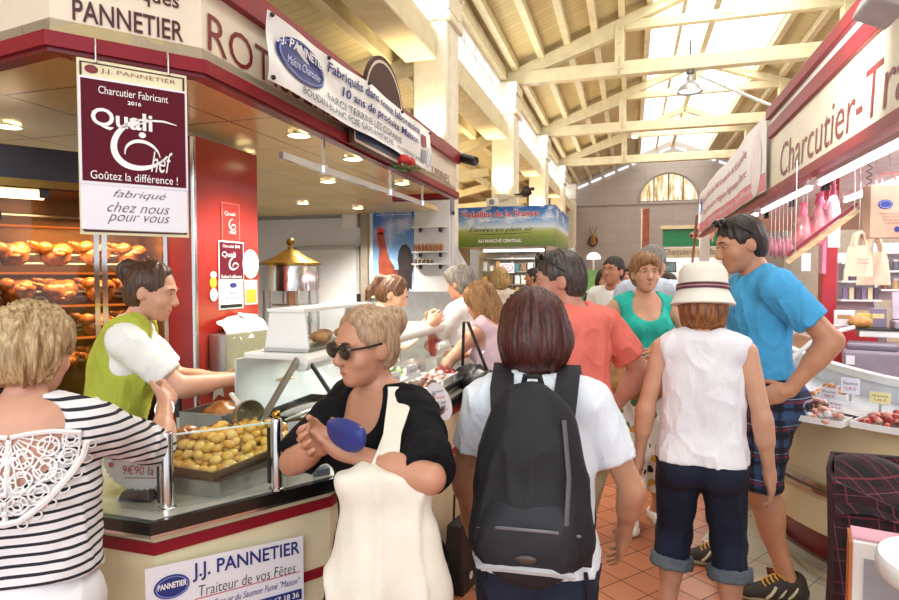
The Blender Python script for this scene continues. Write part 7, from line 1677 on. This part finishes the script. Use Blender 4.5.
# 5 woman in teal tank top facing us
p = Vector((.12, 3.93, 0)); yw = R(180 + 14)
TEAL = fabric('tank_teal', '#35b9a6')
t = new('floral_fabric'); v = t.coord(); vo = t.n('ShaderNodeTexVoronoi'); vo.inputs['Scale'].default_value = 14; t.l(v, vo.inputs['Vector']); wn = t.n('ShaderNodeTexWhiteNoise'); t.l(vo.outputs['Position'], wn.inputs[0]); fc = t.ramp(wn.outputs[0], [(0, lin('#8a9a3c')), (.3, lin('#2c2a30')), (.5, lin('#d8a23c')), (.75, lin('#5f7f45')), (1, lin('#c97a5a'))], 'CONSTANT')
msk = t.math('MULTIPLY', t.math('LESS_THAN', vo.outputs['Distance'], .36), t.math('GREATER_THAN', wn.outputs[0], .12)); t.l(t.mix(lin('#ebe6da'), fc, msk), t.b.inputs['Base Color']); t.b.inputs['Roughness'].default_value = .85
p = Vector((.085, 3.94, 0)); teal = person(p, yw, 1.69, 'woman in turquoise tank top and floral trousers facing the camera', skin_tone='#cf9878', female=True, build=1.05, head=(.0, .05, 0), arms={'R': dict(to=(.22, .18, 1.04), pole=(1, -.6, 0), dir=(-.5, .8, .1)), 'L': dict(to=(-.08, .26, 1.10), pole=(-1, -.6, 0), dir=(.9, .3, .1))}, legs={'R': dict(foot=(.09, .06)), 'L': dict(foot=(-.10, -.02))}, h=.007, brow='#7a5638',
    wardrobe=[shirt(TEAL, 'tank_top', .012, -.5, -.05, 'scoop', wr=.005), trousers(MATS['floral_fabric'], 'floral_trousers', 1.62, .026, .08, .006, flare=1.35), shoes(M('loafer_white', '#efece6', .4), M('sole_pale', '#cfc6b4', .6), 'flat'), hair(hairmat('hair_sandy', '#6b4424', '#b98a55'), 'short', vol=1.1)])
B().tube([teal['cp'](.075 * math.cos(a), .04 + .075 * math.sin(a), .12 - .03 * math.sin(a)) for a in [math.pi + .0 + k * math.pi / 10 * 0 for k in range(1)]] + [teal['cp'](0, .1, .05)], .001, 4).build('pendant', M('pendant_dark', '#4a3b33', .4), teal['root'])
def handbag(g, pos, size, m, label, strap_to=None, rz_=0, studs=False, tall=1.0):
    u = empty('handbag', pos, rz_, label, 'handbag'); gg = dict(g); gg['root'] = u; gg['h'] = .008; w_, d_, h_ = size
    pr = [ellipsoid((0, 0, 0), (w_ / 2, d_ / 2, h_ / 2)), capsule((-w_ * .36, 0, -h_ * .25), (w_ * .36, 0, -h_ * .25), d_ * .52), capsule((-w_ * .30, 0, h_ * .3), (w_ * .30, 0, h_ * .3), d_ * .25)]
    grow('bag_body', pr, gg, m, .03, wr=.005)
    B().tube([(-w_ * .34, 0, h_ * .33), (-w_ * .3, 0, h_ * .6), (0, 0, h_ * .85), (w_ * .3, 0, h_ * .6), (w_ * .34, 0, h_ * .33)] if strap_to is None else [(-w_ * .34, 0, h_ * .33), Vector(strap_to) - Vector(pos) + Vector((-.02, 0, .0)), Vector(strap_to) - Vector(pos) + Vector((.02, 0, .0)), (w_ * .34, 0, h_ * .33)], .009, 8).build('handle', m, u, True)
    B().tube([(-w_ * .3, -d_ * .3, h_ * .28), (0, -d_ * .42, h_ * .26), (w_ * .3, -d_ * .3, h_ * .28)], .004, 6).build('zip', M('zip_brass', '#8a6a3c', .3, .8), u, True)
    if studs:
        for k in range(14):
            a = k / 13; B().ball((-w_ * .42 + w_ * .84 * a, -d_ * .38, -h_ * .1 + .03 * math.sin(a * 3)), (.012, .012, .012), sub=1).build('stud', CHROME, u)
    return u
TAN = M('leather_tan', '#b07a42', .4, var=.12, scale=8, coat=.2)
hb_ = world(teal, (.14, .26, .97)); handbag(teal, hb_, (.30, .15, .24), TAN, 'tan leather handbag held by the woman in turquoise', strap_to=world(teal, (.22, .2, 1.09)))
# 6 woman in black top with the big white tote, sunglasses
p = ground(384, 1.66); yw = R(150)
hL, hR = local(p, yw, at(347, 452, d=1.42)), local(p, yw, at(332, 440, d=1.48))
BLK = fabric('top_black', '#0f0f13', .05)
walk = person(p, yw, 1.47, 'woman in black scoop top and sunglasses walking with a white tote', skin_tone='#c08a6e', female=True, build=1.04, lean=.05, head=(.0, .12, 0), arms={'L': dict(to=hL, pole=(-1, -.7, -.1), dir=(.95, .25, .05), palm=(0, -.4, 1), curl=.7), 'R': dict(to=hR, pole=(1, -.7, 0), dir=(-.2, .95, .1), palm=(-.6, 0, .4), curl=.8)}, legs={'R': dict(foot=(.10, .16)), 'L': dict(foot=(-.10, -.12))}, h=.007,
    wardrobe=[shirt(BLK, 'black_top', .016, .95, -.06, 'deep', sleeve_r=1.4, wr=.005), trousers(M('trousers_black', '#17171c', .8, bump=.1), 'trousers', 1.5, .018, .08), shoes(M('shoe_black', '#22201f', .5), M('sole_dark', '#3a3634', .6), 'flat'), hair(hairmat('hair_blondgrey', '#8a6a4e', '#c9a986'), 'bun', vol=1.0, lock=.0015)])
glasses(walk, 'large dark sunglasses on the face of the woman in black')
# big tote on her shoulder
TOTE = M('tote_ivory', '#e6e0d0', .85, var=.04, bump=.15, bscale=180)
tl = lambda x, y, z: A3(walk['cp'](x, y, z))
tpos = at(386, 532, d=1.36); TY = R(16); u = empty('large_tote', tpos, TY, 'big ivory cloth tote slung from the shoulder of the woman in black', 'bag')
gg = dict(walk); gg['root'] = u; gg['h'] = .009
grow('bag_body', [ellipsoid((.0, .0, -.05), (.125, .06, .18)), capsule((-.085, 0, .12), (.085, 0, .12), .035, .035), ellipsoid((0, 0, -.15), (.145, .07, .10))], gg, TOTE, .06, wr=.010, wscale=(10, 10, 5), clips=[lambda X: X[..., 2] - .14])
shp = tl(-.155, -.01, .185); Mzi = Matrix.Rotation(-TY, 3, 'Z'); stp = Mzi @ (world(walk, shp) - tpos); stp = Vector(stp)
cam_l = Mzi @ (Vector((0, 0, 1.4)) - tpos); cam_l.z = 0; cam_l.normalize(); side_l = Vector((cam_l.y, -cam_l.x, 0))
stp = Vector(Mzi @ (world(walk, tl(-.112, -.005, .198)) - tpos))
for sx in (-1, 1):
    a_ = Vector((-.02 + sx * .03, -.0, .10)); pts = [a_, a_.lerp(stp, .35) + cam_l * .075, a_.lerp(stp, .72) + cam_l * .085, stp + cam_l * .035 + Vector((0, 0, -.012)), stp + Vector((0, 0, .004)), stp - cam_l * .08 - Vector((0, 0, .06))]
    def rib(i, j, pts=pts, sx=sx):
        n_ = len(pts) - 1; k = min(n_ - 1, int(i * n_)); f = i * n_ - k; A_, B__, C__, D_ = pts[max(0, k - 1)], pts[k], pts[k + 1], pts[min(n_, k + 2)]
        return .5 * ((2 * B__) + (C__ - A_) * f + (2 * A_ - 5 * B__ + 4 * C__ - D_) * f * f + (3 * B__ - A_ - 3 * C__ + D_) * f ** 3) + side_l * ((j - .5) * .042 + sx * .012)
    b = B(); b.grid(30, 2, rib, .006); b.build('strap', TOTE, u, True, 60)
pw_ = at(346, 436, d=1.36); u = empty('blue_purse', pw_, yw, 'blue zipped purse held in front by the woman in black', 'purse'); gg['root'] = u; grow('purse_body', [ellipsoid((0, 0, 0), (.075, .016, .035)), capsule((-.055, 0, .018), (.055, 0, .018), .011)], gg, M('purse_blue', '#27357f', .5), .02, h=.006, wr=.002); B().tube([(-.06, -.0, .031), (.06, 0, .031)], .003, 6).build('zip', CHROME, u)
# 7 striped woman at the left edge
p = ground(14, 1.36); yw = R(36)
t = new('breton_stripe'); v = t.coord(); x = t.xyz(v); n = t.noise(v, 3, 2); zz = t.math('ADD', x[2], t.math('MULTIPLY', n.outputs[0], .012)); st_ = t.math('LESS_THAN', t.math('FRACT', t.math('DIVIDE', zz, .0215)), .33)
t.l(t.mix(lin('#e6e4e6'), lin('#23232c'), st_), t.b.inputs['Base Color']); t.b.inputs['Roughness'].default_value = .85
hand_t = local(p, yw, at(165, 404, d=1.85)); el_hint = (.6, .1, -1)
strp = person(p, yw, 1.475, 'woman in striped lace-backed top and white jeans reaching over the counter', skin_tone='#cf9a80', female=True, build=1.08, lean=.08, head=(-.25, .1, 0), arms={'R': dict(to=hand_t, pole=(.6, -.3, -1), dir=(.1, .9, .35), palm=(-.8, .1, -.5), curl=.6), 'L': dict(to=(-.22, .22, .80), pole=(-1, -.5, 0))}, h=.0065,
    wardrobe=[shirt(MATS['breton_stripe'], 'striped_top', .014, 1.0, .07, 'back', sleeve_r=1.15, wr=.005), trousers(M('jeans_white', '#ecebee', .75, bump=.12, bscale=200, var=.02), 'white_jeans', 1.93, .010, .15, .003), shoes(M('sandal_tan'), M('sole_tan'), 'flat'), hair(hairmat('hair_ash', '#86663f', '#e0c698'), 'short', vol=1.35, lock=.006)])
def lace_back(g):
    """cut-out crochet lace panel: rings and scallops laid just over the upper back"""
    s = g['s']; cp = g['cp']; LM = M('lace_white', '#f2f0ee', .8, bump=.2, bscale=300); me_ = g['shirt'].data
    V = np.empty(len(me_.vertices) * 3); me_.vertices.foreach_get('co', V); V = V.reshape(-1, 3); Bv = np.empty(len(g['root'].children[0].data.vertices) * 3); g['root'].children[0].data.vertices.foreach_get('co', Bv); Bv = Bv.reshape(-1, 3)
    allV = np.concatenate([V, Bv]); Ci = g['C']; loc = (allV - A3(cp(0, 0, 0))) @ Ci
    back = loc[loc[:, 1] < .02]
    def surf(u, v):
        d = (back[:, 0] - u) ** 2 + (back[:, 2] - v) ** 2; k = np.argsort(d)[:12]; return np.asarray(A3(cp(0, 0, 0)) + Ci @ A3((u, back[k, 1].min() - .004, v)))
    def line(pts, r): B().tube([surf(*p_) for p_ in pts], r, 6).build('lace', LM, g['root'], True)
    def ring(cu, cv, r, w): w *= .62; B().tube([surf(cu + r * math.cos(a), cv + r * math.sin(a)) for a in [k * math.pi / 7 for k in range(14)]], w, 6, closed=True).build('lace', LM, g['root'], True)
    ZT = .155 * s
    for sd in (-1, 1):
        line([(sd * (.003 + .155 * t_) * s, (.155 - .01 * t_ - .03 * t_ * t_) * s - .055 * s * (1 - t_) ** 2 * 0 - .04 * s * (1 - t_)) for t_ in [k / 10 for k in range(11)]], .006)
        for k, (uu, vv, r) in enumerate([(.03, .06, .024), (.085, .085, .024), (.135, .10, .02), (.03, .005, .024), (.08, .03, .026), (.128, .055, .02), (.028, -.05, .022), (.072, -.025, .022), (.11, .01, .016)]):
            ring(sd * uu * s, vv * s, r * s, .0042); ring(sd * uu * s, vv * s, r * .5 * s, .003)
            for a in range(6): line([(sd * uu * s + r * .5 * s * math.cos(a * 1.05), vv * s + r * .5 * s * math.sin(a * 1.05)), (sd * uu * s + r * s * math.cos(a * 1.05), vv * s + r * s * math.sin(a * 1.05))], .0025)
        sc_ = [(sd * u_ * s, v_ * s) for u_, v_ in [(0, -.095), (.03, -.09), (.06, -.07), (.09, -.045), (.115, -.015), (.138, .015), (.158, .05), (.172, .09)]]
        line(sc_, .0075)
        for u_, v_ in sc_[1:]: ring(u_ + sd * .006, v_ - .008, .009, .003)
    for r_ in (.05, .085, .12, .15):
        n_ = int(r_ * 90) + 4
        line([(r_ * 1.05 * s * math.cos(a), .12 * s - r_ * 1.3 * s * abs(math.sin(a)) + .010 * s * abs(math.sin(a * n_))) for a in [math.pi * k / 36 for k in range(37)]], .0022)
    for k in range(1, 14):
        a = math.pi * k / 14; line([(r_ * 1.05 * s * math.cos(a), .12 * s - r_ * 1.3 * s * math.sin(a)) for r_ in (.02, .06, .10, .15)], .002)
    for k in range(8): line([(-.006 * s, (.10 - k * .024) * s), (.006 * s, (.10 - k * .024) * s)], .006)
    line([(0, .11 * s), (0, .0), (0, -.09 * s)], .006)
# sheer patch under the lace shows the skin: a skin-toned tulle panel
strp['lace'] = lace_back(strp)
B().tube([strp['arms']['R'][2] + (strp['arms']['R'][1] - strp['arms']['R'][2]) * .12 + A3((.026 * math.cos(a), .0 + .012 * math.sin(a), .026 * math.sin(a))) for a in [k * math.pi / 8 for k in range(16)]], .003, 6, closed=True).build('bracelet', CHROME, strp['root'], True)
# 8 server in lime apron before the rotisserie
p = ground(122, 2.42); yw = R(-52)
LIME = fabric('apron_lime', '#b5bf4a'); 
srv = person(p, yw, 1.63, 'server in lime tunic over white tee bending forward before the rotisserie', skin_tone='#d8a389', female=True, build=1.08, lean=.22, head=(-.3, .05, 0), shift=(0, -.06), arms={'R': dict(to=(.10, .44, 1.13), pole=(.8, -.6, -.6), curl=.5), 'L': dict(to=(-.10, .40, 1.10), pole=(-.8, -.6, -.6))}, h=.0075, brow='#5a4030',
    wardrobe=[shirt(fabric('tee_white', '#f2f1ec', .02), 'white_tee', .010, .75, .1, wr=.004), shirt(LIME, 'lime_tunic', .020, -.5, -.18, 'scoop', wr=.007), trousers(M('trousers_dark', '#2a2522', .8), 'trousers', 1.93, .015, .05), shoes(M('shoe_black', '#22201f', .5), M('sole_dark', '#3a3634', .6)), hair(hairmat('hair_brown', '#33221a', '#6a4a34'), 'bun', lock=.002)])
fp = world(srv, (.09, .58, 1.12)); u = empty('paper_bag_slip', fp, yw, 'folded brown paper slip held out by the server in lime', 'paper'); B().box((0, 0, 0), (.10, .16, .006), bev=.002).build('slip', M('kraft_light', '#d9b98a', .6), u)
# 9 ponytailed server behind the display
p = ground(369, 3.75); yw = R(-66)
pony = person(p, yw, 1.585, 'ponytailed server in pale lime top looking down behind the display case', skin_tone='#dba98c', female=True, head=(-.1, .38, 0), lean=.12, arms={'R': dict(to=(.22, .36, 1.27), pole=(.8, -.6, -.6)), 'L': dict(to=(-.08, .38, 1.27), pole=(-.8, -.6, -.6))}, h=.009, brow='#4f3524',
    wardrobe=[shirt(fabric('top_palelime', '#dfe3b0', .03), 'lime_top', .014, .5, -.1, wr=.004), trousers(M('trousers_dark'), 'trousers', 1.93, .012, .08), hair(hairmat('hair_chestnut', '#3a2416', '#7a5232'), 'ponytail', lock=.002)])
# 10 woman with the studded black handbag
p = ground(506, 3.5); yw = R(62)
lady = person(p, yw, 1.54, 'woman with wavy light brown hair and pink dress leaning to the counter', skin_tone='#d9a283', female=True, lean=.25, head=(.1, .15, 0), arms={'L': dict(to=(-.05, .38, 1.05), pole=(-1, -.4, -.3)), 'R': dict(to=(.1, .42, 1.05), pole=(1, -.6, 0))}, h=.009,
    wardrobe=[shirt(fabric('dress_pink', '#d9bcc4', .06), 'pink_dress', .016, -.3, -.42, 'scoop', wr=.006), shoes(M('sandal_tan'), M('sole_tan'), 'flat'), hair(hairmat('hair_lightbrown', '#6e4a26', '#b98a52'), 'long', lock=.006)])
hbp = world(lady, (-.20, .06, .92)); handbag(lady, hbp, (.36, .14, .26), M('leather_black', '#141316', .35, coat=.3), 'black studded handbag on the shoulder of the woman in pink', strap_to=world(lady, lady['cp'](-.15, 0, .2)), rz_=yw + R(80), studs=True)
# 11 woman in white tee before her, further along the counter
p = ground(473, 4.05); yw = R(70)
w2 = person(p, yw, 1.63, 'grey-haired shopper in white tee at the counter beyond the pink dress', skin_tone='#d09a80', female=True, lean=.1, head=(0, .15, 0), h=.010, arms={'L': dict(to=(-.05, .32, 1.08), pole=(-1, -.4, -.3))}, wardrobe=[shirt(fabric('tee_white'), 'white_tee', .016, .7, -.05), trousers(M('trousers_grey', '#77777a', .8), 'trousers', 1.93, .014, .06), shoes(M('shoe_black', '#22201f', .5), M('sole_dark')), hair(hairmat('hair_grey', '#5d5650', '#a79d92'), 'short')])
# 12.. background crowd
SH = shoes(M('shoe_black', '#22201f', .5), M('sole_dark')); 
def bg(px, d, yaw, H, label, top, trou, hr, style, tone='#c99678', fem=False, **k):
    return person(ground(px, d), R(yaw), H, label, skin_tone=tone, female=fem, h=.011, wardrobe=[shirt(top, 'shirt', .016, k.pop('sleeve', .7), -.05), trousers(trou, 'trousers', 1.93, .014, .08), SH, hair(hr, style)], **k)
JN = denim('jeans_mid', '#24334f', '#41567a'); HG = hairmat('hair_silver', '#55524e', '#9a958e'); HDK = hairmat('hair_dark'); HBR = hairmat('hair_brown')
bg(652, 4.75, -30, 1.78, 'grey-haired man in pale blue shirt standing behind the turquoise top', fabric('shirt_paleblue', '#cdd6e6'), JN, HG, 'short', build=1.12)
bg(614, 5.3, 150, 1.72, 'dark-haired man in white tee behind the salmon tee', fabric('tee_white'), JN, HDK, 'crop', '#b5795c')
bg(668, 6.4, 20, 1.58, 'small shopper in blue top beyond the white hat', fabric('top_midblue', '#7d9fd0'), JN, HDK, 'short', fem=True)
bg(534, 8.15, 95, 1.66, 'poultry seller in black tee under the dark screen', fabric('tee_black', '#1d1d22'), M('trousers_dark'), HDK, 'crop')
bg(556, 6.6, 60, 1.70, 'brown-haired shopper in profile before the poultry stall', fabric('tee_plum', '#7d5a6a'), JN, HBR, 'short', fem=True)
bg(604, 7.2, 185, 1.62, 'dark-clothed woman deep in the aisle by the green counter', fabric('top_charcoal', '#33303a'), M('trousers_dark'), HDK, 'bob', fem=True)
bg(500, 6.9, 30, 1.64, 'fair-haired shopper in cream top before the poultry counter', fabric('top_cream', '#e3d6c0'), JN, hairmat('hair_fair', '#8a6a3c', '#d8b878'), 'bob', fem=True)
bg(628, 8.4, 170, 1.68, 'shopper in red top far down the aisle', fabric('top_brick', '#a8524a'), JN, HBR, 'short')
# bag by the counter foot
p = at(452, 505, Z=0); p = ground(452, 3.0); u = empty('standing_bag', (p.x + .06, p.y, 0), R(80), 'black and white carrier bag standing on the tiles against the counter', 'bag')
b = B(); b.box((0, 0, .17), (.26, .12, .34), bev=.01, taper=(.9, .6)); b.build('bag_body', M('carrier_black', '#1c1b1e', .4), u); B().box((.08, -.066, .14), (.10, .006, .26)).build('white_panel', PAPER, u); disc_on('round_print', M('ink_white'), u, plane_fn((0, -.064, 0), (1, 0, 0), (0, 0, 1), .003), -.05, .08, .02, .02)
for y in (-.03, .03): B().tube([(-.05, y, .33), (-.04, y, .46), (.04, y, .46), (.05, y, .33)], .006, 6).build('handle', BLACK, u, True)
